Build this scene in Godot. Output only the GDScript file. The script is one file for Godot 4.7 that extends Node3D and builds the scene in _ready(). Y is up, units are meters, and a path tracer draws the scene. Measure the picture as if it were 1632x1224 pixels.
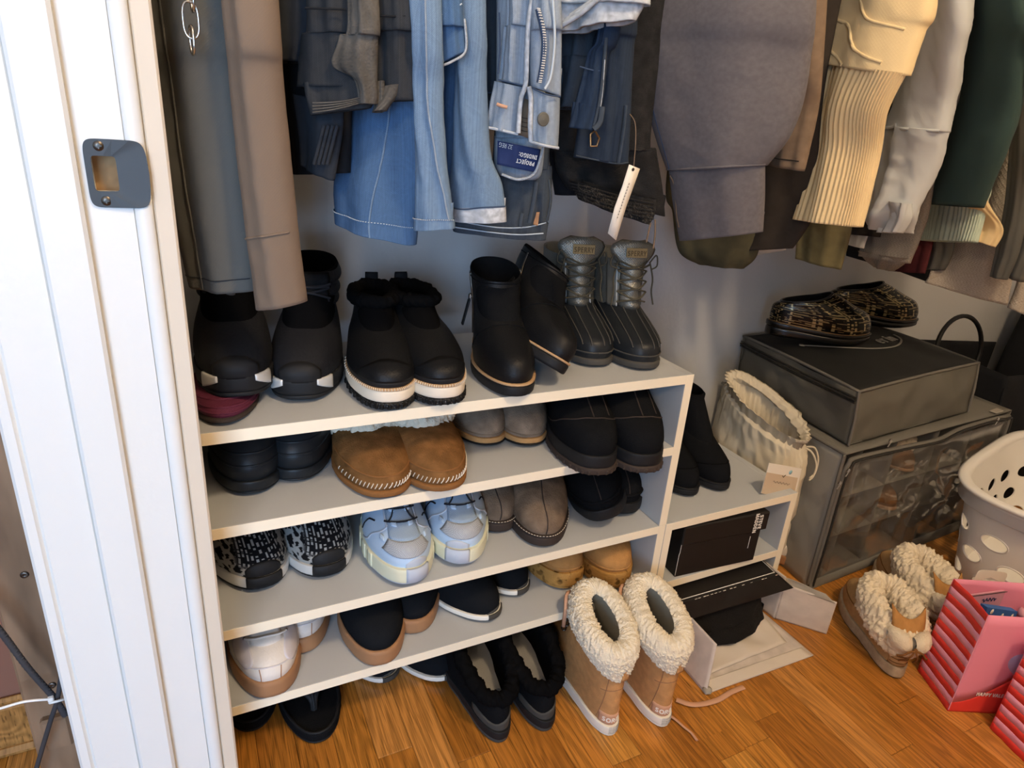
extends Node3D

var M := {}
var T := {}
var used := {}
var flat_grid := false
var rng := RandomNumberGenerator.new()
var nz := FastNoiseLite.new()
var nc := FastNoiseLite.new()
const T1 := 0.588
const T2 := 0.455
const T3 := 0.294
const T4 := 0.157
const WALL := -0.45

func _ready():
	rng.seed = 7
	nz.seed = 3; nz.frequency = 1.0; nz.noise_type = FastNoiseLite.TYPE_SIMPLEX_SMOOTH; nz.fractal_octaves = 2
	nc.seed = 5; nc.frequency = 1.0; nc.noise_type = FastNoiseLite.TYPE_CELLULAR; nc.cellular_return_type = FastNoiseLite.RETURN_DISTANCE; nc.fractal_type = FastNoiseLite.FRACTAL_NONE
	view_and_light()
	textures()
	materials()
	shell()
	doorway()
	shelving()
	storage()
	shoes_top()
	shoes_second()
	shoes_third()
	shoes_fourth()
	shoes_floor()
	boxes()
	gifts()
	clothes_left()
	clothes_mid()
	clothes_right()

func view_and_light():
	var cam := Camera3D.new(); cam.name = "camera"
	add_child(cam)
	cam.fov = 60.712
	cam.near = 0.02
	cam.position = Vector3(-0.7402, 0.9521, 0.7712)
	cam.rotation_order = EULER_ORDER_YXZ
	cam.rotation = Vector3(-0.3776, -0.4804, 0.0784)
	cam.current = true
	var we := WorldEnvironment.new(); we.name = "environment"
	var e := Environment.new()
	e.background_mode = Environment.BG_SKY
	var sky := Sky.new(); var sm := ProceduralSkyMaterial.new()
	sm.sky_top_color = Color(0.45, 0.62, 0.9); sm.sky_horizon_color = Color(0.8, 0.87, 0.95)
	sm.ground_bottom_color = Color(0.4, 0.4, 0.38); sm.ground_horizon_color = Color(0.7, 0.72, 0.72)
	sky.sky_material = sm
	e.sky = sky
	e.tonemap_mode = Environment.TONE_MAPPER_LINEAR
	e.tonemap_exposure = 0.88
	e.sdfgi_enabled = true; e.ssao_enabled = true; e.ssil_enabled = true
	we.environment = e
	add_child(we)
	# daylight of the unseen bedroom window, placed to light shelves and back wall
	var al := AreaLight3D.new(); al.name = "unseen_window_light"
	al.area_size = Vector2(1.3, 1.3)
	al.light_color = Color(0.68, 0.83, 1.0)
	al.light_energy = 11.0
	al.shadow_enabled = true
	add_child(al)
	al.position = Vector3(-1.75, 1.0, 2.9)
	al.look_at(Vector3(-1.75, 1.0, 0.0))

# ---------- naming ----------
func numbered(n: String) -> String:
	if not used.has(n):
		used[n] = 0
		return n
	used[n] += 1
	return "%s_%03d" % [n, used[n]]

func tag(o: Node, label: String, cat: String, group := ""):
	o.set_meta("label", label); o.set_meta("category", cat)
	if group != "": o.set_meta("group", group)

func thing(n: String, label: String, cat: String, group := "", at := Vector3.ZERO, turn := 0.0) -> Node3D:
	var o := Node3D.new(); o.name = numbered(n)
	add_child(o)
	o.position = at; o.rotation.y = turn
	tag(o, label, cat, group)
	return o

func part(n: String, mesh, mat: Material, parent: Node3D, world := false, label := "") -> MeshInstance3D:
	var o := MeshInstance3D.new(); o.name = n
	o.mesh = fin(mesh) if mesh is SurfaceTool else mesh
	o.material_override = mat
	parent.add_child(o, true)
	if world:
		o.position = -parent.position
	if label != "": o.set_meta("label", label)
	return o

func solo(n: String, mesh, mat: Material, label: String, cat: String, group := "") -> MeshInstance3D:
	var o := MeshInstance3D.new(); o.name = numbered(n)
	o.mesh = fin(mesh) if mesh is SurfaceTool else mesh
	o.material_override = mat
	add_child(o)
	tag(o, label, cat, group)
	return o

func struct(n: String, mesh, mat: Material, parent: Node3D = null) -> MeshInstance3D:
	var o := MeshInstance3D.new(); o.name = n
	o.mesh = fin(mesh) if mesh is SurfaceTool else mesh
	o.material_override = mat
	if parent: parent.add_child(o, true)
	else:
		add_child(o)
		o.set_meta("kind", "structure")
	return o

# ---------- mesh helpers ----------
func S() -> SurfaceTool:
	var st := SurfaceTool.new()
	st.begin(Mesh.PRIMITIVE_TRIANGLES)
	return st

func fin(st: SurfaceTool) -> ArrayMesh:
	st.generate_normals()
	return st.commit()

func tri_o(st: SurfaceTool, a: Vector3, b: Vector3, c: Vector3, mid: Vector3, uv := true):
	var n := (c - a).cross(b - a)
	if n.dot((a + b + c) / 3.0 - mid) < 0.0:
		var t := b; b = c; c = t
	for p: Vector3 in [a, b, c]:
		if uv: st.set_uv(Vector2(p.x + p.z * 0.37, p.y + p.z * 0.61))
		st.add_vertex(p)

func bx(st: SurfaceTool, c: Vector3, size: Vector3, bev := 0.001, b := Basis.IDENTITY):
	st.set_smooth_group(-1)
	var h := size * 0.5
	bev = min(bev, min(h.x, min(h.y, h.z)) * 0.9)
	var f := func(s: Vector3, ax: int) -> Vector3:
		var q := s * h
		for k in 3:
			if k != ax: q[k] -= s[k] * bev
		return c + b * q
	for ax in 3:
		var a1 := (ax + 1) % 3; var a2 := (ax + 2) % 3
		for s in [-1.0, 1.0]:
			var q := []
			for e: Vector2 in [Vector2(-1, -1), Vector2(1, -1), Vector2(1, 1), Vector2(-1, 1)]:
				var v := Vector3.ZERO; v[ax] = s; v[a1] = e.x; v[a2] = e.y
				q.append(f.call(v, ax))
			tri_o(st, q[0], q[1], q[2], c); tri_o(st, q[0], q[2], q[3], c)
			for t in [-1.0, 1.0]:
				var v0 := Vector3.ZERO; v0[ax] = s; v0[a1] = t; v0[a2] = -1
				var v1 := v0; v1[a2] = 1
				tri_o(st, f.call(v0, ax), f.call(v1, ax), f.call(v1, a1), c)
				tri_o(st, f.call(v0, ax), f.call(v1, a1), f.call(v0, a1), c)
	for i in 8:
		var v := Vector3(1 if i & 1 else -1, 1 if i & 2 else -1, 1 if i & 4 else -1)
		tri_o(st, f.call(v, 0), f.call(v, 1), f.call(v, 2), c)

func box(a: Vector3, b: Vector3, bev := 0.001) -> SurfaceTool:
	var st := S()
	bx(st, (a + b) * 0.5, (b - a).abs(), bev)
	return st

# rows of points; u along a row, v along the rows; the outside is u x v
func grid(st: SurfaceTool, rows: Array, closed := false, us := 1.0, vs := 1.0, flip := false):
	st.set_smooth_group(-1 if flat_grid else 0)
	var n: int = rows[0].size()
	var m := rows.size()
	var last := n if closed else n - 1
	for i in m - 1:
		var r0: PackedVector3Array = rows[i]
		var r1: PackedVector3Array = rows[i + 1]
		var v0 := vs * i / (m - 1.0); var v1 := vs * (i + 1) / (m - 1.0)
		for j in last:
			var k := (j + 1) % n
			var u0 := us * j / float(last); var u1 := us * (j + 1) / float(last)
			var a := r0[j]; var b := r0[k]; var c := r1[j]; var d := r1[k]
			if flip:
				_v(st, a, u0, v0); _v(st, b, u1, v0); _v(st, c, u0, v1)
				_v(st, b, u1, v0); _v(st, d, u1, v1); _v(st, c, u0, v1)
			else:
				_v(st, a, u0, v0); _v(st, c, u0, v1); _v(st, b, u1, v0)
				_v(st, b, u1, v0); _v(st, c, u0, v1); _v(st, d, u1, v1)

func _v(st: SurfaceTool, p: Vector3, u: float, v: float):
	st.set_uv(Vector2(u, v)); st.add_vertex(p)

func cap(st: SurfaceTool, r: PackedVector3Array, up: bool):
	st.set_smooth_group(-1)
	var c := Vector3.ZERO
	for p in r: c += p
	c /= r.size()
	for j in r.size():
		var k := (j + 1) % r.size()
		if up: 
			_v(st, r[j], r[j].x, r[j].z); _v(st, c, c.x, c.z); _v(st, r[k], r[k].x, r[k].z)
		else:
			_v(st, r[j], r[j].x, r[j].z); _v(st, r[k], r[k].x, r[k].z); _v(st, c, c.x, c.z)

func tube(st: SurfaceTool, pts: Array, r: float, seg := 6, closed := false, flat := 1.0):
	var n := pts.size()
	if n < 2: return
	var rows := []
	var t0: Vector3 = (pts[1] - pts[0]).normalized()
	var nrm := t0.cross(Vector3.UP)
	if nrm.length() < 0.1: nrm = t0.cross(Vector3.RIGHT)
	nrm = nrm.normalized()
	for i in n:
		var t: Vector3
		if closed: t = pts[(i + 1) % n] - pts[(i + n - 1) % n]
		else: t = pts[min(i + 1, n - 1)] - pts[max(i - 1, 0)]
		t = t.normalized()
		nrm = (nrm - t * nrm.dot(t))
		if nrm.length() < 0.001: nrm = t.cross(Vector3.RIGHT)
		nrm = nrm.normalized()
		var bn := t.cross(nrm)
		var row := PackedVector3Array()
		for j in seg:
			var a := TAU * j / seg
			row.append(pts[i] + nrm * cos(a) * r + bn * sin(a) * r * flat)
		rows.append(row)
	if closed: rows.append(rows[0])
	grid(st, rows, true, 1.0, n * 0.3, false)
	if not closed:
		cap(st, rows[0], false); cap(st, rows[n - 1], true)

func curve(pts: Array, n: int, closed := false) -> Array:
	var out := []
	var m := pts.size()
	var segs := m if closed else m - 1
	for i in n:
		var f: float = segs * i / float(n if closed else n - 1)
		var k: int = min(int(f), segs - 1)
		var t := f - k
		var p0: Vector3; var p3: Vector3
		var p1: Vector3 = pts[k % m]; var p2: Vector3 = pts[(k + 1) % m]
		if closed:
			p0 = pts[(k + m - 1) % m]; p3 = pts[(k + 2) % m]
		else:
			p0 = pts[max(k - 1, 0)]; p3 = pts[min(k + 2, m - 1)]
		out.append(p1.cubic_interpolate(p2, p0, p3, t))
	return out

# lathe round y: profile of Vector2(radius, y)
func lathe(st: SurfaceTool, prof: Array, seg := 20, at := Vector3.ZERO, b := Basis.IDENTITY):
	var rows := []
	for p: Vector2 in prof:
		var row := PackedVector3Array()
		for j in seg:
			var a := TAU * j / seg
			row.append(at + b * Vector3(sin(a) * p.x, p.y, cos(a) * p.x))
		rows.append(row)
	grid(st, rows, true)

# outline (points in order) given a thickness along n
func slab(st: SurfaceTool, pts: Array, n: Vector3):
	st.set_smooth_group(-1)
	var c := Vector3.ZERO
	for p: Vector3 in pts: c += p
	c /= pts.size()
	var mid := c + n * 0.5
	var m := pts.size()
	for i in m:
		var a: Vector3 = pts[i]; var b: Vector3 = pts[(i + 1) % m]
		tri_o(st, a, b, c, mid); tri_o(st, a + n, b + n, c + n, mid)
		tri_o(st, a, b, b + n, mid); tri_o(st, a, b + n, a + n, mid)

# a sheet through rows of points, with a thickness
func sheet(st: SurfaceTool, rows: Array, th: float):
	var m := rows.size(); var n: int = rows[0].size()
	var back := []
	for i in m:
		var row := PackedVector3Array()
		for j in n:
			var du: Vector3 = rows[i][min(j + 1, n - 1)] - rows[i][max(j - 1, 0)]
			var dv: Vector3 = rows[min(i + 1, m - 1)][j] - rows[max(i - 1, 0)][j]
			row.append(rows[i][j] - du.cross(dv).normalized() * th)
		back.append(row)
	grid(st, rows)
	grid(st, back, false, 1.0, 1.0, true)
	grid(st, [back[0], rows[0]]); grid(st, [rows[m - 1], back[m - 1]])
	var l0 := PackedVector3Array(); var l1 := PackedVector3Array(); var q0 := PackedVector3Array(); var q1 := PackedVector3Array()
	for i in m:
		l0.append(rows[i][0]); l1.append(back[i][0]); q0.append(rows[i][n - 1]); q1.append(back[i][n - 1])
	grid(st, [l0, l1]); grid(st, [q1, q0])

func lettering(txt: String, h: float, parent: Node3D, mat: Material, tr: Transform3D, bold := true, depth := 0.0006, squeeze := 1.0) -> MeshInstance3D:
	var tm := TextMesh.new()
	var f := SystemFont.new(); f.font_names = PackedStringArray(["Droid Sans"])
	if bold: f.font_weight = 700
	tm.font = f; tm.text = txt; tm.font_size = 32; tm.pixel_size = h / 23.0
	tm.depth = depth
	tm.curve_step = 2.0
	var o := part("lettering", tm, mat, parent)
	tr.basis = tr.basis * Basis.from_scale(Vector3(squeeze, 1, 1))
	o.transform = tr
	return o

# ---------- lofts for shoes ----------
class Loft:
	var r: Array = []
	func at_ring(i: int, u: float) -> Vector3:
		var ring: PackedVector3Array = r[clampi(i, 0, r.size() - 1)]
		var n := ring.size()
		var f := fposmod(u, 1.0) * n
		var k := int(f) % n
		return ring[k].lerp(ring[(k + 1) % n], f - int(f))
	func ev(u: float, v: float) -> Vector3:
		var f: float = clampf(v, 0.0, 1.0) * (r.size() - 1)
		var i: int = min(int(f), r.size() - 2)
		return at_ring(i, u).cubic_interpolate(at_ring(i + 1, u), at_ring(i - 1, u), at_ring(i + 2, u), f - i)
	func nrm(u: float, v: float) -> Vector3:
		var du := ev(u + 0.012, v) - ev(u - 0.012, v)
		var dv := ev(u, v + 0.012) - ev(u, v - 0.012)
		return du.cross(dv).normalized()
	func off(u: float, v: float, d: float) -> Vector3:
		return ev(u, v) + nrm(u, v) * d
	func rows(nu: int, nv: int, v0 := 0.0, v1 := 1.0) -> Array:
		var out := []
		for i in nv + 1:
			var row := PackedVector3Array()
			for j in nu: row.append(ev(j / float(nu), lerpf(v0, v1, i / float(nv))))
			out.append(row)
		return out

func sg(x: float, p: float) -> float:
	return sign(x) * pow(abs(x), p)

func footw(t: float) -> float:
	var k := [0.70, 0.74, 0.72, 0.78, 0.92, 1.0, 1.0, 0.95, 0.90]
	var f: float = clampf(t, 0, 1) * 8.0
	var i: int = min(int(f), 7)
	return lerpf(k[i], k[i + 1], smoothstep(0.0, 1.0, f - i))

# [front z, back z, width, front y, back y, foot 0..1, squareness]
func ring(q: Array, side := 0.0, spring := 0.0, N := 44) -> PackedVector3Array:
	var out := PackedVector3Array()
	var p: float = 2.0 / q[6]
	for i in N:
		var a := TAU * i / N
		var zz := sg(cos(a), p); var xx := sg(sin(a), p)
		var t := (zz + 1.0) * 0.5
		var s: float = smoothstep(0.35, 1.0, t) * side * 0.085 * q[2] * q[5]
		var x: float = q[2] * 0.5 * xx * lerpf(1.0, footw(t), q[5]) + s
		var sp: float = spring * pow(maxf(0.0, (t - 0.62) / 0.38), 2.0)
		out.append(Vector3(x, lerpf(q[4], q[3], t) + sp, lerpf(q[1], q[0], t)))
	return out

func loft(specs: Array, side := 0.0, spring := 0.0) -> Loft:
	var l := Loft.new()
	for q in specs: l.r.append(ring(q, side, spring))
	return l

# the common shoe: outsole (and bands above it) plus an upper with a lined opening
# P: sole = [[y, grow, material, part name], ...] bottoms of bands, L, W, wedge, rings, mat, lining, inner
func shoe(n: String, label: String, group: String, P: Dictionary) -> Dictionary:
	var o := thing(n, label, P.get("cat", "shoe"), group)
	var side: float = P.get("side", 1.0)
	var L: float = P.L; var W: float = P.W; var sp: float = P.get("spring", 0.004)
	var n0: float = P.get("sq", 2.5)
	var bands: Array = P.sole
	var wd: float = P.get("wedge", 0.0)
	var res := {"o": o, "L": L}
	for i in bands.size():
		var q: Array = bands[i]
		var y0: float = 0.0 if i == 0 else bands[i - 1][0]
		var y1: float = q[0]; var g: float = q[1]
		var k0: float = 0.0 if i == 0 else 1.0
		var b0: float = y0 + wd * k0 * float(y0 > 0.0)
		var specs := []
		var e := 0.0035 if i == 0 else 0.0012
		var ff := func(y: float, gg: float) -> Array:
			var fr: float = y / bands[-1][0]
			return [L / 2 + gg, -L / 2 - gg, W + 2 * gg, y, y + wd * fr, 1.0, n0]
		specs.append(ff.call(y0, g - e)); specs.append(ff.call(y0 + e * 0.5, g)); specs.append(ff.call((y0 + y1) * 0.5, g + 0.0004))
		specs.append(ff.call(y1 - e * 0.5, g)); specs.append(ff.call(y1, g - e))
		var lf := loft(specs, side, sp)
		var st := S()
		grid(st, lf.rows(44, 8), true)
		cap(st, lf.r[0], false); cap(st, lf.r[4], true)
		if q.size() > 4: lugs(st, lf, q[4])
		part(q[3], st, q[2], o)
		res[q[3]] = lf
	if not P.has("rings"): return res
	var up := loft(P.rings, side, sp)
	var us := S()
	grid(us, up.rows(P.get("nu", 44), (P.rings.size() - 1) * 5), true)
	if P.get("closed", false): cap(us, up.r[-1], true)
	part("upper", us, P.mat, o)
	res["up"] = up
	if not P.get("closed", false):
		var top: Array = P.rings[-1].duplicate()
		var t: float = P.get("thick", 0.004)
		var a := top.duplicate(); a[0] -= t; a[1] += t; a[2] -= 2 * t
		var ys: float = bands[-1][0] + P.get("lift", 0.006)
		var low: Array = P.rings[0].duplicate(); low[0] -= 0.02; low[1] += 0.008; low[2] -= 0.014; low[3] = ys; low[4] = ys + wd
		var mid: Array = a.duplicate()
		for k in 7: mid[k] = lerpf(a[k], low[k], 0.45)
		mid[2] -= 0.004
		var li := loft([top, a, mid, low], side, 0.0)
		var ls := S()
		grid(ls, li.rows(44, 12), true)
		part("lining", ls, P.get("lining", P.mat), o)
		var iss := S()
		cap(iss, li.r[3], true)
		part("insole", iss, P.get("inner", P.get("lining", P.mat)), o)
	return res

func lugs(st: SurfaceTool, lf: Loft, n: int):
	for j in n:
		var u := j / float(n)
		var p := lf.ev(u, 0.12)
		var nn := lf.nrm(u, 0.5); nn.y = 0; nn = nn.normalized()
		var b := Basis(Vector3.UP.cross(nn), Vector3.UP, nn)
		bx(st, p + nn * 0.0005 + Vector3(0, 0.004, 0), Vector3(0.0058, 0.0075, 0.006), 0.0015, b)

func place(o: Node3D, toe: Vector3, L: float, yaw: float, pitch := 0.0, roll := 0.0):
	o.rotation_order = EULER_ORDER_YXZ
	o.rotation = Vector3(pitch, yaw, roll)
	o.position = toe - o.basis.z * L * 0.5

func on_loft(lf: Loft, uv: Array, d: float, n := 12) -> Array:
	var pts := []
	for q in uv: pts.append(Vector3(q[0], q[1], 0))
	var out := []
	for p: Vector3 in curve(pts, n): out.append(lf.off(p.x, p.y, d))
	return out

# a raised piece lying on a loft; f maps s,t in 0..1 to Vector2(u, v)
func patch(st: SurfaceTool, lf: Loft, f: Callable, nu: int, nv: int, d: float):
	var rows := []
	for i in range(-1, nv + 2):
		var row := PackedVector3Array()
		for j in range(-1, nu + 2):
			var q: Vector2 = f.call(clampf(j / float(nu), 0, 1), clampf(i / float(nv), 0, 1))
			var edge := i < 0 or j < 0 or i > nv or j > nu
			row.append(lf.off(q.x, q.y, -0.0006 if edge else d))
		rows.append(row)
	grid(st, rows)

func fleece(parent: Node3D, n: String, pts: Array, r: float, amp: float, fr: float, mat: Material, closed := true, flat := 1.0, seg := 14):
	var st := S()
	var rows := []
	var ln := 0.0
	for i in pts.size() - 1: ln += pts[i].distance_to(pts[i + 1])
	var fine := 0.0017 if r > 0.008 else 0.0026
	pts = curve(pts, int(clampf(ln / fine, 40, 260)), closed)
	seg = int(clampf(TAU * (r + amp * 0.5) / fine, 18, 60))
	var m := pts.size()
	var up := Vector3.UP
	var cen := Vector3.ZERO
	for p: Vector3 in pts: cen += p / m
	for i in m:
		var t: Vector3 = (pts[(i + 1) % m] - pts[(i + m - 1) % m]) if closed else (pts[min(i + 1, m - 1)] - pts[max(i - 1, 0)])
		t = t.normalized()
		var a := (up - t * up.dot(t)).normalized()
		var b := t.cross(a)
		var endf := 1.0
		if not closed: endf = sqrt(clampf(minf(i, m - 1 - i) / 3.0, 0.05, 1.0))
		var row := PackedVector3Array()
		for j in seg:
			var an := -TAU * j / seg
			var dir := a * cos(an) * flat + b * sin(an)
			var p: Vector3 = pts[i] + dir * r * endf
			var q := p * fr
			row.append(p + dir * amp * (0.5 - nc.get_noise_3d(q.x, q.y, q.z) - 0.4 * nc.get_noise_3d(q.x * 1.9, q.y * 1.9, q.z * 1.9) + 0.6 * nz.get_noise_3d(q.x * 0.35, q.y * 0.35, q.z * 0.35)))
		rows.append(row)
	if closed: rows.append(rows[0])
	grid(st, rows, true, 1.0, 1.0, true)
	return part(n, st, mat, parent)

func fur(parent: Node3D, n: String, pts: Array, r: float, ln: float, count: int, mat: Material):
	var st := S()
	st.set_smooth_group(-1)
	var m := pts.size()
	for k in count:
		var i := rng.randi() % m
		var p: Vector3 = pts[i].lerp(pts[(i + 1) % m], rng.randf())
		var d := Vector3(rng.randfn(), rng.randfn() * 0.8 + 0.5, rng.randfn()).normalized()
		var w := d.cross(Vector3(rng.randfn(), rng.randfn(), rng.randfn())).normalized() * 0.0006
		var a := p + d * r * 0.6
		var tip := p + d * (r + ln * rng.randf_range(0.5, 1.1)) + Vector3(0, -0.25, 0) * ln
		_v(st, a - w, 0, 0); _v(st, tip, 0.5, 1); _v(st, a + w, 1, 0)
	var o := part(n, st, mat, parent)
	o.set_meta("kind", "stuff")
	return o

func ring_pts(lf: Loft, v: float, n := 60, d := 0.0) -> Array:
	var out := []
	for j in n: out.append(lf.off(j / float(n), v, d) if d != 0.0 else lf.ev(j / float(n), v))
	return out

# ---------- hanging cloth ----------
class Cloth:
	var r: Array = []
	var th := 0.008
	var amp := 0.004
	var fr := 5.0
	var ph := 0.0
	var drift := 1.0
	var wr := 0.0015
	var noise: FastNoiseLite
	func cub(k: int, v: float) -> Vector3:
		var n := r.size()
		var f: float = clampf(v, 0, 1) * (n - 1)
		var i: int = min(int(f), n - 2)
		var p1: Vector3 = r[i][k]; var p2: Vector3 = r[i + 1][k]
		return p1.cubic_interpolate(p2, r[max(i - 1, 0)][k], r[min(i + 2, n - 1)][k], f - i)
	func ev(x: float, sy: float, v: float, g := 0.0) -> Vector3:
		var a := cub(0, v); var b := cub(1, v)
		var h := (b - a) * 0.5
		var n := h.cross(Vector3.UP).normalized()
		var fold := amp * sin(x * fr + ph + v * drift) + amp * 0.45 * sin(x * fr * 2.3 + ph * 1.7 - v * drift * 1.9)
		var c := (a + b) * 0.5
		var q := c + h * x
		var w := noise.get_noise_3d(q.x * 22.0 + ph * 9.0, q.y * 14.0, q.z * 22.0)
		w += 0.5 * noise.get_noise_3d(q.x * 60.0, q.y * 45.0 + ph * 5.0, q.z * 60.0)
		fold *= smoothstep(0.0, 0.25, 1.0 - abs(x) * 0.8)
		return q + h.normalized() * g * x + n * ((th + g) * sy + fold + w * wr * (0.3 + abs(sy)))
	func front(x: float, v: float, g := 0.0) -> Vector3:
		return ev(x, sqrt(maxf(0.0, 1.0 - pow(abs(x), 2.6))), v, g)

func section(k: float) -> Vector2:
	var a := TAU * k
	return Vector2(sg(cos(a), 0.75), sg(sin(a), 0.9))

# rows: [[left, right], ...] from the top down. opt: th amp fr ph drift wr
func cloth(rows: Array, opt := {}) -> Cloth:
	var c := Cloth.new()
	c.noise = nz
	var top: Array = rows[0]
	if opt.get("rise", true):
		var mid: Vector3 = (top[0] + top[1]) * 0.5
		var half: Vector3 = (top[1] - top[0]) * 0.5
		var hi := Vector3(mid.x, 1.44, lerpf(mid.z, -0.12, 0.8))
		rows = [[hi - half, hi + half]] + rows
	c.r = rows
	for k in opt:
		if k in ["th", "amp", "fr", "ph", "drift", "wr"]: c.set(k, opt[k])
	return c

func cloth_mesh(c: Cloth, v0 := 0.0, v1 := 1.0, g := 0.0, nu := 56, nv := 0, ribs := 0, ribamp := 0.0) -> SurfaceTool:
	var st := S()
	if nv == 0: nv = int((c.r.size() - 1) * 9 * (v1 - v0)) + 4
	var out := []
	for i in nv + 1:
		var v := lerpf(v0, v1, i / float(nv))
		var row := PackedVector3Array()
		for j in nu:
			var s := section(j / float(nu))
			var gg := g
			if ribs > 0: gg += ribamp * cos(TAU * ribs * j / nu)
			row.append(c.ev(s.x, s.y, v, gg))
		out.append(row)
	# turned in at the lower edge
	for k: float in [0.0, 0.012, 0.03]:
		var row := PackedVector3Array()
		for j in nu:
			var s := section(j / float(nu))
			var p := c.ev(s.x * 0.97, s.y * 0.62, v1, g * 0.3 - 0.0012)
			row.append(p + Vector3(0, k, 0))
		out.append(row)
	grid(st, out, true, 1.0, 1.0)
	return st

func hang(n: String, label: String, cat: String, rows: Array, mat: Material, opt := {}, group := "") -> Dictionary:
	var low: Array = rows[-1]
	var o := thing(n, label, cat, group, (low[0] + low[1]) * 0.5)
	var c := cloth(rows, opt)
	var end: float = 1.0
	part(opt.get("part", "body"), cloth_mesh(c, 0.0, end, 0.0, opt.get("nu", 56)), mat, o, true)
	return {"o": o, "c": c, "v0": 0.0}

func piece(d: Dictionary, n: String, rows: Array, mat: Material, opt := {}) -> Cloth:
	var c := cloth(rows, opt)
	part(n, cloth_mesh(c, 0, 1, 0, opt.get("nu", 48)), mat, d.o, true)
	return c

func band(d: Dictionary, n: String, v0: float, v1: float, mat: Material, g := 0.0012, ribs := 0, ribamp := 0.0):
	part(n, cloth_mesh(d.c, v0, v1, g, ribs * 4 if ribs > 0 else 56, 12, ribs, ribamp), mat, d.o, true)

func seam(d: Dictionary, n: String, xv: Array, mat: Material, r := 0.0007, g := 0.0008, c: Cloth = null, dash := 0):
	var st := S()
	if c == null: c = d.c
	var pts := []
	for q in xv: pts.append(Vector3(q[0], q[1], 0))
	var out := []
	for p: Vector3 in curve(pts, 48 if dash == 0 else dash * 2): out.append(c.front(p.x, p.y, g))
	if dash == 0: tube(st, out, r, 5)
	else:
		for k in dash: tube(st, [out[k * 2], out[k * 2 + 1]], r, 5)
	part(n, st, mat, d.o, true)


# ---------- textures ----------
func noise_tex(freq: float, normal: bool, bump := 4.0, kind := FastNoiseLite.TYPE_SIMPLEX_SMOOTH, lo := 0.75, hi := 1.0, oct := 3, size := 256) -> NoiseTexture2D:
	var t := NoiseTexture2D.new()
	var n := FastNoiseLite.new()
	n.noise_type = kind; n.frequency = freq; n.fractal_octaves = oct; n.seed = 11
	t.width = size; t.height = size; t.seamless = true; t.noise = n
	if normal:
		t.as_normal_map = true; t.bump_strength = bump
	else:
		var g := Gradient.new()
		g.set_color(0, Color(lo, lo, lo)); g.set_color(1, Color(hi, hi, hi))
		t.color_ramp = g
	return t

func pic(w: int, h: int, f: Callable) -> ImageTexture:
	var im := Image.create(w, h, false, Image.FORMAT_RGB8)
	for y in h:
		for x in w: im.set_pixel(x, y, f.call(x, y))
	return ImageTexture.create_from_image(im)

func bump(w: int, h: int, f: Callable, strength := 4.0) -> ImageTexture:
	var im := Image.create(w, h, false, Image.FORMAT_RGB8)
	for y in h:
		for x in w:
			var g: float = f.call(x, y)
			im.set_pixel(x, y, Color(g, g, g))
	im.bump_map_to_normal_map(strength)
	return ImageTexture.create_from_image(im)

func grey(g: float) -> Color:
	return Color(g, g, g)

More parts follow.
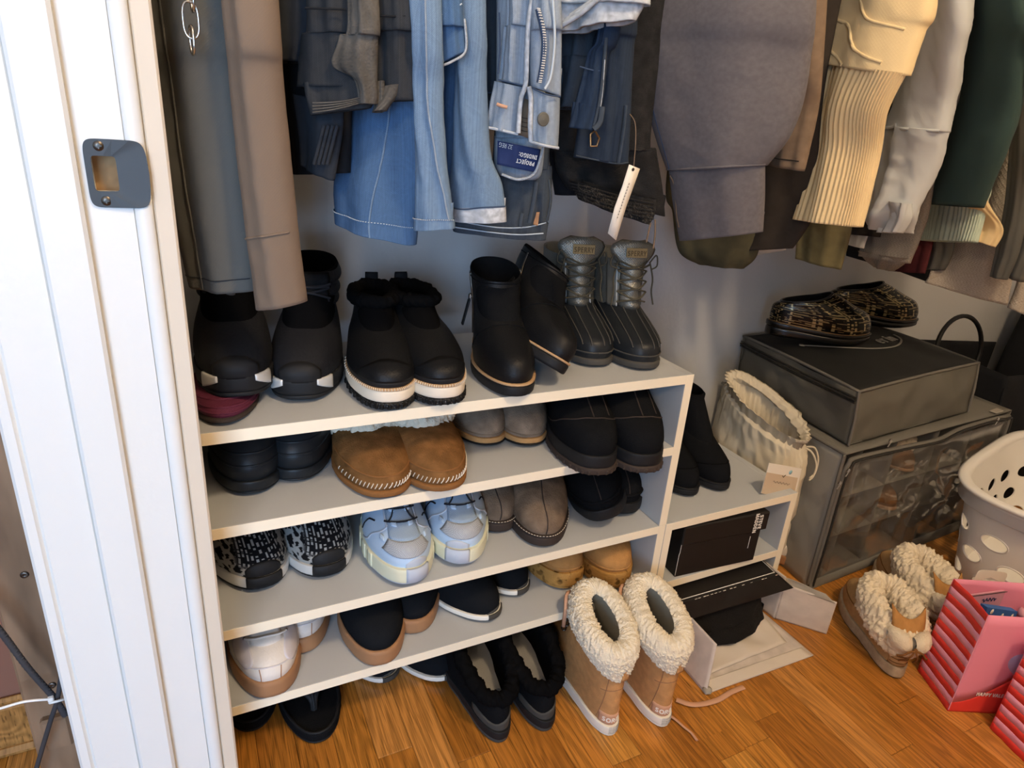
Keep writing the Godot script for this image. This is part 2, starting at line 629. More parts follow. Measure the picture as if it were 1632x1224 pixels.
func textures():
	T.grain = noise_tex(0.09, true, 3.0)
	T.fuzz = noise_tex(0.16, true, 6.0)
	T.curl = noise_tex(0.09, true, 9.0, FastNoiseLite.TYPE_CELLULAR)
	T.mottle = noise_tex(0.012, false, 0, FastNoiseLite.TYPE_SIMPLEX_SMOOTH, 0.62, 1.0, 4)
	T.soft = noise_tex(0.02, false, 0, FastNoiseLite.TYPE_SIMPLEX_SMOOTH, 0.86, 1.0, 4)
	T.pale = noise_tex(0.05, false, 0, FastNoiseLite.TYPE_SIMPLEX_SMOOTH, 0.7, 1.0, 4)
	var r := RandomNumberGenerator.new(); r.seed = 21
	var streak := PackedFloat32Array()
	for i in 256: streak.append(r.randf())
	# twill with pale slubs running down the cloth
	T.denim = pic(256, 256, func(x, y):
		var tw := 0.5 + 0.5 * sin((x + y) * TAU / 8.0)
		var s: float = streak[x] * 0.5 + streak[(x * 3 + 17) % 256] * 0.2
		var m := nz.get_noise_2d(sin(x * TAU / 256.0) * 1.5 + 3.0 + y * 0.004, cos(x * TAU / 256.0) * 1.5 + sin(y * TAU / 256.0) * 2.5) * 0.04
		return grey(clampf(0.70 + 0.06 * tw + 0.2 * s + m + r.randf() * 0.10 - 0.12, 0, 1)))
	T.heather = pic(256, 256, func(x, y):
		return grey(clampf(0.82 + 0.12 * sin(y * TAU / 4.0) * sin(x * TAU / 16.0 + streak[y] * 6.0) + (r.randf() - 0.5) * 0.22, 0, 1)))
	T.weave = bump(128, 128, func(x, y): return 0.5 + 0.25 * sin(x * TAU / 8.0) * sin(y * TAU / 8.0) + 0.15 * sin((x + y) * TAU / 16.0), 3.0)
	T.meshn = bump(128, 128, func(x, y): return 0.5 + 0.5 * cos(x * TAU / 16.0) * cos(y * TAU / 16.0), 6.0)
	T.ribn = bump(64, 16, func(x, y): return 0.5 + 0.5 * cos(x * TAU / 16.0), 5.0)
	T.mesh = pic(128, 128, func(x, y): return grey(0.72 + 0.28 * smoothstep(-0.5, 0.4, cos(x * TAU / 16.0) * cos(y * TAU / 16.0))))
	# oak: long grain along v
	var g1 := FastNoiseLite.new(); g1.seed = 8; g1.frequency = 1.0; g1.fractal_octaves = 3
	T.oak = pic(256, 1024, func(x, y):
		var u: float = x / 256.0; var v: float = y / 1024.0
		var w := g1.get_noise_2d(u * 2.5, v * 1.6)
		var ring_ := 0.5 + 0.5 * sin((u * 9.0 + w * 5.0) * TAU * 0.8)
		var fine := g1.get_noise_2d(u * 90.0 + 7.0, v * 5.0)
		var pore := smoothstep(0.30, 0.55, g1.get_noise_2d(u * 130.0, v * 9.0 + 40.0))
		var k := clampf(0.80 + 0.16 * ring_ + 0.14 * fine - 0.30 * pore, 0, 1)
		return Color(k, k * lerpf(0.96, 1.0, k), k * lerpf(0.85, 1.0, k)))
	T.speck = pic(256, 64, func(_x, _y): return grey(0.9) if r.randf() < 0.035 else grey(0.045))
	# animal print: dark blotches on pale ground
	var cn := FastNoiseLite.new(); cn.noise_type = FastNoiseLite.TYPE_CELLULAR; cn.seed = 14; cn.frequency = 1.0; cn.fractal_type = FastNoiseLite.FRACTAL_NONE
	cn.cellular_return_type = FastNoiseLite.RETURN_DISTANCE2_SUB; cn.cellular_jitter = 0.9
	T.print = pic(512, 512, func(x, y):
		var u: float = x / 512.0; var v: float = y / 512.0
		var a := cn.get_noise_2d(u * 34.0 + nz.get_noise_2d(u * 20, v * 20) * 0.3, v * 6.5)
		# middle of the upper: knitted streaks; sides: blotches
		var mid := (1.0 - smoothstep(0.085, 0.12, minf(u, 1.0 - u))) * smoothstep(0.16, 0.3, v)
		var col := floor(u * 110.0)
		var st: float = 1.0 if fmod(col, 2.0) < 0.5 and nz.get_noise_2d(col * 3.3, v * 17.0) > -0.02 else 0.0
		var bl: float = smoothstep(-0.74, -0.64, a)
		var k := lerpf(1.0 - bl, st, mid)
		return Color(0.05, 0.05, 0.06).lerp(Color(0.62, 0.62, 0.60), k))
	# gold crosshatch over black
	T.plaid = pic(512, 512, func(x, y):
		var u: float = x / 512.0; var v: float = y / 512.0
		var cu := int(u * 64.0); var cv := int(v * 56.0)
		var fu := u * 64.0 - cu; var fv := v * 56.0 - cv
		var a: float = 1.0 if streak[(cu * 7 + 3) % 256] > 0.62 and fu < 0.55 and nz.get_noise_2d(cu * 1.7, v * 14.0) > 0.02 else 0.0
		var b: float = 1.0 if streak[(cv * 11 + 90) % 256] > 0.55 and fv < 0.6 and nz.get_noise_2d(cv * 2.3 + 50.0, u * 14.0) > 0.02 else 0.0
		return grey(maxf(0.03, maxf(a, b) * 0.8)))
	T.scuff = pic(256, 256, func(x, y):
		var u: float = x / 256.0; var v: float = y / 256.0
		return grey(1.0 - 0.45 * smoothstep(0.25, 0.5, nz.get_noise_2d(u * 7.0, v * 7.0)) - 0.08 * r.randf()))

func mk(n: String, c, rough: float, o := {}) -> StandardMaterial3D:
	var m := StandardMaterial3D.new()
	m.resource_name = n
	m.albedo_color = Color(c) if c is String else c
	m.roughness = rough
	m.metallic_specular = o.get("spec", 0.35)
	m.metallic = o.get("metal", 0.0)
	if o.has("a"): m.albedo_texture = T[o.a]
	if o.has("n"):
		m.normal_enabled = true; m.normal_texture = T[o.n]; m.normal_scale = o.get("ns", 0.6)
	if o.get("tri", true) and (o.has("a") or o.has("n")):
		m.uv1_triplanar = true
		var s: float = o.get("s", 8.0)
		m.uv1_scale = Vector3(s, o.get("sy", s), s)
		if o.has("w"): m.uv1_world_triplanar = true
	elif o.has("us"): m.uv1_scale = o.us
	if o.has("rim"):
		m.rim_enabled = true; m.rim = o.rim; m.rim_tint = 0.6
	if o.has("coat"):
		m.clearcoat_enabled = true; m.clearcoat = o.coat; m.clearcoat_roughness = o.get("coatr", 0.2)
	m.cull_mode = BaseMaterial3D.CULL_DISABLED
	M[n] = m
	return m

func materials():
	mk("wall", "c6c8ca", 0.9, {"n": "grain", "ns": 0.08, "s": 3.0})
	mk("ceiling", "d8d6d0", 0.95)
	mk("paint", "d9dad6", 0.35, {"n": "grain", "ns": 0.05, "s": 4.0})
	mk("paint_edge_shaded", "cfc4b2", 0.5)  # casing edge in beige: its shade is put into the colour
	mk("brown_wall", "8a5f4c", 0.8)
	mk("laminate", "b6babc", 0.35)  # boards darkened: grazing light on their tops put into the colour
	mk("laminate_edge_lit", "f0e6cd", 0.45)  # beige edging, brightened to paint in the light from the front
	mk("bronze", "3f4346", 0.5, {"metal": 0.25})
	mk("raw_wood", "c09a6e", 0.8, {"a": "mottle", "s": 6.0})
	mk("post_wood", "9f7f62", 0.7, {"a": "mottle", "s": 5.0, "sy": 1.0})
	mk("floor_base", "5c3616", 0.8)
	for i in 7:
		mk("oak%d" % i, ["d18f3e", "c58436", "d89a48", "bd7c32", "cc893a", "d3934a", "b6762e"][i], 0.32, {"a": "oak", "tri": false, "spec": 0.5})
	mk("hall_trim", "b98448", 0.4, {"a": "oak", "s": 3.0})
	mk("cord", "3b3a3c", 0.7)
	mk("white_plastic", "e6e4de", 0.4)
	mk("basket", "efece6", 0.38)
	mk("chrome", "c9c9c6", 0.22, {"metal": 1.0})
	mk("brass", "9a7f5c", 0.35, {"metal": 1.0})
	mk("dark_metal", "5b5650", 0.35, {"metal": 1.0})
	# shoes
	mk("black_leather", "0f1012", 0.5, {"n": "grain", "ns": 0.35, "s": 14.0})
	mk("black_suede", "17181a", 0.95, {"n": "fuzz", "ns": 0.5, "s": 14.0, "spec": 0.1})
	mk("black_knit", "1a1c1f", 0.95, {"n": "weave", "ns": 0.6, "s": 40.0, "spec": 0.1})
	mk("black_nylon", "16171b", 0.7, {"n": "grain", "ns": 0.3, "s": 8.0})
	mk("black_rubber", "1b1c1e", 0.62)
	mk("grey_rubber", "45433f", 0.75)
	mk("clog_rubber", "1f2225", 0.42)
	mk("black_fur", "0d0d0e", 0.9, {"spec": 0.1})
	mk("speck_rubber", "ffffff", 0.6, {"a": "speck", "tri": false, "us": Vector3(3, 1, 1)})
	mk("cream_foam", "e2d7c2", 0.6)
	mk("welt", "b3926c", 0.8)
	mk("white_foam", "ece7da", 0.55)
	mk("green_foam", "dcdcc0", 0.5)
	mk("pale_suede", "bfac90", 0.92, {"a": "soft", "n": "fuzz", "ns": 0.3, "s": 10.0, "spec": 0.1})
	mk("honey_suede", "c49e6e", 0.92, {"a": "soft", "n": "fuzz", "ns": 0.3, "s": 10.0, "spec": 0.1})
	mk("maroon", "5c2438", 0.7, {"n": "weave", "ns": 0.8, "s": 30.0})
	mk("chestnut", "93693f", 0.92, {"a": "mottle", "n": "fuzz", "ns": 0.4, "s": 9.0, "spec": 0.12})
	mk("chestnut_dark", "835b36", 0.9, {"n": "fuzz", "ns": 0.4, "s": 14.0, "spec": 0.12})
	mk("sand_suede", "a08c78", 0.95, {"a": "mottle", "n": "fuzz", "ns": 0.4, "s": 9.0, "spec": 0.1})
	mk("taupe_suede", "94806c", 0.95, {"a": "mottle", "n": "fuzz", "ns": 0.4, "s": 8.0, "spec": 0.1})
	mk("tan_suede", "c08e56", 0.92, {"a": "soft", "n": "fuzz", "ns": 0.4, "s": 10.0, "spec": 0.12})
	mk("tan_scuffed", "b98c4e", 0.85, {"a": "scuff", "n": "fuzz", "ns": 0.3, "s": 6.0, "spec": 0.15})
	mk("camel_suede", "cf9d68", 0.92, {"a": "soft", "n": "fuzz", "ns": 0.3, "s": 10.0, "spec": 0.12})
	mk("cork", "b58b5a", 0.9, {"n": "fuzz", "ns": 0.8, "s": 20.0})
	mk("dark_sole", "3a312c", 0.75)
	mk("gum", "9c7452", 0.6)
	mk("fleece", "e6d9c0", 1.0, {"n": "curl", "ns": 0.8, "s": 16.0, "spec": 0.05, "rim": 0.3})
	mk("sherpa", "e8dec8", 1.0, {"n": "curl", "ns": 1.0, "s": 22.0, "spec": 0.05, "rim": 0.3})
	mk("lining_grey", "a2a19c", 0.95, {"n": "fuzz", "ns": 0.5, "s": 14.0})
	mk("lining_cream", "b9b09a", 0.95, {"n": "fuzz", "ns": 0.6, "s": 14.0})
	mk("thread_white", "e4d9c4", 0.8)
	mk("thread_gold", "b08a56", 0.8)
	mk("pewter", "7b7a72", 0.40, {"metal": 0.55, "n": "meshn", "ns": 0.35, "s": 30.0})
	mk("pewter_edge", "67665f", 0.5, {"metal": 0.4})
	mk("lace_olive", "4a463a", 0.85)
	mk("patch_leather", "8d7a56", 0.7, {"n": "grain", "ns": 0.5, "s": 14.0})
	mk("patch_print", "5b4c34", 0.8)
	mk("print", "ffffff", 0.9, {"a": "print", "tri": false})
	mk("sky_knit", "a9c0d8", 0.85, {"a": "mesh", "n": "meshn", "ns": 0.5, "s": 60.0})
	mk("sky_skin", "b4cbe2", 0.5)
	mk("sky_grey", "bcc2c8", 0.5, {"a": "mesh", "n": "meshn", "ns": 0.6, "s": 50.0})
	mk("sky_toe", "b7c0cc", 0.45)
	mk("lace_black", "202228", 0.8)
	mk("white_leather", "d9d2c8", 0.55, {"n": "grain", "ns": 0.3, "s": 10.0})
	mk("white_patch", "c9c4c6", 0.6)
	mk("silver", "d8d8d4", 0.45, {"metal": 0.3})
	mk("blush", "c79a7c", 0.8)
	mk("plaid", "c9b684", 0.30, {"a": "plaid", "tri": false, "metal": 0.75, "coat": 0.6})
	mk("gloss_black", "0e0e0d", 0.22, {"coat": 0.6})
	mk("label_blue", "26345e", 0.8)
	# storage
	mk("canvas_grey", "716f68", 0.9, {"n": "weave", "ns": 0.4, "s": 40.0})
	mk("canvas_lit", "98968e", 0.9, {"n": "weave", "ns": 0.4, "s": 40.0})  # left side canvas, lightened to paint in the light falling there
	mk("bag_side", "636159", 0.8, {"n": "weave", "ns": 0.4, "s": 50.0})
	mk("bag_top", "1f2020", 0.75, {"n": "weave", "ns": 0.4, "s": 50.0})
	mk("piping", "6b6862", 0.6)
	mk("zip", "2c2b29", 0.6)
	mk("print_grey", "7d7b75", 0.8)
	mk("muslin", "cfc5ae", 0.95, {"n": "weave", "ns": 0.5, "s": 40.0})
	mk("card_white", "e6dfd0", 0.8)
	mk("card_tan", "c9b59a", 0.85)
	mk("card_grey", "9d978c", 0.85)
	mk("ink", "3a332c", 0.9)
	mk("sticker_blue", "8fb9c4", 0.6)
	mk("box_black", "1c1917", 0.55)
	mk("box_white", "ddd3ca", 0.8, {"a": "soft", "s": 4.0})
	mk("tissue", "d0c6b8", 0.85)
	mk("foam_black", "121110", 0.95, {"n": "fuzz", "ns": 0.4, "s": 8.0})
	mk("print_white", "eeeae2", 0.7)
	mk("gift_red", "e6423a", 0.5)
	mk("gift_pink", "f4a8c0", 0.5)
	mk("gift_rose", "f098b2", 0.5)
	mk("gift_inside", "d9a0b0", 0.7)
	mk("card_blue", "3e6fb4", 0.6)
	mk("lilac", "a79cc0", 0.6)
	# cloth
	mk("charcoal_trousers", "5a5b58", 0.95, {"n": "weave", "ns": 0.3, "s": 40.0, "rim": 0.2})
	mk("taupe_trousers", "746455", 0.95, {"n": "weave", "ns": 0.3, "s": 40.0, "rim": 0.2})
	mk("navy_cloth", "2c3138", 0.95, {"a": "soft", "s": 10.0})
	mk("black_cloth", "1c1e22", 0.95, {"a": "soft", "s": 10.0})
	mk("charcoal_denim", "43464a", 0.95, {"a": "denim", "s": 14.0})
	mk("charcoal_faded", "6a665f", 0.95, {"a": "mottle", "n": "fuzz", "ns": 0.3, "s": 6.0})
	mk("denim_mid", "668cb9", 0.95, {"a": "denim", "s": 15.0})
	mk("denim_sky", "93b2d2", 0.95, {"a": "denim", "s": 15.0})
	mk("denim_pale", "bccddf", 0.95, {"a": "denim", "s": 15.0})
	mk("denim_white", "d3dae0", 0.95, {"a": "pale", "s": 7.0})
	mk("denim_deep", "30445f", 0.95, {"a": "denim", "s": 15.0})
	mk("denim_ink", "39475a", 0.95, {"a": "denim", "s": 15.0})
	mk("denim_grey", "55606c", 0.95, {"a": "denim", "s": 15.0})
	mk("denim_black", "2e2d2c", 0.95, {"a": "mottle", "n": "fuzz", "ns": 0.6, "s": 12.0})
	mk("denim_edge", "c2cad0", 0.9, {"a": "pale", "s": 20.0})
	mk("stitch_navy", "3c4c64", 0.9)
	mk("stitch_pale", "b8c4cc", 0.9)
	mk("slate_fleece", "6f6b6d", 0.98, {"a": "soft", "s": 20.0, "rim": 0.25})
	mk("brown_cloth", "3a332c", 0.95, {"a": "soft", "s": 10.0})
	mk("olive_cloth", "55503a", 0.95, {"a": "soft", "s": 10.0})
	mk("olive_pale", "7b7350", 0.95, {"a": "soft", "s": 10.0})
	mk("camel_cloth", "84705c", 0.95, {"a": "soft", "s": 10.0})
	mk("cream_knit", "e6cf9f", 0.95, {"n": "weave", "ns": 0.3, "s": 30.0, "rim": 0.2})
	mk("ice_fleece", "c6cbcc", 0.95, {"n": "weave", "ns": 0.2, "s": 30.0, "rim": 0.2})
	mk("heather_knit", "b0a89c", 0.95, {"a": "heather", "s": 10.0})
	mk("forest_fleece", "354a48", 0.95, {"n": "weave", "ns": 0.2, "s": 30.0, "rim": 0.2})
	mk("mint_knit", "c2d2c2", 0.95, {"n": "weave", "ns": 0.3, "s": 30.0})
	mk("burgundy_cloth", "5e2c30", 0.95, {"a": "soft", "s": 10.0})
	mk("oat_knit", "d2c8ba", 0.95, {"a": "heather", "n": "weave", "ns": 0.5, "s": 10.0})
	mk("rod", "d8d6d0", 0.4)
	var v := mk("vinyl", Color(0.62, 0.6, 0.57, 0.09), 0.12, {"spec": 0.5})
	v.transparency = BaseMaterial3D.TRANSPARENCY_ALPHA
	var b := mk("bulb", "fff0d8", 0.5)
	b.emission_enabled = true; b.emission = Color(1.0, 0.82, 0.6); b.emission_energy_multiplier = 3.0
	var gl := mk("glass", Color(0.9, 0.95, 1.0, 0.06), 0.05)
	gl.transparency = BaseMaterial3D.TRANSPARENCY_ALPHA


# ---------- the closet and the room behind ----------
func shell():
	var fl := struct("floor", box(Vector3(-3.4, -0.06, -0.6), Vector3(2.2, -0.008, 3.3)), M.floor_base)
	# strip oak boards running front to back, each a board of its own
	var w := 0.0572
	var r := RandomNumberGenerator.new(); r.seed = 4
	for i in 58:
		var x0 := -1.30 + i * w + 0.0135
		var z := WALL - r.randf() * 0.5
		while z < 1.6:
			var ln := r.randf_range(0.32, 0.95)
			var a := maxf(z, WALL - 0.02); var b := minf(z + ln, 1.62)
			z += ln
			if b - a < 0.03: continue
			var st := S()
			bx(st, Vector3(x0 + w * 0.5, -0.004 - r.randf() * 0.0004, (a + b) * 0.5), Vector3(w - 0.0005, 0.008, b - a - 0.0006), 0.0008)
			var mi := MeshInstance3D.new(); mi.name = "plank"
			mi.mesh = plank_uv(st, r.randf(), r.randf())
			mi.material_override = M["oak%d" % (r.randi() % 7)]
			fl.add_child(mi, true)
	struct("wall_back", box(Vector3(-0.89, 0, WALL - 0.12), Vector3(2.2, 2.5, WALL)), M.wall)
	struct("wall_left", box(Vector3(-0.89, 0, WALL), Vector3(-0.778, 2.5, 0.07)), M.wall)
	struct("wall_header", box(Vector3(-0.89, 2.08, 0.07), Vector3(-0.778, 2.5, 1.77)), M.wall)
	struct("wall_unseen_left_front", box(Vector3(-0.89, 0, 1.4), Vector3(-0.778, 2.5, 1.77)), M.wall)  # unseen wall end, placed to limit how far window light reaches
	struct("wall_right", box(Vector3(2.05, 0, WALL), Vector3(2.2, 2.5, 1.75)), M.wall)
	struct("wall_front", box(Vector3(-0.89, 0, 1.65), Vector3(2.2, 2.5, 1.77)), M.wall)
	struct("ceiling", box(Vector3(-3.4, 2.5, -0.6), Vector3(2.2, 2.6, 3.3)), M.ceiling)
	struct("wall_hall", box(Vector3(-3.4, 0, -0.32), Vector3(-0.89, 2.5, -0.2)), M.brown_wall)
	struct("wall_hall_far", box(Vector3(-3.4, 0, -0.2), Vector3(-3.28, 2.5, 3.3)), M.wall)
	var bb := S()
	bx(bb, Vector3(-2.09, 0.045, -0.193), Vector3(2.37, 0.09, 0.014), 0.003)
	bx(bb, Vector3(-2.09, 0.096, -0.195), Vector3(2.37, 0.012, 0.01), 0.004)
	bx(bb, Vector3(-2.09, 0.008, -0.185), Vector3(2.37, 0.016, 0.016), 0.006)
	struct("baseboard_hall", bb, M.hall_trim)
	# unseen wall and window, placed so daylight reaches the shelves
	struct("wall_window_right", box(Vector3(-1.2, 0, 3.1), Vector3(-0.89, 2.5, 3.25)), M.wall)
	struct("wall_window_left", box(Vector3(-3.28, 0, 3.1), Vector3(-2.3, 2.5, 3.25)), M.wall)
	struct("wall_window_sill", box(Vector3(-2.3, 0, 3.1), Vector3(-1.2, 0.35, 3.25)), M.wall)
	struct("wall_window_head", box(Vector3(-2.3, 1.65, 3.1), Vector3(-1.2, 2.5, 3.25)), M.wall)
	struct("wall_hall_side", box(Vector3(-0.89, 0, 1.77), Vector3(-0.778, 2.5, 3.25)), M.wall)
	var wf := S()
	for x: float in [-2.28, -1.75, -1.22]: bx(wf, Vector3(x, 1.0, 3.17), Vector3(0.04, 1.3, 0.05), 0.004)
	for y: float in [0.37, 1.0, 1.63]: bx(wf, Vector3(-1.75, y, 3.17), Vector3(1.1, 0.04, 0.05), 0.004)
	var win := struct("unseen_window_1", wf, M.paint)
	part("pane", box(Vector3(-2.28, 0.37, 3.168), Vector3(-1.22, 1.63, 3.172)), M.glass, win)
	# ceiling lamp out of view, placed to light clothes and shelves warmly
	var lamp := thing("unseen_ceiling_lamp", "unseen round white glass ceiling lamp, out of view, lighting the clothes and shelf fronts", "lamp", "", Vector3(-0.1, 2.5, 1.35))
	var st := S()
	lathe(st, [Vector2(0.001, 0), Vector2(0.09, 0), Vector2(0.09, -0.02), Vector2(0.001, -0.02)], 24)
	part("base", st, M.white_plastic, lamp)
	st = S()
	lathe(st, [Vector2(0.085, -0.02), Vector2(0.12, -0.05), Vector2(0.11, -0.10), Vector2(0.06, -0.13), Vector2(0.001, -0.135)], 24)
	part("globe", st, M.bulb, lamp)
	var om := OmniLight3D.new(); om.name = "unseen_lamp_light"
	om.light_color = Color(1.0, 0.87, 0.71); om.light_energy = 2.6
	om.light_size = 0.11; om.omni_range = 8.0; om.omni_attenuation = 2.0; om.shadow_enabled = true
	lamp.add_child(om)
	om.position = Vector3(0, -0.08, 0)
	# bedroom lamp out of view, placed to light jamb and shelf fronts
	lamp = thing("unseen_floor_lamp", "unseen white globe floor lamp in the bedroom, out of view, lighting the jamb and shelf fronts", "lamp", "", Vector3(-1.35, 0, 1.3))
	st = S()
	lathe(st, [Vector2(0.14, 0), Vector2(0.14, 0.02), Vector2(0.012, 0.03), Vector2(0.012, 1.36), Vector2(0.06, 1.37), Vector2(0.001, 1.39)], 24)
	part("stem", st, M.white_plastic, lamp)
	st = S()
	lathe(st, [Vector2(0.06, 1.385), Vector2(0.11, 1.42), Vector2(0.12, 1.48), Vector2(0.11, 1.54), Vector2(0.06, 1.58), Vector2(0.001, 1.59)], 24)
	part("globe", st, M.bulb, lamp)
	om = OmniLight3D.new(); om.name = "unseen_bedroom_light"
	om.light_color = Color(1.0, 0.88, 0.74); om.light_energy = 0.6
	om.light_size = 0.11; om.omni_range = 8.0; om.omni_attenuation = 2.0; om.shadow_enabled = true
	lamp.add_child(om)
	om.position = Vector3(0, 1.48, 0)
	# rod that the clothes hang from
	var rod := S()
	tube(rod, [Vector3(-0.776, 1.45, -0.12), Vector3(2.05, 1.45, -0.12)], 0.016, 16)
	solo("closet_rod", rod, M.rod, "white closet rod that all the clothes hang from", "closet rod")

func plank_uv(st: SurfaceTool, du: float, dv: float) -> ArrayMesh:
	st.generate_normals()
	var am := st.commit()
	var md := MeshDataTool.new(); md.create_from_surface(am, 0)
	for i in md.get_vertex_count():
		var p := md.get_vertex(i)
		md.set_vertex_uv(i, Vector2(p.x / 0.16 + du, (p.z + p.y) / 1.3 + dv))
	am.clear_surfaces(); md.commit_to_surface(am)
	return am

# ---------- door jamb at the left ----------
func doorway():
	var H := 2.08
	var jb := func(x0: float, x1: float, z0: float, z1: float, bev: float) -> SurfaceTool:
		return box(Vector3(x0, 0, z0), Vector3(x1, H, z1), bev)
	# the strike mortise is a real hole: the jamb is built round it
	var st := S()
	var hy0 := 0.8705; var hy1 := 0.9025; var hx0 := -0.8035; var hx1 := -0.7835
	var oc := [Vector3(-0.852, 0, 0), Vector3(-0.776, 0, 0), Vector3(-0.776, H, 0), Vector3(-0.852, H, 0)]
	var ic := [Vector3(hx0, hy0, 0), Vector3(hx1, hy0, 0), Vector3(hx1, hy1, 0), Vector3(hx0, hy1, 0)]
	st.set_smooth_group(-1)
	var F := Vector3(0, 0, 0.09); var K := Vector3(0, 0, 0.07)
	for i in 4:
		var j := (i + 1) % 4
		for q: Array in [[oc[i] + F, oc[j] + F, ic[i] + F, ic[j] + F], [ic[i] + F, ic[j] + F, ic[i] + K, ic[j] + K], [oc[i] + K, oc[j] + K, oc[i] + F, oc[j] + F]]:
			for k: int in [0, 2, 1, 1, 2, 3]: _v(st, q[k], q[k].x, q[k].y)
	var jamb := struct("door_1", st, M.paint)
	struct("stop", jb.call(-0.848, -0.8125, 0.09, 0.101, 0.003), M.paint, jamb)
	struct("mortise", box(Vector3(hx0 - 0.002, hy0 - 0.004, 0.069), Vector3(hx1 + 0.002, hy1 + 0.004, 0.072)), M.raw_wood, jamb)
	struct("jamb_face", jb.call(-0.893, -0.847, 0.07, 0.096, 0.003), M.paint, jamb)
	struct("trim_1", jb.call(-0.906, -0.8925, 0.03, 0.096, 0.003), M.paint)
	# rounded bead and flat edge of the closet casing
	st = S()
	var row0 := PackedVector3Array(); var row1 := PackedVector3Array()
	for k in 13:
		var a := PI * k / 12.0
		var p := Vector3(-0.7685 - cos(a) * 0.0078, 0, 0.0865 + sin(a) * 0.0062)
		row0.append(p); row1.append(p + Vector3(0, H, 0))
	row0.append(Vector3(-0.7607, 0, 0.03)); row1.append(Vector3(-0.7607, H, 0.03))
	row0.append(Vector3(-0.7763, 0, 0.03)); row1.append(Vector3(-0.7763, H, 0.03))
	grid(st, [row0, row1], true)
	struct("trim_2", st, M.paint)
	struct("trim_3", jb.call(-0.7605, -0.7435, 0.02, 0.086, 0.002), M.paint_edge_shaded)
	# strike plate
	var sp := thing("strike_plate", "dark bronze strike plate with a square latch hole, screwed to the white door jamb", "strike plate", "", Vector3(-0.785, 0.8865, 0.0903))
	st = S()
	st.set_smooth_group(-1)
	var N := 48
	var outer := PackedVector3Array(); var inner := PackedVector3Array(); var ob := PackedVector3Array(); var ib := PackedVector3Array()
	for i in N:
		var a := TAU * i / N
		var ox := sg(cos(a), 0.28); var oy := sg(sin(a), 0.28)
		var p := Vector3(ox * 0.0225, oy * 0.0282, 0)
		if ox > 0.8: p.x += 0.0025 * (1.0 - oy * oy)
		# the lip bends back round the bead
		p.z = 0.0022 * smoothstep(-0.012, 0.014, p.x)
		var q := Vector3(-0.0085 + sg(cos(a), 0.22) * 0.0092, 0.0 + sg(sin(a), 0.22) * 0.0145, 0)
		outer.append(p + Vector3(0, 0, 0.0016)); ob.append(p); inner.append(q + Vector3(0, 0, 0.0016)); ib.append(q)
	for i in N:
		var j := (i + 1) % N
		for q: Array in [[ob[i], ob[j], outer[i], outer[j]], [outer[i], outer[j], inner[i], inner[j]], [inner[i], inner[j], ib[i], ib[j]]]:
			for k: int in [0, 2, 1, 1, 2, 3]: _v(st, q[k], 0, 0)
	part("plate", st, M.bronze, sp)
	for y: float in [0.0225, -0.0225]:
		st = S()
		lathe(st, [Vector2(0.0042, 0), Vector2(0.0040, 0.0005), Vector2(0.001, 0.0007)], 16, Vector3(-0.0105, y, 0.0015), Basis(Vector3.RIGHT, PI / 2))
		bx(st, Vector3(-0.0105, y, 0.0023), Vector3(0.005, 0.0007, 0.0004), 0.0001)
		bx(st, Vector3(-0.0105, y, 0.0023), Vector3(0.0007, 0.005, 0.0004), 0.0001)
		part("screw", st, M.dark_metal, sp)
	# wooden upright with a cord tied to it, beyond the casing
	var a0 := Vector3(-0.932, 0.6076, -0.02); var a1 := Vector3(-0.9417, 0.2491, -0.02)
	var up := thing("wooden_upright", "narrow wooden upright with screw holes beside the white door casing", "post", "", Vector3(a1.x, 0, -0.02))
	var dirv := (a0 - a1).normalized()
	var bs := Basis(dirv.cross(Vector3(0, 0, 1)), dirv, Vector3(0, 0, 1))
	st = S()
	bx(st, Vector3(-0.945 - a1.x + 0.0, 0.55, 0) , Vector3(0.052, 1.1, 0.03), 0.003)
	part("board", st, M.post_wood, up)
	for q: Vector3 in [Vector3(-0.9388, 0.4369, -0.0045), Vector3(-0.9383, 0.2712, -0.0045)]:
		st = S()
		lathe(st, [Vector2(0.0045, 0), Vector2(0.0035, 0.002), Vector2(0.001, 0.001)], 10, q - up.position + Vector3(0, 0, 0.0), Basis(Vector3.RIGHT, PI / 2))
		part("screw", st, M.dark_metal, up)
	st = S()
	bx(st, Vector3(-0.9431, 0.2005, -0.02) - up.position + Vector3(0, 0.0, 0.01), Vector3(0.03, 0.05, 0.03), 0.003)
	part("block", st, M.post_wood, up)
	var cd := thing("cord", "dark braided cord running past the wooden upright to the floor", "cord", "", Vector3(-0.9701, 0.1611, 0.01))
	st = S()
	var pts := curve([Vector3(-0.9772, 0.4369, 0.03), Vector3(-0.963, 0.3939, 0.03), Vector3(-0.9472, 0.3341, 0.03), Vector3(-0.9306, 0.2824, 0.03), Vector3(-0.924, 0.2514, 0.03)], 60)
	tube(st, pts, 0.0035, 7)
	# braid: two strands wound round it
	for ph: float in [0.0, PI]:
		var w := []
		for i in 240:
			var f := i / 239.0 * 59.0
			var p: Vector3 = pts[int(f)].lerp(pts[min(int(f) + 1, 59)], f - int(f))
			w.append(p + Vector3(cos(i * 0.55 + ph) * 0.0028, sin(i * 0.55 + ph) * 0.0028, sin(i * 0.55 + ph) * 0.002))
		tube(st, w, 0.0014, 5)
	part("upper_cord", st, M.cord, cd, true)
	st = S()
	tube(st, curve([Vector3(-0.9152, 0.3269, 0.03), Vector3(-0.9276, 0.2802, 0.032), Vector3(-0.9397, 0.248, 0.03), Vector3(-0.967, 0.1715, 0.02), Vector3(-0.9888, 0.1091, 0.02)], 30), 0.0028, 7)
	part("lower_cord", st, M.cord, cd, true)
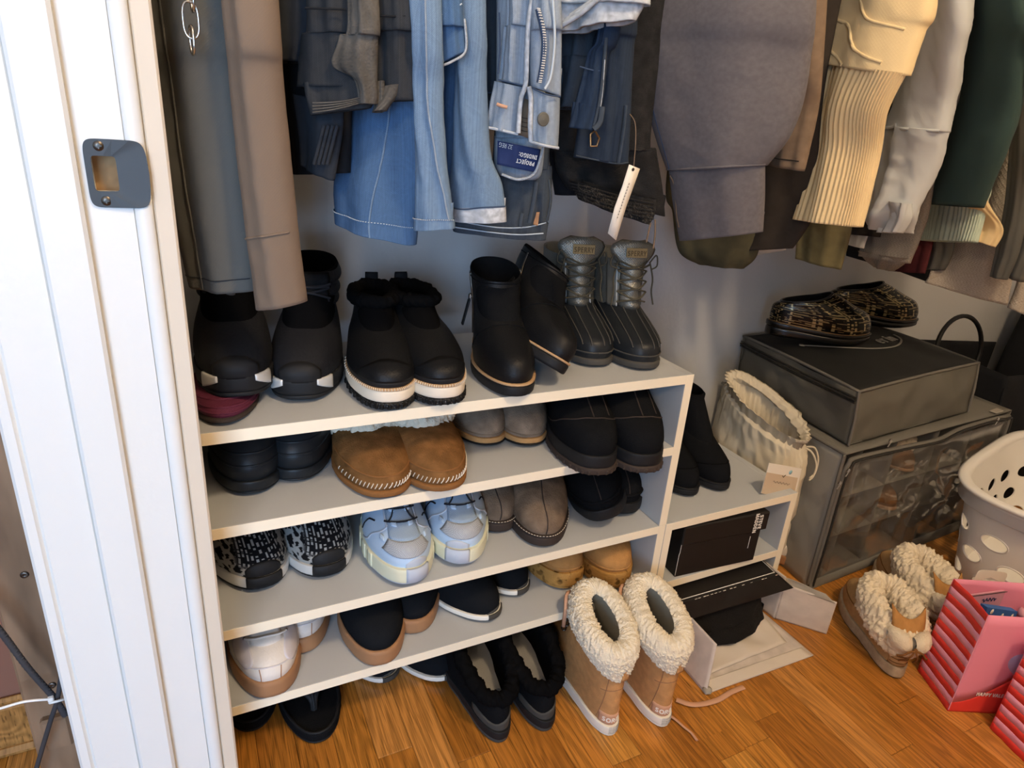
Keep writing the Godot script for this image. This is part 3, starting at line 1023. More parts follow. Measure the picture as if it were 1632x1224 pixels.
	var zt := thing("cable_tie", "white cable tie looped round the crossing dark cords", "cable tie", "", Vector3(-0.9279, 0.2804, 0.035))
	st = S()
	var lp := []
	var cc := Vector3(-0.9277, 0.2792, 0.033)
	for i in 24: lp.append(cc + Vector3(cos(TAU * i / 24) * 0.007, sin(TAU * i / 24) * 0.005, sin(TAU * i / 24) * 0.006))
	tube(st, lp, 0.0016, 6, true)
	part("loop", st, M.white_plastic, zt, true)
	st = S()
	tube(st, curve([Vector3(-0.9989, 0.2874, 0.03), Vector3(-0.9817, 0.2868, 0.03), Vector3(-0.9567, 0.2912, 0.034), Vector3(-0.9311, 0.2846, 0.034)], 20), 0.0016, 6)
	part("strap", st, M.white_plastic, zt, true)
	st = S()
	bx(st, Vector3(-0.9325, 0.2862, 0.035), Vector3(0.006, 0.006, 0.005), 0.0008)
	part("head", st, M.white_plastic, zt, true)

# ---------- white laminate shelving ----------
func shelving():
	var D := 0.295
	var th := 0.016
	var unit := func(label: String, x0: float, x1: float, y0: float, y1: float, mid: float):
		var o := thing("shelf_unit", label, "shelf unit", "", Vector3((x0 + x1) / 2, y0, -D / 2))
		var q := func(a: Vector3, b: Vector3, n: String):
			var st := box(a - o.position, b - o.position, 0.0006)
			var pn := part(n, st, M.laminate, o)
			# edge band along the front
			var e := box(Vector3(a.x, a.y, 0.0002) - o.position, Vector3(b.x, b.y, 0.0009) - o.position, 0.0002)
			part("edge_band", e, M.laminate_edge_lit, pn)
		q.call(Vector3(x0, y0, -D), Vector3(x0 + th, y1, 0), "side_panel")
		q.call(Vector3(x1 - th, y0, -D), Vector3(x1, y1, 0), "side_panel")
		q.call(Vector3(x0 + th, y1 - th, -D), Vector3(x1 - th, y1, 0), "top_board")
		q.call(Vector3(x0 + th, mid - th, -D), Vector3(x1 - th, mid, 0), "shelf_board")
	unit.call("white laminate shelf unit stacked on top, with black boots along its top board", -0.7755, 0.0, T3 + 0.0005, T1, T2)
	unit.call("white laminate shelf unit on the wood floor under the upper shelf unit", -0.7755, -0.0005, 0.0, T3, T4)
	unit.call("small white laminate shelf unit right of the stack, holding a black shoebox", 0.001, 0.339, 0.0, T3, T4)


# ---------- boots on the top board ----------
func eyelets(o: Node3D, lf: Loft, list: Array, r: float, mat: Material):
	for q in list:
		var st := S()
		var p := lf.off(q[0], q[1], 0.0006); var n := lf.nrm(q[0], q[1])
		var b := Basis(Quaternion(Vector3.UP, n))
		lathe(st, [Vector2(r, -0.001), Vector2(r, 0.0006), Vector2(r * 0.7, 0.0014), Vector2(0.0002, 0.0016)], 10, p, b)
		part("eyelet", st, mat, o)

func line_on(o: Node3D, n: String, lf: Loft, uv: Array, mat: Material, r := 0.0007, d := 0.0004, cnt := 30):
	var st := S()
	tube(st, on_loft(lf, uv, d, cnt), r, 5)
	part(n, st, mat, o)

func stitches(o: Node3D, lf: Loft, u0: float, u1: float, v0: float, v1: float, cnt: int, mat: Material, r := 0.0009, d := 0.0006, sl := 0.0):
	var st := S()
	for k in cnt:
		var u := lerpf(u0, u1, (k + 0.5) / cnt)
		tube(st, [lf.off(u, v0, d), lf.off(u + sl * 0.5, (v0 + v1) / 2, d + 0.0008), lf.off(u + sl, v1, d)], r, 5)
	part("stitching", st, mat, o)

func tab(o: Node3D, n: String, base: Vector3, w: float, h: float, mat: Material, tilt := 0.0):
	# a folded pull loop standing on the collar
	var st := S()
	var rows := []
	for k in 9:
		var a := PI * k / 8.0
		var y := sin(a) * h; var z := -cos(a) * 0.004
		var b := Basis(Vector3.RIGHT, tilt)
		rows.append(PackedVector3Array([base + b * Vector3(-w / 2, y, z), base + b * Vector3(w / 2, y, z)]))
	sheet(st, rows, 0.0015)
	part(n, st, mat, o)

func quilted_boot(side: float, label: String) -> Dictionary:
	var d := shoe("snow_sneaker", label, "black quilted winter sneaker boots", {
		"L": 0.27, "W": 0.098, "side": side, "sq": 2.9, "spring": 0.006,
		"sole": [[0.008, 0.0, M.black_rubber, "outsole"], [0.027, 0.001, M.black_rubber, "midsole"]],
		"rings": [[0.134, -0.133, 0.095, 0.025, 0.025, 1.0, 2.8], [0.133, -0.134, 0.098, 0.042, 0.045, 1.0, 2.8], [0.105, -0.13, 0.092, 0.062, 0.07, 0.8, 2.6],
			[0.055, -0.128, 0.082, 0.080, 0.080, 0.5, 2.3], [0.028, -0.128, 0.074, 0.092, 0.090, 0.2, 2.2], [0.024, -0.132, 0.083, 0.099, 0.098, 0.0, 2.2], [0.020, -0.128, 0.073, 0.106, 0.105, 0.0, 2.2],
			[0.022, -0.133, 0.087, 0.114, 0.114, 0.0, 2.2], [0.016, -0.128, 0.077, 0.123, 0.123, 0.0, 2.2], [0.018, -0.134, 0.091, 0.133, 0.135, 0.0, 2.2], [0.008, -0.132, 0.082, 0.143, 0.150, 0.0, 2.2]],
		"mat": M.black_nylon, "lining": M.black_fur})
	var o: Node3D = d.o
	var ms: Loft = d.midsole
	# pale foam showing at the toe corners
	for s: float in [-1.0, 1.0]:
		var st := S()
		patch(st, ms, func(a, b): 
			var u: float = lerpf(0.055, 0.135, a) * s
			return Vector2(u, lerpf(0.28 + 0.30 * (1.0 - a), 0.93, b)) if s > 0 else Vector2(lerpf(-0.135, -0.055, a), lerpf(0.28 + 0.30 * a, 0.93, b)), 10, 6, 0.0016)
		part("foam_accent", st, M.silver, o)
	# toe bumper rising over the front
	var st := S()
	patch(st, d.up, func(a, b): return Vector2(lerpf(-0.075, 0.075, a), lerpf(0.0, 0.14 - 0.05 * pow(abs(a - 0.5) * 2.0, 2), b)), 14, 5, 0.0022)
	part("toe_bumper", st, M.black_rubber, o)
	# tongue panel and lace hooks up the front
	st = S()
	patch(st, d.up, func(a, b): return Vector2(lerpf(-0.10, 0.10, a), lerpf(0.30, 0.97, b)), 10, 20, 0.003)
	part("tongue", st, M.black_knit, o)
	eyelets(o, d.up, [[0.08, 0.34], [-0.08, 0.34]], 0.0042, M.chrome)
	eyelets(o, d.up, [[0.10, 0.46], [-0.10, 0.46], [0.1, 0.6], [-0.1, 0.6]], 0.0035, M.gloss_black)
	st = S()
	for k in 5:
		var v := 0.34 + k * 0.11
		tube(st, on_loft(d.up, [[-0.10, v], [-0.03, v + 0.03], [0.03, v + 0.05], [0.10, v + 0.09]], 0.0045, 8), 0.0019, 6)
		tube(st, on_loft(d.up, [[0.10, v], [0.03, v + 0.03], [-0.03, v + 0.05], [-0.10, v + 0.09]], 0.0055, 8), 0.0019, 6)
	part("lace", st, M.lace_black, o)
	return d

func fur_chelsea(side: float, label: String) -> Dictionary:
	var d := shoe("ankle_boot", label, "black ankle boots with cream soles", {
		"L": 0.268, "W": 0.096, "side": side, "sq": 2.6, "spring": 0.003, "cat": "boot",
		"sole": [[0.011, 0.0015, M.speck_rubber, "outsole", 44], [0.026, 0.001, M.cream_foam, "midsole"], [0.030, 0.0016, M.welt, "welt"]],
		"rings": [[0.131, -0.131, 0.092, 0.029, 0.029, 1.0, 2.6], [0.132, -0.132, 0.095, 0.040, 0.040, 1.0, 2.6], [0.122, -0.131, 0.092, 0.053, 0.055, 0.95, 2.5], [0.082, -0.13, 0.084, 0.066, 0.07, 0.7, 2.3],
			[0.034, -0.126, 0.069, 0.078, 0.079, 0.4, 2.2], [0.004, -0.124, 0.060, 0.092, 0.092, 0.1, 2.1], [-0.006, -0.126, 0.061, 0.108, 0.108, 0.0, 2.1]],
		"mat": M.black_leather, "lining": M.black_fur, "inner": M.black_fur})
	var o: Node3D = d.o
	# rand and toe cap
	var st := S()
	patch(st, d.up, func(a, b): return Vector2(a, lerpf(0.01, 0.125, b)), 60, 4, 0.0009)
	part("rand", st, M.black_rubber, o)
	st = S()
	patch(st, d.up, func(a, b): return Vector2(lerpf(-0.15, 0.15, a), lerpf(0.13, 0.42 - 0.22 * pow(abs(a - 0.5) * 2.0, 2.0), b)), 20, 8, 0.0008)
	part("toe_cap", st, M.black_leather, o)
	# elastic side panels
	for u: float in [0.3, 0.7]:
		st = S()
		patch(st, d.up, func(a, b): return Vector2(u + (a - 0.5) * lerpf(0.05, 0.13, b), lerpf(0.5, 0.97, b)), 8, 10, 0.0006)
		part("elastic_panel", st, M.black_knit, o)
	stitches(o, d.welt, 0.0, 1.0, 0.4, 0.95, 110, M.cream_foam, 0.0005, 0.0002)
	fleece(o, "fur_collar", ring_pts(d.up, 1.0), 0.0050, 0.004, 170.0, M.black_fur)
	fur(o, "fur_fringe", ring_pts(d.up, 1.0), 0.005, 0.0075, 900, M.black_fur)
	tab(o, "pull_tab", d.up.ev(0.5, 1.0) + Vector3(0, -0.012, -0.002), 0.02, 0.030, M.black_knit)
	return d

func zip_boot(side: float, label: String) -> Dictionary:
	var d := shoe("zip_boot", label, "black leather side-zip boots", {
		"L": 0.262, "W": 0.09, "side": side, "sq": 2.4, "spring": 0.004, "cat": "boot",
		"sole": [[0.016, 0.0012, M.black_rubber, "outsole"], [0.0195, 0.0018, M.welt, "welt"]],
		"rings": [[0.128, -0.128, 0.086, 0.019, 0.019, 1.0, 2.4], [0.129, -0.129, 0.089, 0.033, 0.035, 1.0, 2.4], [0.118, -0.128, 0.087, 0.052, 0.055, 0.95, 2.3], [0.078, -0.126, 0.082, 0.070, 0.08, 0.7, 2.2],
			[0.032, -0.123, 0.075, 0.088, 0.09, 0.4, 2.2], [0.004, -0.121, 0.075, 0.11, 0.11, 0.1, 2.1], [-0.004, -0.121, 0.078, 0.125, 0.125, 0.0, 2.2], [-0.006, -0.123, 0.081, 0.133, 0.150, 0.0, 2.2]],
		"mat": M.black_leather, "lining": M.black_suede, "thick": 0.003})
	var o: Node3D = d.o
	line_on(o, "collar_seam", d.up, range(25).map(func(k): return [k / 24.0, 0.93]), M.black_suede, 0.0009)
	line_on(o, "vamp_seam", d.up, [[-0.27, 0.03], [-0.22, 0.3], [-0.12, 0.47], [0, 0.52], [0.12, 0.47], [0.22, 0.3], [0.27, 0.03]], M.black_suede, 0.0009)
	# side zip with its puller
	var u := 0.75
	line_on(o, "zip", d.up, [[u, 0.3], [u, 0.6], [u, 0.95]], M.dark_metal, 0.0022, 0.0)
	var p: Vector3 = d.up.off(u, 0.66, 0.004)
	var st := S()
	bx(st, p, Vector3(0.005, 0.01, 0.006), 0.0015)
	part("zip_slider", st, M.chrome, o)
	st = S()
	bx(st, p + Vector3(-0.006, -0.026, 0.002), Vector3(0.0035, 0.044, 0.010), 0.001, Basis(Vector3(0, 0, 1), -0.22))
	part("zip_pull", st, M.black_leather, o)
	return d

func duck_boot(side: float, label: String) -> Dictionary:
	var d := shoe("duck_boot", label, "pewter duck boots", {
		"L": 0.275, "W": 0.103, "side": side, "sq": 2.5, "spring": 0.004, "cat": "boot",
		"sole": [[0.012, 0.002, M.grey_rubber, "outsole"]],
		"rings": [[0.136, -0.136, 0.1, 0.0115, 0.0115, 1.0, 2.5], [0.137, -0.136, 0.104, 0.026, 0.03, 1.0, 2.5], [0.128, -0.134, 0.1, 0.042, 0.045, 0.95, 2.4], [0.092, -0.132, 0.090, 0.056, 0.06, 0.75, 2.3],
			[0.050, -0.13, 0.080, 0.070, 0.075, 0.5, 2.2], [0.026, -0.128, 0.076, 0.083, 0.085, 0.3, 2.2]],
		"mat": M.clog_rubber, "lining": M.black_suede})
	var o: Node3D = d.o
	# ridges down the vamp
	for u: float in [-0.16, -0.09, -0.035, 0.03, 0.085, 0.15]:
		line_on(o, "ridge", d.up, [[u * 0.8, 0.30], [u, 0.55], [u * 1.2, 0.75], [u * 1.5, 0.98]], M.grey_rubber, 0.0013, 0.0003, 18)
	line_on(o, "rubber_rim", d.up, range(25).map(func(k): return [k / 24.0, 0.15]), M.grey_rubber, 0.0016, 0.0, 50)
	# metallic shaft
	var sh := loft([[0.029, -0.129, 0.082, 0.077, 0.080, 0.25, 2.2], [0.020, -0.129, 0.082, 0.098, 0.10, 0.1, 2.2], [0.012, -0.129, 0.086, 0.128, 0.13, 0.0, 2.2], [0.008, -0.130, 0.089, 0.158, 0.160, 0.0, 2.2]], side)
	var st := S()
	grid(st, sh.rows(44, 16), true)
	var b := PackedVector3Array()
	for q in sh.r[3]: b.append(q * Vector3(0.93, 1, 0.93) + Vector3(0, -0.002, -0.004))
	var b2 := PackedVector3Array()
	for q in b: b2.append(q + Vector3(0, -0.07, 0))
	grid(st, [sh.r[3], b, b2], true)
	part("shaft", st, M.pewter, o)
	# tongue standing above the shaft, with its patch
	var tl := Loft.new()
	st = S()
	var rows := []
	for i in 15:
		var t := i / 14.0
		var row := PackedVector3Array()
		for j in 13:
			var x := (j / 12.0 - 0.5) * 2.0
			var w := (0.021 + 0.022 * smoothstep(0.52, 0.86, t)) * sqrt(maxf(0.02, 1.0 - pow(maxf(0.0, t - 0.86) / 0.16, 2.0)) )
			var puff := 0.0032 * sin(t * 26.0) * (1.0 - x * x) * (1.0 - smoothstep(0.55, 0.75, t))
			row.append(Vector3(x * w, lerpf(0.078, 0.194, t), lerpf(0.0345, 0.012, t) + 0.007 * (1.0 - x * x) + puff - 0.010 * x * x * (1.0 - t * 0.5)))
		rows.append(row)
	sheet(st, rows, 0.006)
	part("tongue", st, M.pewter, o)
	tl.r = []
	# eyestays
	for s: float in [-1.0, 1.0]:
		st = S()
		patch(st, sh, func(a, bb): return Vector2(s * lerpf(0.075, 0.135, a) if s > 0 else -lerpf(0.135, 0.075, a), lerpf(0.04, 0.98, bb)), 6, 14, 0.0035)
		part("eyestay", st, M.pewter_edge, o)
		line_on(o, "trim", sh, [[s * 0.075, 0.03], [s * 0.073, 0.5], [s * 0.076, 1.0]], M.silver, 0.0011, 0.0036)
	var ey := []
	for k in 4:
		for s: float in [-1.0, 1.0]: ey.append([s * 0.095, 0.12 + k * 0.26])
	eyelets(o, sh, ey, 0.003, M.dark_metal)
	# patch with worn lettering
	st = S()
	bx(st, Vector3(0, 0.174, 0.0262), Vector3(0.039, 0.016, 0.002), 0.0006, Basis(Vector3.RIGHT, -0.14))
	part("patch", st, M.patch_leather, o)
	lettering("SPERRY", 0.009, o, M.patch_print, Transform3D(Basis(Vector3.RIGHT, -0.14), Vector3(0, 0.1732, 0.0276)), true, 0.0005, 0.8)
	# laces
	st = S()
	for k in 4:
		var y := 0.089 + k * 0.0175
		var z := 0.033 - k * 0.004
		for s: float in [-1.0, 1.0]:
			tube(st, curve([Vector3(-s * 0.027, y, z - 0.005), Vector3(-s * 0.008, y + 0.006, z + 0.009), Vector3(s * 0.008, y + 0.010, z + 0.010 + s * 0.001), Vector3(s * 0.027, y + 0.0175, z - 0.006)], 10), 0.0016, 6)
	tube(st, curve([Vector3(-0.034, 0.152, 0.014), Vector3(-0.012, 0.148, 0.029), Vector3(0, 0.150, 0.031), Vector3(0.012, 0.148, 0.029), Vector3(0.034, 0.152, 0.014)], 14), 0.0018, 6)
	for s: float in [-1.0, 1.0]:
		tube(st, curve([Vector3(s * 0.030, 0.158, 0.02), Vector3(s * 0.037, 0.13, 0.026), Vector3(s * 0.036, 0.108, 0.030), Vector3(s * 0.040, 0.086, 0.036)], 14), 0.0015, 6)
		tube(st, curve([Vector3(s * 0.028, 0.157, 0.024), Vector3(s * 0.04, 0.17, 0.022), Vector3(s * 0.044, 0.152, 0.022), Vector3(s * 0.032, 0.147, 0.028)], 14), 0.0013, 6)
	part("lace", st, M.lace_olive, o)
	return d

func shoes_top():
	var d: Dictionary
	d = quilted_boot(1.0, "black quilted winter sneaker boot at the far left of the top board")
	place(d.o, Vector3(-0.7063, 0.608, -0.036), d.L, -0.10)
	d = quilted_boot(-1.0, "black quilted winter sneaker boot just under the taupe trouser leg, right of its mate")
	place(d.o, Vector3(-0.6134, 0.588, -0.0499), d.L, -0.22)
	d = fur_chelsea(1.0, "black fur-trimmed ankle boot with cream midsole, its mate close on its right")
	place(d.o, Vector3(-0.5256, 0.588, 0.0014), d.L, -0.20)
	d = fur_chelsea(-1.0, "black fur-trimmed ankle boot with cream midsole, next to the upright zip boot")
	place(d.o, Vector3(-0.4313, 0.588, 0.0102), d.L, -0.02)
	d = zip_boot(1.0, "black leather zip boot standing upright with thin tan welt")
	place(d.o, Vector3(-0.344, 0.588, 0.0109), d.L, -0.27)
	d = zip_boot(-1.0, "black leather zip boot tipped over against the pewter duck boots")
	d.o.rotation_order = EULER_ORDER_YXZ
	d.o.rotation = Vector3(0.03, 0.02, -0.55)
	d.o.position = Vector3(-0.2612, 0.612, -0.0021) - d.o.basis.z * 0.128
	d = duck_boot(1.0, "pewter and black duck boot beside the tipped zip boot")
	place(d.o, Vector3(-0.1568, 0.588, -0.07), d.L, -0.26)
	d = duck_boot(-1.0, "pewter and black duck boot at the right end of the top board")
	place(d.o, Vector3(-0.065, 0.588, -0.0306), d.L, -0.18)
	# maroon slipper under the leftmost boot
	d = shoe("slipper", "maroon knitted slipper poking out under the leftmost black boot", "", {
		"L": 0.25, "W": 0.088, "side": 1.0, "sq": 2.2, "cat": "slipper",
		"sole": [[0.007, 0.0005, M.dark_sole, "outsole"]],
		"rings": [[0.122, -0.122, 0.084, 0.007, 0.007, 1.0, 2.2], [0.123, -0.123, 0.088, 0.012, 0.012, 1.0, 2.2], [0.112, -0.12, 0.082, 0.019, 0.017, 0.9, 2.2], [0.080, -0.118, 0.07, 0.023, 0.019, 0.5, 2.1], [0.050, -0.115, 0.062, 0.024, 0.020, 0.3, 2.1]],
		"mat": M.maroon, "lining": M.maroon})
	for k in 4: line_on(d.o, "knit_row", d.up, [[-0.2, 0.2 + k * 0.16], [0, 0.28 + k * 0.17], [0.2, 0.2 + k * 0.16]], M.maroon, 0.0016, 0.0)
	place(d.o, Vector3(-0.7251, 0.588, -0.011), d.L, -0.12)


# ---------- second board ----------
func slipper(n: String, label: String, group: String, o := {}) -> Dictionary:
	var L: float = o.get("L", 0.26); var W: float = o.get("W", 0.098); var h: float = o.get("h", 0.058)
	var y0: float = o.sole[-1][0]; var side: float = o.get("side", 1.0)
	var b: float = o.get("bulge", 0.0)
	var sq: float = o.get("sq", 2.4)
	var H := L / 2
	return shoe(n, label, group, {
		"L": L, "W": W, "side": side, "sq": sq, "spring": o.get("spring", 0.004), "cat": o.get("cat", "slipper"), "sole": o.sole,
		"rings": [[H - 0.004, -H + 0.004, W - 0.006, y0 - 0.001, y0 - 0.001, 1.0, sq], [H - 0.003 + b, -H + 0.003 - b, W - 0.003 + b * 2, y0 + h * 0.28, y0 + 0.014, 1.0, sq],
			[H - 0.017, -H + 0.005, W - 0.006, y0 + h * 0.62, y0 + 0.026, 0.95, sq], [H - 0.05, -H + 0.007, W - 0.012, y0 + h * 0.88, y0 + 0.036, 0.85, 2.3], [H - 0.09, -H + 0.010, W - 0.024, y0 + h * 1.02, y0 + 0.042, 0.5, 2.2], [H - 0.125, -H + 0.013, W - 0.036, y0 + h * 1.05, y0 + 0.046, 0.3, 2.1]],
		"mat": o.mat, "lining": o.get("lining", o.mat)})

func moccasin(side: float, label: String) -> Dictionary:
	var d := slipper("moccasin_slipper", label, "chestnut moccasin slippers", {"side": side, "L": 0.268, "W": 0.113, "h": 0.046, "sq": 2.45, "bulge": 0.001,
		"sole": [[0.010, 0.001, M.chestnut_dark, "outsole"]], "mat": M.chestnut, "lining": M.fleece})
	var o: Node3D = d.o
	# apron edge and white whip stitching round the toe
	line_on(o, "apron_seam", d.up, [[-0.27, 0.42], [-0.2, 0.36], [-0.1, 0.31], [0, 0.29], [0.1, 0.31], [0.2, 0.36], [0.27, 0.42]], M.chestnut_dark, 0.0016, -0.0002, 40)
	stitches(o, d.up, -0.2, 0.2, 0.09, 0.19, 26, M.thread_white, 0.0008, 0.0006, 0.010)
	fleece(o, "fleece_collar", ring_pts(d.up, 1.0, 90), 0.013, 0.011, 120.0, M.fleece)
	return d

func sand_slipper(side: float, label: String) -> Dictionary:
	var d := slipper("suede_slipper", label, "sand suede slippers with cork bands", {"side": side, "L": 0.255, "W": 0.101, "h": 0.056, "sq": 2.5,
		"sole": [[0.005, 0.001, M.black_rubber, "outsole"], [0.014, 0.0004, M.cork, "cork_band"]], "mat": M.sand_suede, "lining": M.fleece})
	line_on(d.o, "edge_seam", d.up, [[-0.25, 0.12], [-0.12, 0.1], [0, 0.09], [0.12, 0.1], [0.25, 0.12]], M.taupe_suede, 0.0012, 0.0, 30)
	fleece(d.o, "fleece_collar", ring_pts(d.up, 1.0, 80), 0.009, 0.005, 130.0, M.fleece)
	return d

func clog(side: float, label: String) -> Dictionary:
	var d := slipper("rubber_clog", label, "plain black rubber clogs", {"side": side, "L": 0.265, "W": 0.105, "h": 0.072, "sq": 2.5, "bulge": 0.002, "cat": "clog", "spring": 0.004,
		"sole": [[0.006, -0.001, M.clog_rubber, "outsole"], [0.020, 0.001, M.clog_rubber, "midsole"]], "mat": M.clog_rubber})
	for v: float in [0.22, 0.34]:
		line_on(d.o, "moulded_ridge", d.up, [[-0.24, v + 0.1], [-0.12, v + 0.02], [0, v], [0.12, v + 0.02], [0.24, v + 0.1]], M.clog_rubber, 0.0022, -0.0008, 30)
	return d

func lug_boot(side: float, label: String) -> Dictionary:
	var d := shoe("lug_boot", label, "black suede boots with lug soles", {
		"L": 0.272, "W": 0.100, "side": side, "sq": 2.8, "spring": 0.004, "cat": "boot",
		"sole": [[0.012, 0.003, M.dark_sole, "outsole", 34], [0.032, 0.001, M.black_rubber, "midsole"]],
		"rings": [[0.133, -0.133, 0.096, 0.031, 0.031, 1.0, 2.8], [0.134, -0.134, 0.099, 0.048, 0.048, 1.0, 2.8], [0.122, -0.132, 0.097, 0.066, 0.07, 0.95, 2.6], [0.082, -0.130, 0.09, 0.080, 0.085, 0.8, 2.4],
			[0.032, -0.127, 0.082, 0.100, 0.10, 0.5, 2.3], [0.006, -0.125, 0.078, 0.118, 0.118, 0.2, 2.2], [0.0, -0.125, 0.078, 0.128, 0.128, 0.1, 2.2]],
		"mat": M.black_suede, "lining": M.black_suede})
	line_on(d.o, "toe_seam", d.up, [[-0.25, 0.1], [-0.17, 0.33], [-0.07, 0.44], [0.0, 0.46], [0.07, 0.44], [0.17, 0.33], [0.25, 0.1]], M.dark_sole, 0.0011, 0.0002, 40)
	line_on(d.o, "front_seam", d.up, [[0.0, 0.47], [0.0, 0.7], [0, 0.98]], M.dark_sole, 0.0012, 0.0003)
	line_on(d.o, "side_seam", d.up, [[0.10, 0.45], [0.13, 0.7], [0.12, 0.98]], M.dark_sole, 0.0011, 0.0003)
	return d

func shoes_second():
	var d: Dictionary
	d = clog(1.0, "plain black rubber clog at the left end of the second board")
	place(d.o, Vector3(-0.6991, 0.455, -0.0624), d.L, -0.10)
	d = clog(-1.0, "plain black rubber clog between its mate and the chestnut moccasin slippers")
	place(d.o, Vector3(-0.6189, 0.455, -0.0752), d.L, -0.12)
	d = moccasin(1.0, "chestnut suede moccasin slipper beside the black clogs, overhanging the board edge")
	place(d.o, Vector3(-0.5309, 0.455, 0.0045), d.L, -0.10)
	d = moccasin(-1.0, "chestnut suede moccasin slipper beside the sand suede slippers")
	place(d.o, Vector3(-0.4261, 0.455, 0.0162), d.L, 0.02)
	d = sand_slipper(1.0, "sand suede slipper set back behind the chestnut moccasins")
	place(d.o, Vector3(-0.3283, 0.455, -0.0944), d.L, -0.12)
	d = sand_slipper(-1.0, "sand suede slipper set back next to the black lug-soled boots")
	place(d.o, Vector3(-0.2475, 0.455, -0.0707), d.L, -0.16)
	d = lug_boot(1.0, "black suede lug-soled boot beside the sand slippers, toe over the edge")
	place(d.o, Vector3(-0.2104, 0.455, 0.0439), d.L, -0.30)
	d = lug_boot(-1.0, "black suede lug-soled boot against the right side panel of the upper unit")
	place(d.o, Vector3(-0.1166, 0.455, 0.0673), d.L, -0.26)

# ---------- third board ----------
func print_sneaker(side: float, label: String) -> Dictionary:
	var d := shoe("print_sneaker", label, "black and grey animal print sneakers", {
		"L": 0.265, "W": 0.112, "side": side, "sq": 2.5, "spring": 0.007, "cat": "sneaker", "nu": 66,
		"sole": [[0.006, -0.001, M.black_rubber, "outsole"], [0.022, 0.001, M.silver, "midsole"]],
		"rings": [[0.129, -0.129, 0.108, 0.021, 0.021, 1.0, 2.5], [0.128, -0.129, 0.109, 0.034, 0.04, 1.0, 2.5], [0.116, -0.127, 0.097, 0.050, 0.056, 0.95, 2.4], [0.080, -0.125, 0.088, 0.064, 0.066, 0.8, 2.3],
			[0.035, -0.122, 0.075, 0.080, 0.072, 0.5, 2.2], [0.010, -0.12, 0.066, 0.090, 0.078, 0.3, 2.1]],
		"mat": M.print, "lining": M.black_knit})
	var st := S()
	var f := func(a, b):
		var u := lerpf(-0.065, 0.065, a)
		return Vector2(u, lerpf(0.0, 0.30 - 0.12 * pow(abs(a - 0.5) * 2.0, 3.0), b))
	patch(st, d.up, f, 14, 6, 0.0014)
	part("toe_bumper", st, M.black_rubber, d.o)
	st = S()
	patch(st, d.midsole, func(a, b): return Vector2(lerpf(-0.065, 0.065, a), lerpf(0.02, 0.98, b)), 14, 4, 0.0012)
	part("toe_rubber", st, M.black_rubber, d.o)
	return d

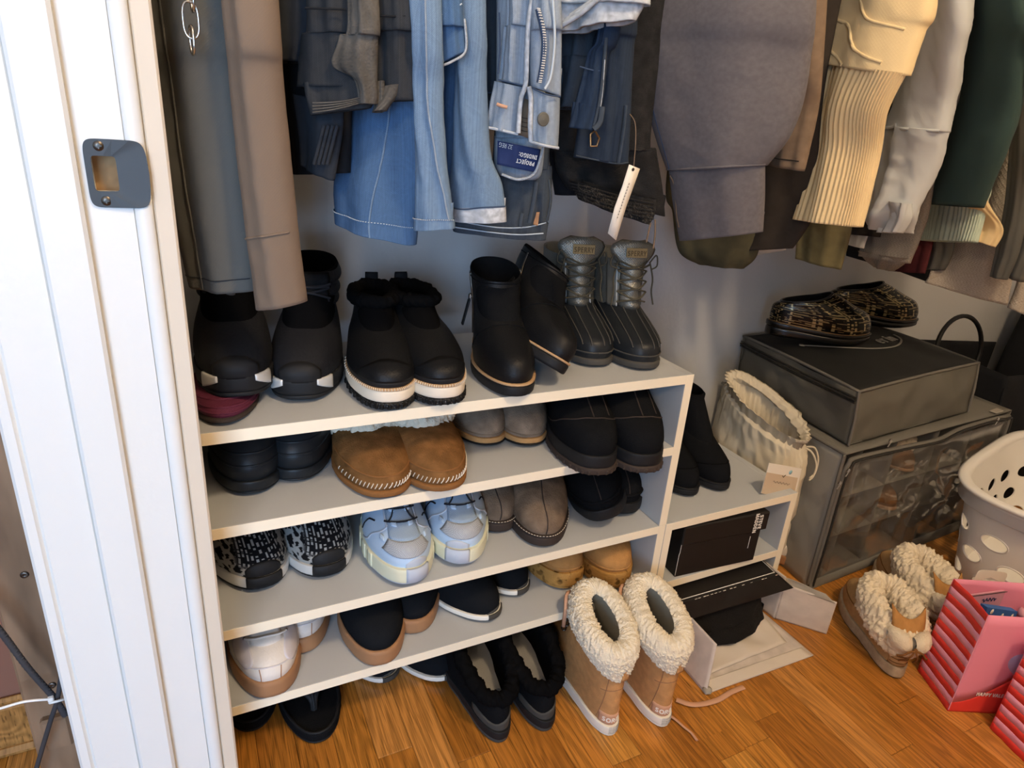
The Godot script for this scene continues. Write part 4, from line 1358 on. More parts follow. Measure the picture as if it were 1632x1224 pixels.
func sky_sneaker(side: float, label: String) -> Dictionary:
	var d := shoe("running_sneaker", label, "pale blue running sneakers", {
		"L": 0.275, "W": 0.109, "side": side, "sq": 2.35, "spring": 0.008, "cat": "sneaker", "nu": 60, "wedge": 0.008,
		"sole": [[0.005, -0.001, M.sky_toe, "outsole"], [0.028, 0.0015, M.green_foam, "midsole"]],
		"rings": [[0.132, -0.132, 0.104, 0.027, 0.034, 1.0, 2.35], [0.131, -0.132, 0.105, 0.040, 0.05, 1.0, 2.35], [0.120, -0.13, 0.096, 0.056, 0.066, 0.95, 2.3], [0.086, -0.127, 0.086, 0.068, 0.08, 0.8, 2.2],
			[0.035, -0.124, 0.074, 0.090, 0.09, 0.5, 2.2], [0.004, -0.12, 0.066, 0.108, 0.098, 0.3, 2.1]],
		"mat": M.sky_skin, "lining": M.lining_grey})
	var o: Node3D = d.o
	var st := S()
	# mesh vamp and toe box
	patch(st, d.up, func(a, b): return Vector2(lerpf(-0.12, 0.12, a) * lerpf(1.0, 0.75, b), lerpf(0.23 + 0.06 * pow(abs(a - 0.5) * 2, 2), 0.46, b)), 14, 10, 0.0012)
	part("mesh_toe", st, M.sky_grey, o)
	st = S()
	patch(st, d.up, func(a, b): return Vector2(lerpf(-0.085, 0.085, a), lerpf(0.47, 0.96, b)), 10, 14, 0.0012)
	part("tongue", st, M.sky_knit, o)
	# toe guard that runs down over the midsole, off to the outer side
	var c := 0.035 * side
	st = S()
	patch(st, d.up, func(a, b): return Vector2(c + lerpf(-0.05, 0.05, a), lerpf(0.0, 0.22 - 0.10 * pow(abs(a - 0.5) * 2, 2), b)), 10, 6, 0.0016)
	part("toe_guard", st, M.sky_toe, o)
	st = S()
	patch(st, d.midsole, func(a, b): return Vector2(c + lerpf(-0.05, 0.05, a), lerpf(0.05, 0.98, b)), 10, 4, 0.0012)
	part("toe_guard", st, M.sky_toe, o)
	# overlays, eyestays and pods of the midsole
	for s: float in [-1.0, 1.0]:
		line_on(o, "overlay", d.up, [[s * 0.08, 0.6], [s * 0.13, 0.48], [s * 0.17, 0.36], [s * 0.19, 0.2], [s * 0.22, 0.06]], M.sky_toe, 0.0016, 0.0)
		line_on(o, "eyestay_edge", d.up, [[s * 0.09, 0.58], [s * 0.095, 0.75], [s * 0.09, 0.96]], M.sky_toe, 0.0018, 0.0004)
		line_on(o, "dark_piping", d.up, [[s * 0.155, 0.56], [s * 0.19, 0.5], [s * 0.215, 0.36], [s * 0.225, 0.2]], M.lace_black, 0.0013, 0.0004)
		st = S()
		patch(st, d.up, func(a, b): return Vector2(s * 0.118 + (a - 0.5) * 0.02, lerpf(0.40, 0.46, b)), 4, 4, 0.0026)
		part("lace_loop", st, M.sky_skin, o)
		for k in 5:
			st = S()
			var u := s * (0.17 + k * 0.035)
			patch(st, d.midsole, func(a, b): return Vector2(u + (a - 0.5) * 0.02, lerpf(0.25, 0.8, b)), 4, 5, 0.0012)
			part("sole_pod", st, M.green_foam, o)
	st = S()
	for k in 4:
		var v := 0.62 + k * 0.085
		tube(st, on_loft(d.up, [[-0.095, v], [-0.04, v + 0.012], [0.04, v + 0.012], [0.095, v]], 0.0028, 10), 0.0014, 6)
		if k < 3:
			for s: float in [-1.0, 1.0]: tube(st, on_loft(d.up, [[s * 0.07, v + 0.01], [s * 0.05, v + 0.045], [s * 0.035, v + 0.09]], 0.0032, 6), 0.0013, 6)
	part("lace", st, M.lace_black, o)
	st = S()
	for s: float in [-1.0, 1.0]:
		for k in 3:
			patch(st, d.up, func(a, b): return Vector2(s * 0.045 + (a - 0.5) * 0.03, lerpf(0.60, 0.635, b) + k * 0.1), 3, 3, 0.0034)
	part("lace_keeper", st, M.sky_skin, o)
	return d

func taupe_slipper(side: float, label: String) -> Dictionary:
	var d := slipper("suede_slipper", label, "taupe suede slippers with dark soles", {"side": side, "L": 0.27, "W": 0.110, "h": 0.052, "sq": 2.35,
		"sole": [[0.018, 0.0015, M.dark_sole, "outsole"], [0.021, 0.002, M.dark_sole, "welt"]], "mat": M.taupe_suede, "lining": M.fleece})
	line_on(d.o, "centre_seam", d.up, [[0.0, 0.05], [0.004, 0.3], [-0.008, 0.6], [0.0, 0.97]], M.dark_sole, 0.0011, 0.0003, 30)
	var st := S()
	var w: Loft = d.welt
	for k in 46:
		var u0 := -0.3 + 0.6 * k / 46.0
		tube(st, [w.off(u0, 0.8, 0.0008), w.off(u0 + 0.007, 0.8, 0.0008)], 0.0006, 4)
	part("stitching", st, M.thread_white, d.o)
	fleece(d.o, "fleece_collar", ring_pts(d.up, 1.0, 80), 0.007, 0.004, 130.0, M.fleece)
	return d

func felt_clog(side: float, label: String) -> Dictionary:
	var d := slipper("suede_clog", label, "black suede platform clogs", {"side": side, "L": 0.262, "W": 0.104, "h": 0.058, "sq": 2.6, "cat": "clog", "spring": 0.008,
		"sole": [[0.006, -0.001, M.black_rubber, "outsole"], [0.024, 0.002, M.black_rubber, "midsole"]], "mat": M.black_suede})
	line_on(d.o, "toe_rim", d.up, [[-0.3, 0.3], [-0.18, 0.22], [-0.08, 0.19], [0, 0.18], [0.08, 0.19], [0.18, 0.22], [0.3, 0.3]], M.black_suede, 0.0034, 0.0, 40)
	line_on(d.o, "centre_seam", d.up, [[0.0, 0.22], [0.0, 0.5], [0.0, 0.95]], M.dark_sole, 0.0009, 0.0003, 24)
	return d

func shoes_third():
	var d: Dictionary
	d = print_sneaker(1.0, "animal print knit sneaker at the left end of the third board")
	place(d.o, Vector3(-0.6909, 0.294, -0.058), d.L, 0.12)
	d = print_sneaker(-1.0, "animal print knit sneaker beside the pale blue sneakers")
	place(d.o, Vector3(-0.5803, 0.294, -0.0553), d.L, 0.10)
	d = sky_sneaker(1.0, "pale blue running sneaker with its toe at the board edge, beside the animal print pair")
	place(d.o, Vector3(-0.4953, 0.294, 0.0059), d.L, -0.14)
	d = sky_sneaker(-1.0, "pale blue running sneaker set slightly back, beside the taupe slippers")
	place(d.o, Vector3(-0.3825, 0.294, -0.0072), d.L, -0.16)
	d = taupe_slipper(1.0, "taupe suede slipper with centre seam, set back behind the pale blue sneaker")
	place(d.o, Vector3(-0.3088, 0.294, -0.0779), d.L, -0.22)
	d = taupe_slipper(-1.0, "taupe suede slipper with centre seam, toe near the board edge")
	place(d.o, Vector3(-0.2365, 0.294, -0.0097), d.L, -0.30)
	d = felt_clog(1.0, "black suede platform clog leaning on its mate, next to the taupe slipper")
	place(d.o, Vector3(-0.1276, 0.31, -0.016), d.L, -0.42, 0.0, 0.36)
	d = felt_clog(-1.0, "black suede platform clog lying flat by the right side panel of the upper unit")
	place(d.o, Vector3(-0.0496, 0.294, -0.0388), d.L, -0.22)


# ---------- fourth board ----------
func court_sneaker(side: float, label: String) -> Dictionary:
	var d := shoe("court_sneaker", label, "white leather court sneakers", {
		"L": 0.265, "W": 0.104, "side": side, "sq": 2.5, "spring": 0.004, "cat": "sneaker",
		"sole": [[0.028, 0.001, M.gum, "outsole"]],
		"rings": [[0.129, -0.129, 0.100, 0.027, 0.027, 1.0, 2.5], [0.129, -0.129, 0.102, 0.040, 0.045, 1.0, 2.5], [0.114, -0.127, 0.098, 0.056, 0.06, 0.95, 2.4], [0.075, -0.125, 0.088, 0.070, 0.07, 0.8, 2.3],
			[0.03, -0.122, 0.075, 0.086, 0.075, 0.5, 2.2], [0.005, -0.12, 0.066, 0.096, 0.082, 0.3, 2.1]],
		"mat": M.white_leather, "lining": M.lining_cream})
	var o: Node3D = d.o
	for s: float in [-1.0, 1.0]:
		line_on(o, "toe_seam", d.up, [[s * 0.035, 0.02], [s * 0.035, 0.16], [s * 0.04, 0.28]], M.gum, 0.0007, 0.0002)
		var st := S()
		patch(st, d.up, func(a, b): return Vector2(s * (0.12 + (a - 0.5) * 0.11 * sin(PI * clampf(b + 0.1, 0, 1))), lerpf(0.20, 0.62, b)), 10, 10, 0.0011)
		part("side_patch", st, M.white_patch, o)
	line_on(o, "toe_cap_edge", d.up, [[-0.2, 0.08], [-0.12, 0.24], [0, 0.30], [0.12, 0.24], [0.2, 0.08]], M.white_patch, 0.0012, 0.0, 30)
	var st := S()
	patch(st, d.up, func(a, b): return Vector2(lerpf(-0.075, 0.075, a), lerpf(0.5, 0.95, b)), 8, 10, 0.0014)
	part("tongue", st, M.white_leather, o)
	st = S()
	for k in 3: tube(st, on_loft(d.up, [[-0.10, 0.52 + k * 0.13], [0, 0.56 + k * 0.13], [0.10, 0.52 + k * 0.13]], 0.003, 10), 0.0024, 6, false, 0.6)
	part("lace", st, M.white_leather, o)
	var ey := []
	for k in 3:
		for s: float in [-1.0, 1.0]: ey.append([s * 0.105, 0.52 + k * 0.13])
	eyelets(o, d.up, ey, 0.0024, M.dark_metal)
	return d

func gum_shoe(side: float, label: String) -> Dictionary:
	var d := slipper("slip_on_shoe", label, "black slip-on shoes with gum soles", {"side": side, "L": 0.262, "W": 0.106, "h": 0.050, "sq": 2.4, "cat": "shoe", "spring": 0.002,
		"sole": [[0.027, 0.001, M.gum, "outsole"]], "mat": M.black_knit})
	line_on(d.o, "edge_seam", d.up, [[-0.3, 0.14], [-0.15, 0.08], [0, 0.07], [0.15, 0.08], [0.3, 0.14]], M.black_suede, 0.0012, 0.0, 30)
	return d

func pale_sole_shoe(side: float, label: String) -> Dictionary:
	var d := slipper("knit_shoe", label, "black knit shoes with thin pale soles", {"side": side, "L": 0.262, "W": 0.104, "h": 0.052, "sq": 2.3, "cat": "shoe", "spring": 0.006,
		"sole": [[0.003, -0.001, M.grey_rubber, "outsole"], [0.012, 0.0015, M.white_foam, "midsole"]], "mat": M.black_knit})
	var st := S()
	var c := -0.03
	patch(st, d.midsole, func(a, b): return Vector2(-c + lerpf(-0.06, 0.06, a), lerpf(0.02, 0.98, b)), 12, 4, 0.0015)
	part("toe_rubber", st, M.grey_rubber, d.o)
	st = S()
	patch(st, d.up, func(a, b): return Vector2(-c + lerpf(-0.06, 0.06, a), lerpf(0.0, 0.12 - 0.08 * pow(abs(a - 0.5) * 2, 2), b)), 12, 4, 0.0015)
	part("toe_guard", st, M.grey_rubber, d.o)
	return d

func tan_clog(side: float, label: String) -> Dictionary:
	var d := slipper("platform_clog", label, "tan suede platform clogs", {"side": side, "L": 0.255, "W": 0.104, "h": 0.050, "sq": 2.7, "cat": "clog", "spring": 0.006,
		"sole": [[0.008, -0.001, M.tan_scuffed, "outsole"], [0.036, 0.002, M.tan_scuffed, "midsole"]], "mat": M.tan_suede, "lining": M.fleece})
	line_on(d.o, "edge_seam", d.up, range(31).map(func(k): return [k / 30.0, 0.1]), M.tan_suede, 0.0024, -0.0004, 60)
	return d

func shoes_fourth():
	var d: Dictionary
	d = court_sneaker(1.0, "white leather court sneaker with tan sole at the left front of the fourth board")
	place(d.o, Vector3(-0.6975, 0.157, 0.0059), d.L, -0.05)
	d = court_sneaker(-1.0, "white leather court sneaker set back behind its mate on the fourth board")
	place(d.o, Vector3(-0.6252, 0.157, -0.0619), d.L, -0.02)
	d = gum_shoe(1.0, "black slip-on shoe with gum sole, toe at the front edge of the fourth board")
	place(d.o, Vector3(-0.5395, 0.157, 0.0023), d.L, -0.16)
	d = gum_shoe(-1.0, "black slip-on shoe with gum sole, set back behind its mate")
	place(d.o, Vector3(-0.4493, 0.157, -0.0399), d.L, -0.14)
	d = pale_sole_shoe(1.0, "black knit shoe with thin pale sole, in front of its mate on the fourth board")
	place(d.o, Vector3(-0.3354, 0.157, -0.0192), d.L, 0.24)
	d = pale_sole_shoe(-1.0, "black knit shoe with thin pale sole, half hidden beside the tan clogs")
	place(d.o, Vector3(-0.2435, 0.157, -0.0626), d.L, 0.20)
	d = tan_clog(1.0, "tan suede platform clog beside the black knit shoes on the fourth board")
	place(d.o, Vector3(-0.1718, 0.157, -0.0445), d.L, -0.12)
	d = tan_clog(-1.0, "tan suede platform clog by the right side panel of the lower unit")
	place(d.o, Vector3(-0.0699, 0.157, -0.0096), d.L, -0.16)

func place_heel(o: Node3D, heel: Vector3, L: float, yaw: float):
	o.rotation.y = yaw
	o.position = heel + o.basis.z * L * 0.5

func part_world(n: String, st: SurfaceTool, mat: Material, parent: Node3D) -> MeshInstance3D:
	var o := part(n, st, mat, parent)
	o.transform = parent.transform.affine_inverse()
	return o

# ---------- on the floor ----------
func flip_flop(label: String) -> Dictionary:
	var d := shoe("flip_flop", label, "black flip-flops", {"L": 0.262, "W": 0.104, "side": 0.6, "sq": 2.3, "spring": 0.002, "cat": "flip-flop",
		"sole": [[0.006, -0.001, M.black_rubber, "outsole"], [0.020, 0.0, M.black_suede, "footbed"]]})
	var st := S()
	for s: float in [-1.0, 1.0]:
		tube(st, curve([Vector3(0.004, 0.020, 0.078), Vector3(0.004 + s * 0.004, 0.040, 0.068), Vector3(s * 0.026, 0.050, 0.035), Vector3(s * 0.042, 0.038, 0.0), Vector3(s * 0.041, 0.018, -0.03)], 18), 0.0055, 8, false, 0.6)
	tube(st, [Vector3(0.004, 0.016, 0.080), Vector3(0.004, 0.034, 0.076), Vector3(0.004, 0.044, 0.066)], 0.0032, 8)
	part("strap", st, M.black_rubber, d.o)
	st = S()
	var fb: Loft = d.footbed
	var rim := []
	for k in 60:
		var p := fb.ev(k / 60.0, 1.0)
		rim.append(Vector3(p.x * 0.95, p.y, p.z * 0.98))
	tube(st, rim, 0.0025, 6, true)
	part("raised_rim", st, M.black_rubber, d.o)
	return d

func fur_sneaker(side: float, label: String) -> Dictionary:
	var d := shoe("fur_sneaker", label, "black fur-lined sneakers on the floor", {
		"L": 0.27, "W": 0.094, "side": side, "sq": 2.4, "spring": 0.006, "cat": "sneaker",
		"sole": [[0.010, 0.0, M.grey_rubber, "outsole"], [0.026, 0.0025, M.black_rubber, "midsole"]],
		"rings": [[0.131, -0.131, 0.088, 0.025, 0.025, 1.0, 2.4], [0.130, -0.132, 0.091, 0.040, 0.045, 1.0, 2.4], [0.110, -0.131, 0.088, 0.058, 0.066, 0.9, 2.3], [0.065, -0.127, 0.082, 0.082, 0.078, 0.7, 2.2],
			[0.035, -0.122, 0.080, 0.108, 0.078, 0.4, 2.2], [0.028, -0.119, 0.082, 0.132, 0.080, 0.2, 2.2]],
		"mat": M.black_suede, "lining": M.black_fur, "inner": M.lining_grey, "thick": 0.004, "lift": 0.018})
	var o: Node3D = d.o
	# sole that sweeps up the heel
	var st := S()
	patch(st, d.up, func(a, b): return Vector2(0.5 + (a - 0.5) * 0.34, lerpf(0.0, 0.10 + 0.10 * sin(a * PI) + 0.05 * cos(a * 9.0), b)), 24, 5, 0.0022)
	part("heel_guard", st, M.grey_rubber, o)
	line_on(o, "heel_seam", d.up, [[0.36, 0.45], [0.43, 0.58], [0.5, 0.62], [0.57, 0.58], [0.64, 0.45]], M.black_fur, 0.0018, 0.0)
	fleece(o, "fur_collar", ring_pts(d.up, 1.0, 90), 0.0068, 0.005, 150.0, M.black_fur)
	fur(o, "fur_fringe", ring_pts(d.up, 1.0, 90), 0.007, 0.011, 1600, M.black_fur)
	# side zip, slider and pull on the outer side
	var u := 0.25 + (0.06 if side > 0 else 0.44)
	line_on(o, "zip", d.up, [[u, 0.3], [u, 0.65], [u, 0.95]], M.dark_metal, 0.0022, 0.0)
	var p: Vector3 = d.up.off(u, 0.72, 0.004)
	st = S()
	bx(st, p, Vector3(0.006, 0.010, 0.006), 0.0015)
	part("zip_slider", st, M.chrome, o)
	st = S()
	bx(st, p + d.up.nrm(u, 0.72) * 0.008 + Vector3(0, -0.024, 0), Vector3(0.003, 0.042, 0.012), 0.001, Basis(Vector3(0, 0, 1), 0.15 if side > 0 else -0.15))
	part("zip_pull", st, M.black_leather, o)
	return d

func sherpa_sneaker(side: float, label: String) -> Dictionary:
	var d := shoe("sherpa_sneaker", label, "camel wedge sneakers with sherpa collars", {
		"L": 0.262, "W": 0.090, "side": side, "sq": 2.35, "spring": 0.004, "cat": "sneaker",
		"sole": [[0.006, 0.0005, M.white_foam, "outsole"], [0.022, 0.002, M.white_foam, "midsole"]],
		"rings": [[0.127, -0.127, 0.084, 0.021, 0.021, 1.0, 2.35], [0.126, -0.128, 0.087, 0.040, 0.045, 1.0, 2.35], [0.108, -0.128, 0.086, 0.062, 0.075, 0.9, 2.3], [0.070, -0.126, 0.083, 0.092, 0.105, 0.6, 2.2],
			[0.042, -0.123, 0.081, 0.130, 0.130, 0.3, 2.2], [0.026, -0.121, 0.081, 0.165, 0.150, 0.1, 2.2], [0.012, -0.120, 0.082, 0.198, 0.162, 0.0, 2.2]],
		"mat": M.camel_suede, "lining": M.lining_cream, "inner": M.lining_cream, "thick": 0.012})
	var o: Node3D = d.o
	var up: Loft = d.up
	# curly sherpa collar, dipping to a notch at the heel
	var st := S()
	var rows := []
	var NU := 250
	for i in 61:
		var t := i / 60.0
		var row := PackedVector3Array()
		for j in NU:
			var u := j / float(NU)
			var heel: float = 1.0 - smoothstep(0.0, 0.24, abs(u - 0.5))
			var v0: float = 0.80 - 0.22 * heel
			if u > 0.5 and u < 0.545: v0 += 0.12 * (1.0 - (u - 0.5) / 0.045)
			var p: Vector3
			var n: Vector3
			if t < 0.72:
				var v := lerpf(v0, 1.0, t / 0.72)
				n = up.nrm(u, v)
				p = up.ev(u, v) + n * 0.0085 * pow(sin(clampf(t / 0.72 * 1.5 + 0.05, 0, 1.55)), 0.6)
			else:
				var k := (t - 0.72) / 0.28
				n = (up.nrm(u, 0.99) * cos(k * 2.6) + Vector3.UP * sin(k * 2.6)).normalized()
				p = up.ev(u, 1.0) - up.nrm(u, 0.99) * 0.008 + n * 0.014
			var q := p * 260.0
			p += n * 0.0060 * (0.35 - nc.get_noise_3d(q.x, q.y, q.z) - 0.3 * nz.get_noise_3d(q.x * 0.25, q.y * 0.25, q.z * 0.25)) * (0.2 if i == 0 else 1.0)
			row.append(p)
		rows.append(row)
	grid(st, rows, true)
	part("sherpa_collar", st, M.sherpa, o)
	# heel panel, label with its lettering, ribbed patch of the sole
	line_on(o, "heel_seam", up, [[0.40, 0.05], [0.42, 0.3], [0.44, 0.6]], M.gum, 0.0008, 0.0002)
	line_on(o, "heel_seam", up, [[0.60, 0.05], [0.58, 0.3], [0.56, 0.6]], M.gum, 0.0008, 0.0002)
	line_on(o, "heel_seam", up, [[0.40, 0.42], [0.5, 0.46], [0.60, 0.42]], M.gum, 0.0008, 0.0002)
	st = S()
	patch(st, up, func(a, b): return Vector2(lerpf(0.505, 0.548, a), lerpf(0.60, 0.74, b)), 5, 5, 0.009)
	part("heel_tab", st, M.camel_suede, o)
	st = S()
	patch(st, up, func(a, b): return Vector2(lerpf(0.41, 0.59, a), lerpf(0.02, 0.17, b)), 16, 4, 0.0012)
	part("heel_label", st, M.blush, o)
	var txt := "SOREL"
	for k in 5:
		var u := 0.5 - 0.058 + k * 0.029
		var n := up.nrm(u, 0.09); var p := up.off(u, 0.095, 0.0014)
		var bz := n; var bx_ := Vector3.UP.cross(bz).normalized()
		lettering(txt[k], 0.0095, o, M.print_white, Transform3D(Basis(bx_, bz.cross(bx_), bz), p), true, 0.0006, 1.0)
	st = S()
	var ms: Loft = d.midsole
	for k in 22:
		for j in 5:
			var u := 0.475 + k * 0.0045
			var v := 0.3 + j * 0.12
			tube(st, [ms.off(u, v, 0.0004), ms.off(u + 0.002, v + 0.06, 0.0004)], 0.00035, 4)
	part("ribbed_patch", st, M.lining_grey, o)
	# lace hooks on the outer side
	for s: float in [-1.0, 1.0]:
		for k in 2:
			var u := s * 0.17
			var p := up.off(u, 0.60 + k * 0.09, 0.003)
			st = S()
			var lp := []
			for i in 14: lp.append(p + up.nrm(u, 0.6) * (0.003 + 0.004 * cos(TAU * i / 14)) + Vector3(0, 0.006 * sin(TAU * i / 14), 0))
			tube(st, lp, 0.0016, 6, true)
			part("lace_hook", st, M.dark_metal, o)
		st = S()
		tube(st, curve([up.off(s * 0.17, 0.62, 0.008), up.off(s * 0.18, 0.75, 0.014), up.off(s * 0.17, 0.88, 0.016), up.off(s * 0.10, 0.94, 0.018), up.off(0.0, 0.8, 0.012)], 18), 0.0035, 7, false, 0.45)
		part("lace", st, M.blush, o)
	return d

func bow_slipper(side: float, label: String) -> Dictionary:
	var d := shoe("bow_slipper", label, "tan fleece-lined slippers with heel bows", {
		"L": 0.245, "W": 0.094, "side": side, "sq": 2.4, "spring": 0.004, "cat": "slipper",
		"sole": [[0.004, 0.0, M.dark_sole, "outsole"], [0.026, 0.0015, M.pale_suede, "midsole"]],
		"rings": [[0.118, -0.118, 0.088, 0.025, 0.025, 1.0, 2.4], [0.118, -0.119, 0.092, 0.042, 0.045, 1.0, 2.4], [0.104, -0.118, 0.090, 0.062, 0.062, 0.9, 2.3], [0.068, -0.115, 0.080, 0.078, 0.076, 0.6, 2.2],
			[0.036, -0.110, 0.074, 0.088, 0.084, 0.3, 2.2], [0.026, -0.104, 0.072, 0.096, 0.090, 0.1, 2.2]],
		"mat": M.honey_suede, "lining": M.lining_grey, "inner": M.lining_grey, "thick": 0.008, "lift": 0.014})
	var o: Node3D = d.o
	var up: Loft = d.up
	line_on(o, "apron_seam", up, [[-0.25, 0.35], [-0.15, 0.33], [0, 0.31], [0.15, 0.33], [0.25, 0.35]], M.chestnut_dark, 0.0015, 0.0, 30)
	fleece(o, "fleece_collar", ring_pts(up, 0.99, 110).map(func(p): return p + Vector3(0, 0.004 - 0.016 * smoothstep(-0.03, -0.11, p.z), 0)), 0.0150, 0.009, 130.0, M.fleece, true, 1.25, 24)
	# heel counter with rows of stitching, and the tab above
	var st := S()
	patch(st, up, func(a, b): return Vector2(lerpf(0.42, 0.58, a), lerpf(0.02, 0.50, b)), 14, 6, 0.0014)
	part("heel_counter", st, M.honey_suede, o)
	for k in 5: line_on(o, "heel_stitch", up, [[0.43, 0.10 + k * 0.08], [0.5, 0.11 + k * 0.08], [0.57, 0.10 + k * 0.08]], M.chestnut, 0.0009, 0.0014)
	st = S()
	var rows := []
	for i in 12:
		var t := i / 11.0
		var row := PackedVector3Array()
		for j in 13:
			var a := (j / 12.0 - 0.5) * 2.0
			var h: float = 0.034 + 0.020 * pow(abs(a), 2.0)
			row.append(Vector3(-a * 0.031, 0.092 + t * h, -0.116 + 0.016 * a * a + 0.022 * t * t - 0.004))
		rows.append(row)
	sheet(st, rows, 0.003)
	part("heel_tab", st, M.tan_suede, o)
	# bow of fleece puffs with a thin tie
	for s: float in [-1.0, 1.0]:
		var pts := []
		for i in 14:
			var t := i / 13.0
			pts.append(Vector3(s * (0.003 + 0.036 * t), 0.093 + 0.004 * t, -0.128 + 0.018 * t * t))
		st = S()
		var rr := []
		for i in 14:
			var t := i / 13.0
			var row := PackedVector3Array()
			for j in 18:
				var an := TAU * j / 18.0 * s
				var rad := 0.0165 * pow(sin(clampf(0.35 + t * 2.5, 0, PI - 0.02)), 0.6) * (1.0 if i < 13 else 0.2)
				var dd := Vector3(0, cos(an), sin(an))
				var p: Vector3 = pts[i] + dd * rad
				var q := p * 130.0
				p += dd * 0.005 * (0.3 - nc.get_noise_3d(q.x, q.y, q.z))
				row.append(p)
			rr.append(row)
		grid(st, rr, true, 1, 1, true)
		part("bow_puff", st, M.fleece, o)
		st = S()
		tube(st, curve([Vector3(0, 0.092, -0.146), Vector3(s * 0.012, 0.090, -0.150), Vector3(s * 0.020, 0.080, -0.148), Vector3(s * 0.027, 0.074, -0.142)], 12), 0.0021, 6)
		tube(st, curve([Vector3(0, 0.092, -0.146), Vector3(s * 0.006, 0.080, -0.149), Vector3(s * 0.010, 0.066, -0.142), Vector3(s * 0.013, 0.052, -0.130)], 12), 0.0017, 6)
		part("tie", st, M.chestnut_dark, o)
	st = S()
	bx(st, Vector3(0, 0.092, -0.146), Vector3(0.007, 0.010, 0.006), 0.002)
	part("knot", st, M.chestnut_dark, o)
	return d

func shoes_floor():
	var d: Dictionary
	d = flip_flop("black flip-flop lying under the left end of the shelves, beside the bare boards")
	place(d.o, Vector3(-0.6261, 0, -0.0253), d.L, -0.02)
	d = flip_flop("black flip-flop deep in shade by the white door casing, left of its mate")
	place(d.o, Vector3(-0.7221, 0, -0.0874), d.L, -0.06)
	d = pale_sole_shoe(1.0, "black shoe with grey sole in shade under the lowest board, near the flip-flops")
	d.o.set_meta("group", "black shoes under the lowest board")
	place(d.o, Vector3(-0.4957, 0, -0.1009), d.L, 0.15)
	d = pale_sole_shoe(-1.0, "black shoe with grey sole under the lowest board, behind the black fur sneakers")
	d.o.set_meta("group", "black shoes under the lowest board")
	place(d.o, Vector3(-0.3751, 0, -0.071), d.L, 0.35)
	d = fur_sneaker(-1.0, "black fur-lined sneaker on the floor with a zip pull hanging at its left")
	place_heel(d.o, Vector3(-0.3484, 0, 0.0843), d.L, PI - 0.02)
	d = fur_sneaker(1.0, "black fur-lined sneaker on the floor, next to the camel sherpa sneakers")
	place_heel(d.o, Vector3(-0.2681, 0, 0.0939), d.L, PI - 0.05)
	d = sherpa_sneaker(-1.0, "camel wedge sneaker with sherpa collar, beside the black fur sneakers")
	place_heel(d.o, Vector3(-0.1709, 0, 0.1431), d.L, PI - 0.12)
	d = sherpa_sneaker(1.0, "camel wedge sneaker with sherpa collar, against the open white shoebox")
	place_heel(d.o, Vector3(-0.0749, 0, 0.1637), d.L, PI - 0.16)
	var st := S()
	tube(st, curve([Vector3(-0.0186, 0.004, 0.1273), Vector3(0.0033, 0.004, 0.1481), Vector3(0.0463, 0.005, 0.1575), Vector3(0.0865, 0.007, 0.1545), Vector3(0.1194, 0.005, 0.1532)], 24), 0.0055, 8, false, 0.35)
	part_world("lace_end", st, M.blush, d.o)
	st = S()
	tube(st, curve([Vector3(-0.0593, 0.012, 0.1549), Vector3(-0.0482, 0.004, 0.1603), Vector3(-0.0427, 0.003, 0.181), Vector3(-0.0392, 0.003, 0.1933), Vector3(-0.0401, 0.003, 0.2089)], 20), 0.0032, 8, false, 0.5)
	part_world("lace_end", st, M.blush, d.o)
	d = bow_slipper(1.0, "tan slipper with fleece collar and heel bow, left of the striped gift bags")
	place_heel(d.o, Vector3(0.4261, 0, 0.25), d.L, PI - 0.58)
	d = bow_slipper(-1.0, "tan slipper with fleece collar, mostly hidden behind the striped gift bag")
	place_heel(d.o, Vector3(0.615, 0, 0.215), d.L, PI - 0.42)
	# black suede ankle boots on the small unit
	for k in 2:
		d = shoe("suede_boot", ["black suede ankle boot on the small unit, nearer to the drawstring bag", "black suede ankle boot half hidden behind the upper unit's side panel"][k], "black suede ankle boots on the small unit", {
			"L": 0.262, "W": 0.096, "side": [-1.0, 1.0][k], "sq": 2.3, "spring": 0.004, "cat": "boot",
			"sole": [[0.014, 0.001, M.black_rubber, "outsole"], [0.017, 0.0016, M.black_rubber, "welt"]],
			"rings": [[0.128, -0.128, 0.091, 0.016, 0.016, 1.0, 2.3], [0.128, -0.129, 0.094, 0.030, 0.032, 1.0, 2.3], [0.116, -0.128, 0.091, 0.048, 0.05, 0.95, 2.3], [0.078, -0.126, 0.082, 0.064, 0.07, 0.7, 2.2],
				[0.028, -0.122, 0.070, 0.088, 0.09, 0.4, 2.1], [0.000, -0.120, 0.064, 0.118, 0.118, 0.1, 2.1], [-0.004, -0.121, 0.068, 0.150, 0.150, 0.0, 2.1]],
			"mat": M.black_suede, "lining": M.black_suede})
		line_on(d.o, "toe_seam", d.up, [[-0.25, 0.05], [-0.15, 0.28], [0.0, 0.36], [0.15, 0.28], [0.25, 0.05]], M.black_fur, 0.0011, 0.0, 30)
		tab(d.o, "pull_tab", d.up.ev(0.5, 1.0) + Vector3(0, -0.008, -0.002), 0.016, 0.026, M.black_knit)
		place(d.o, [Vector3(0.1949, 0.294, -0.0522), Vector3(0.1009, 0.294, -0.0597)][k], d.L, [-0.10, -0.14][k])


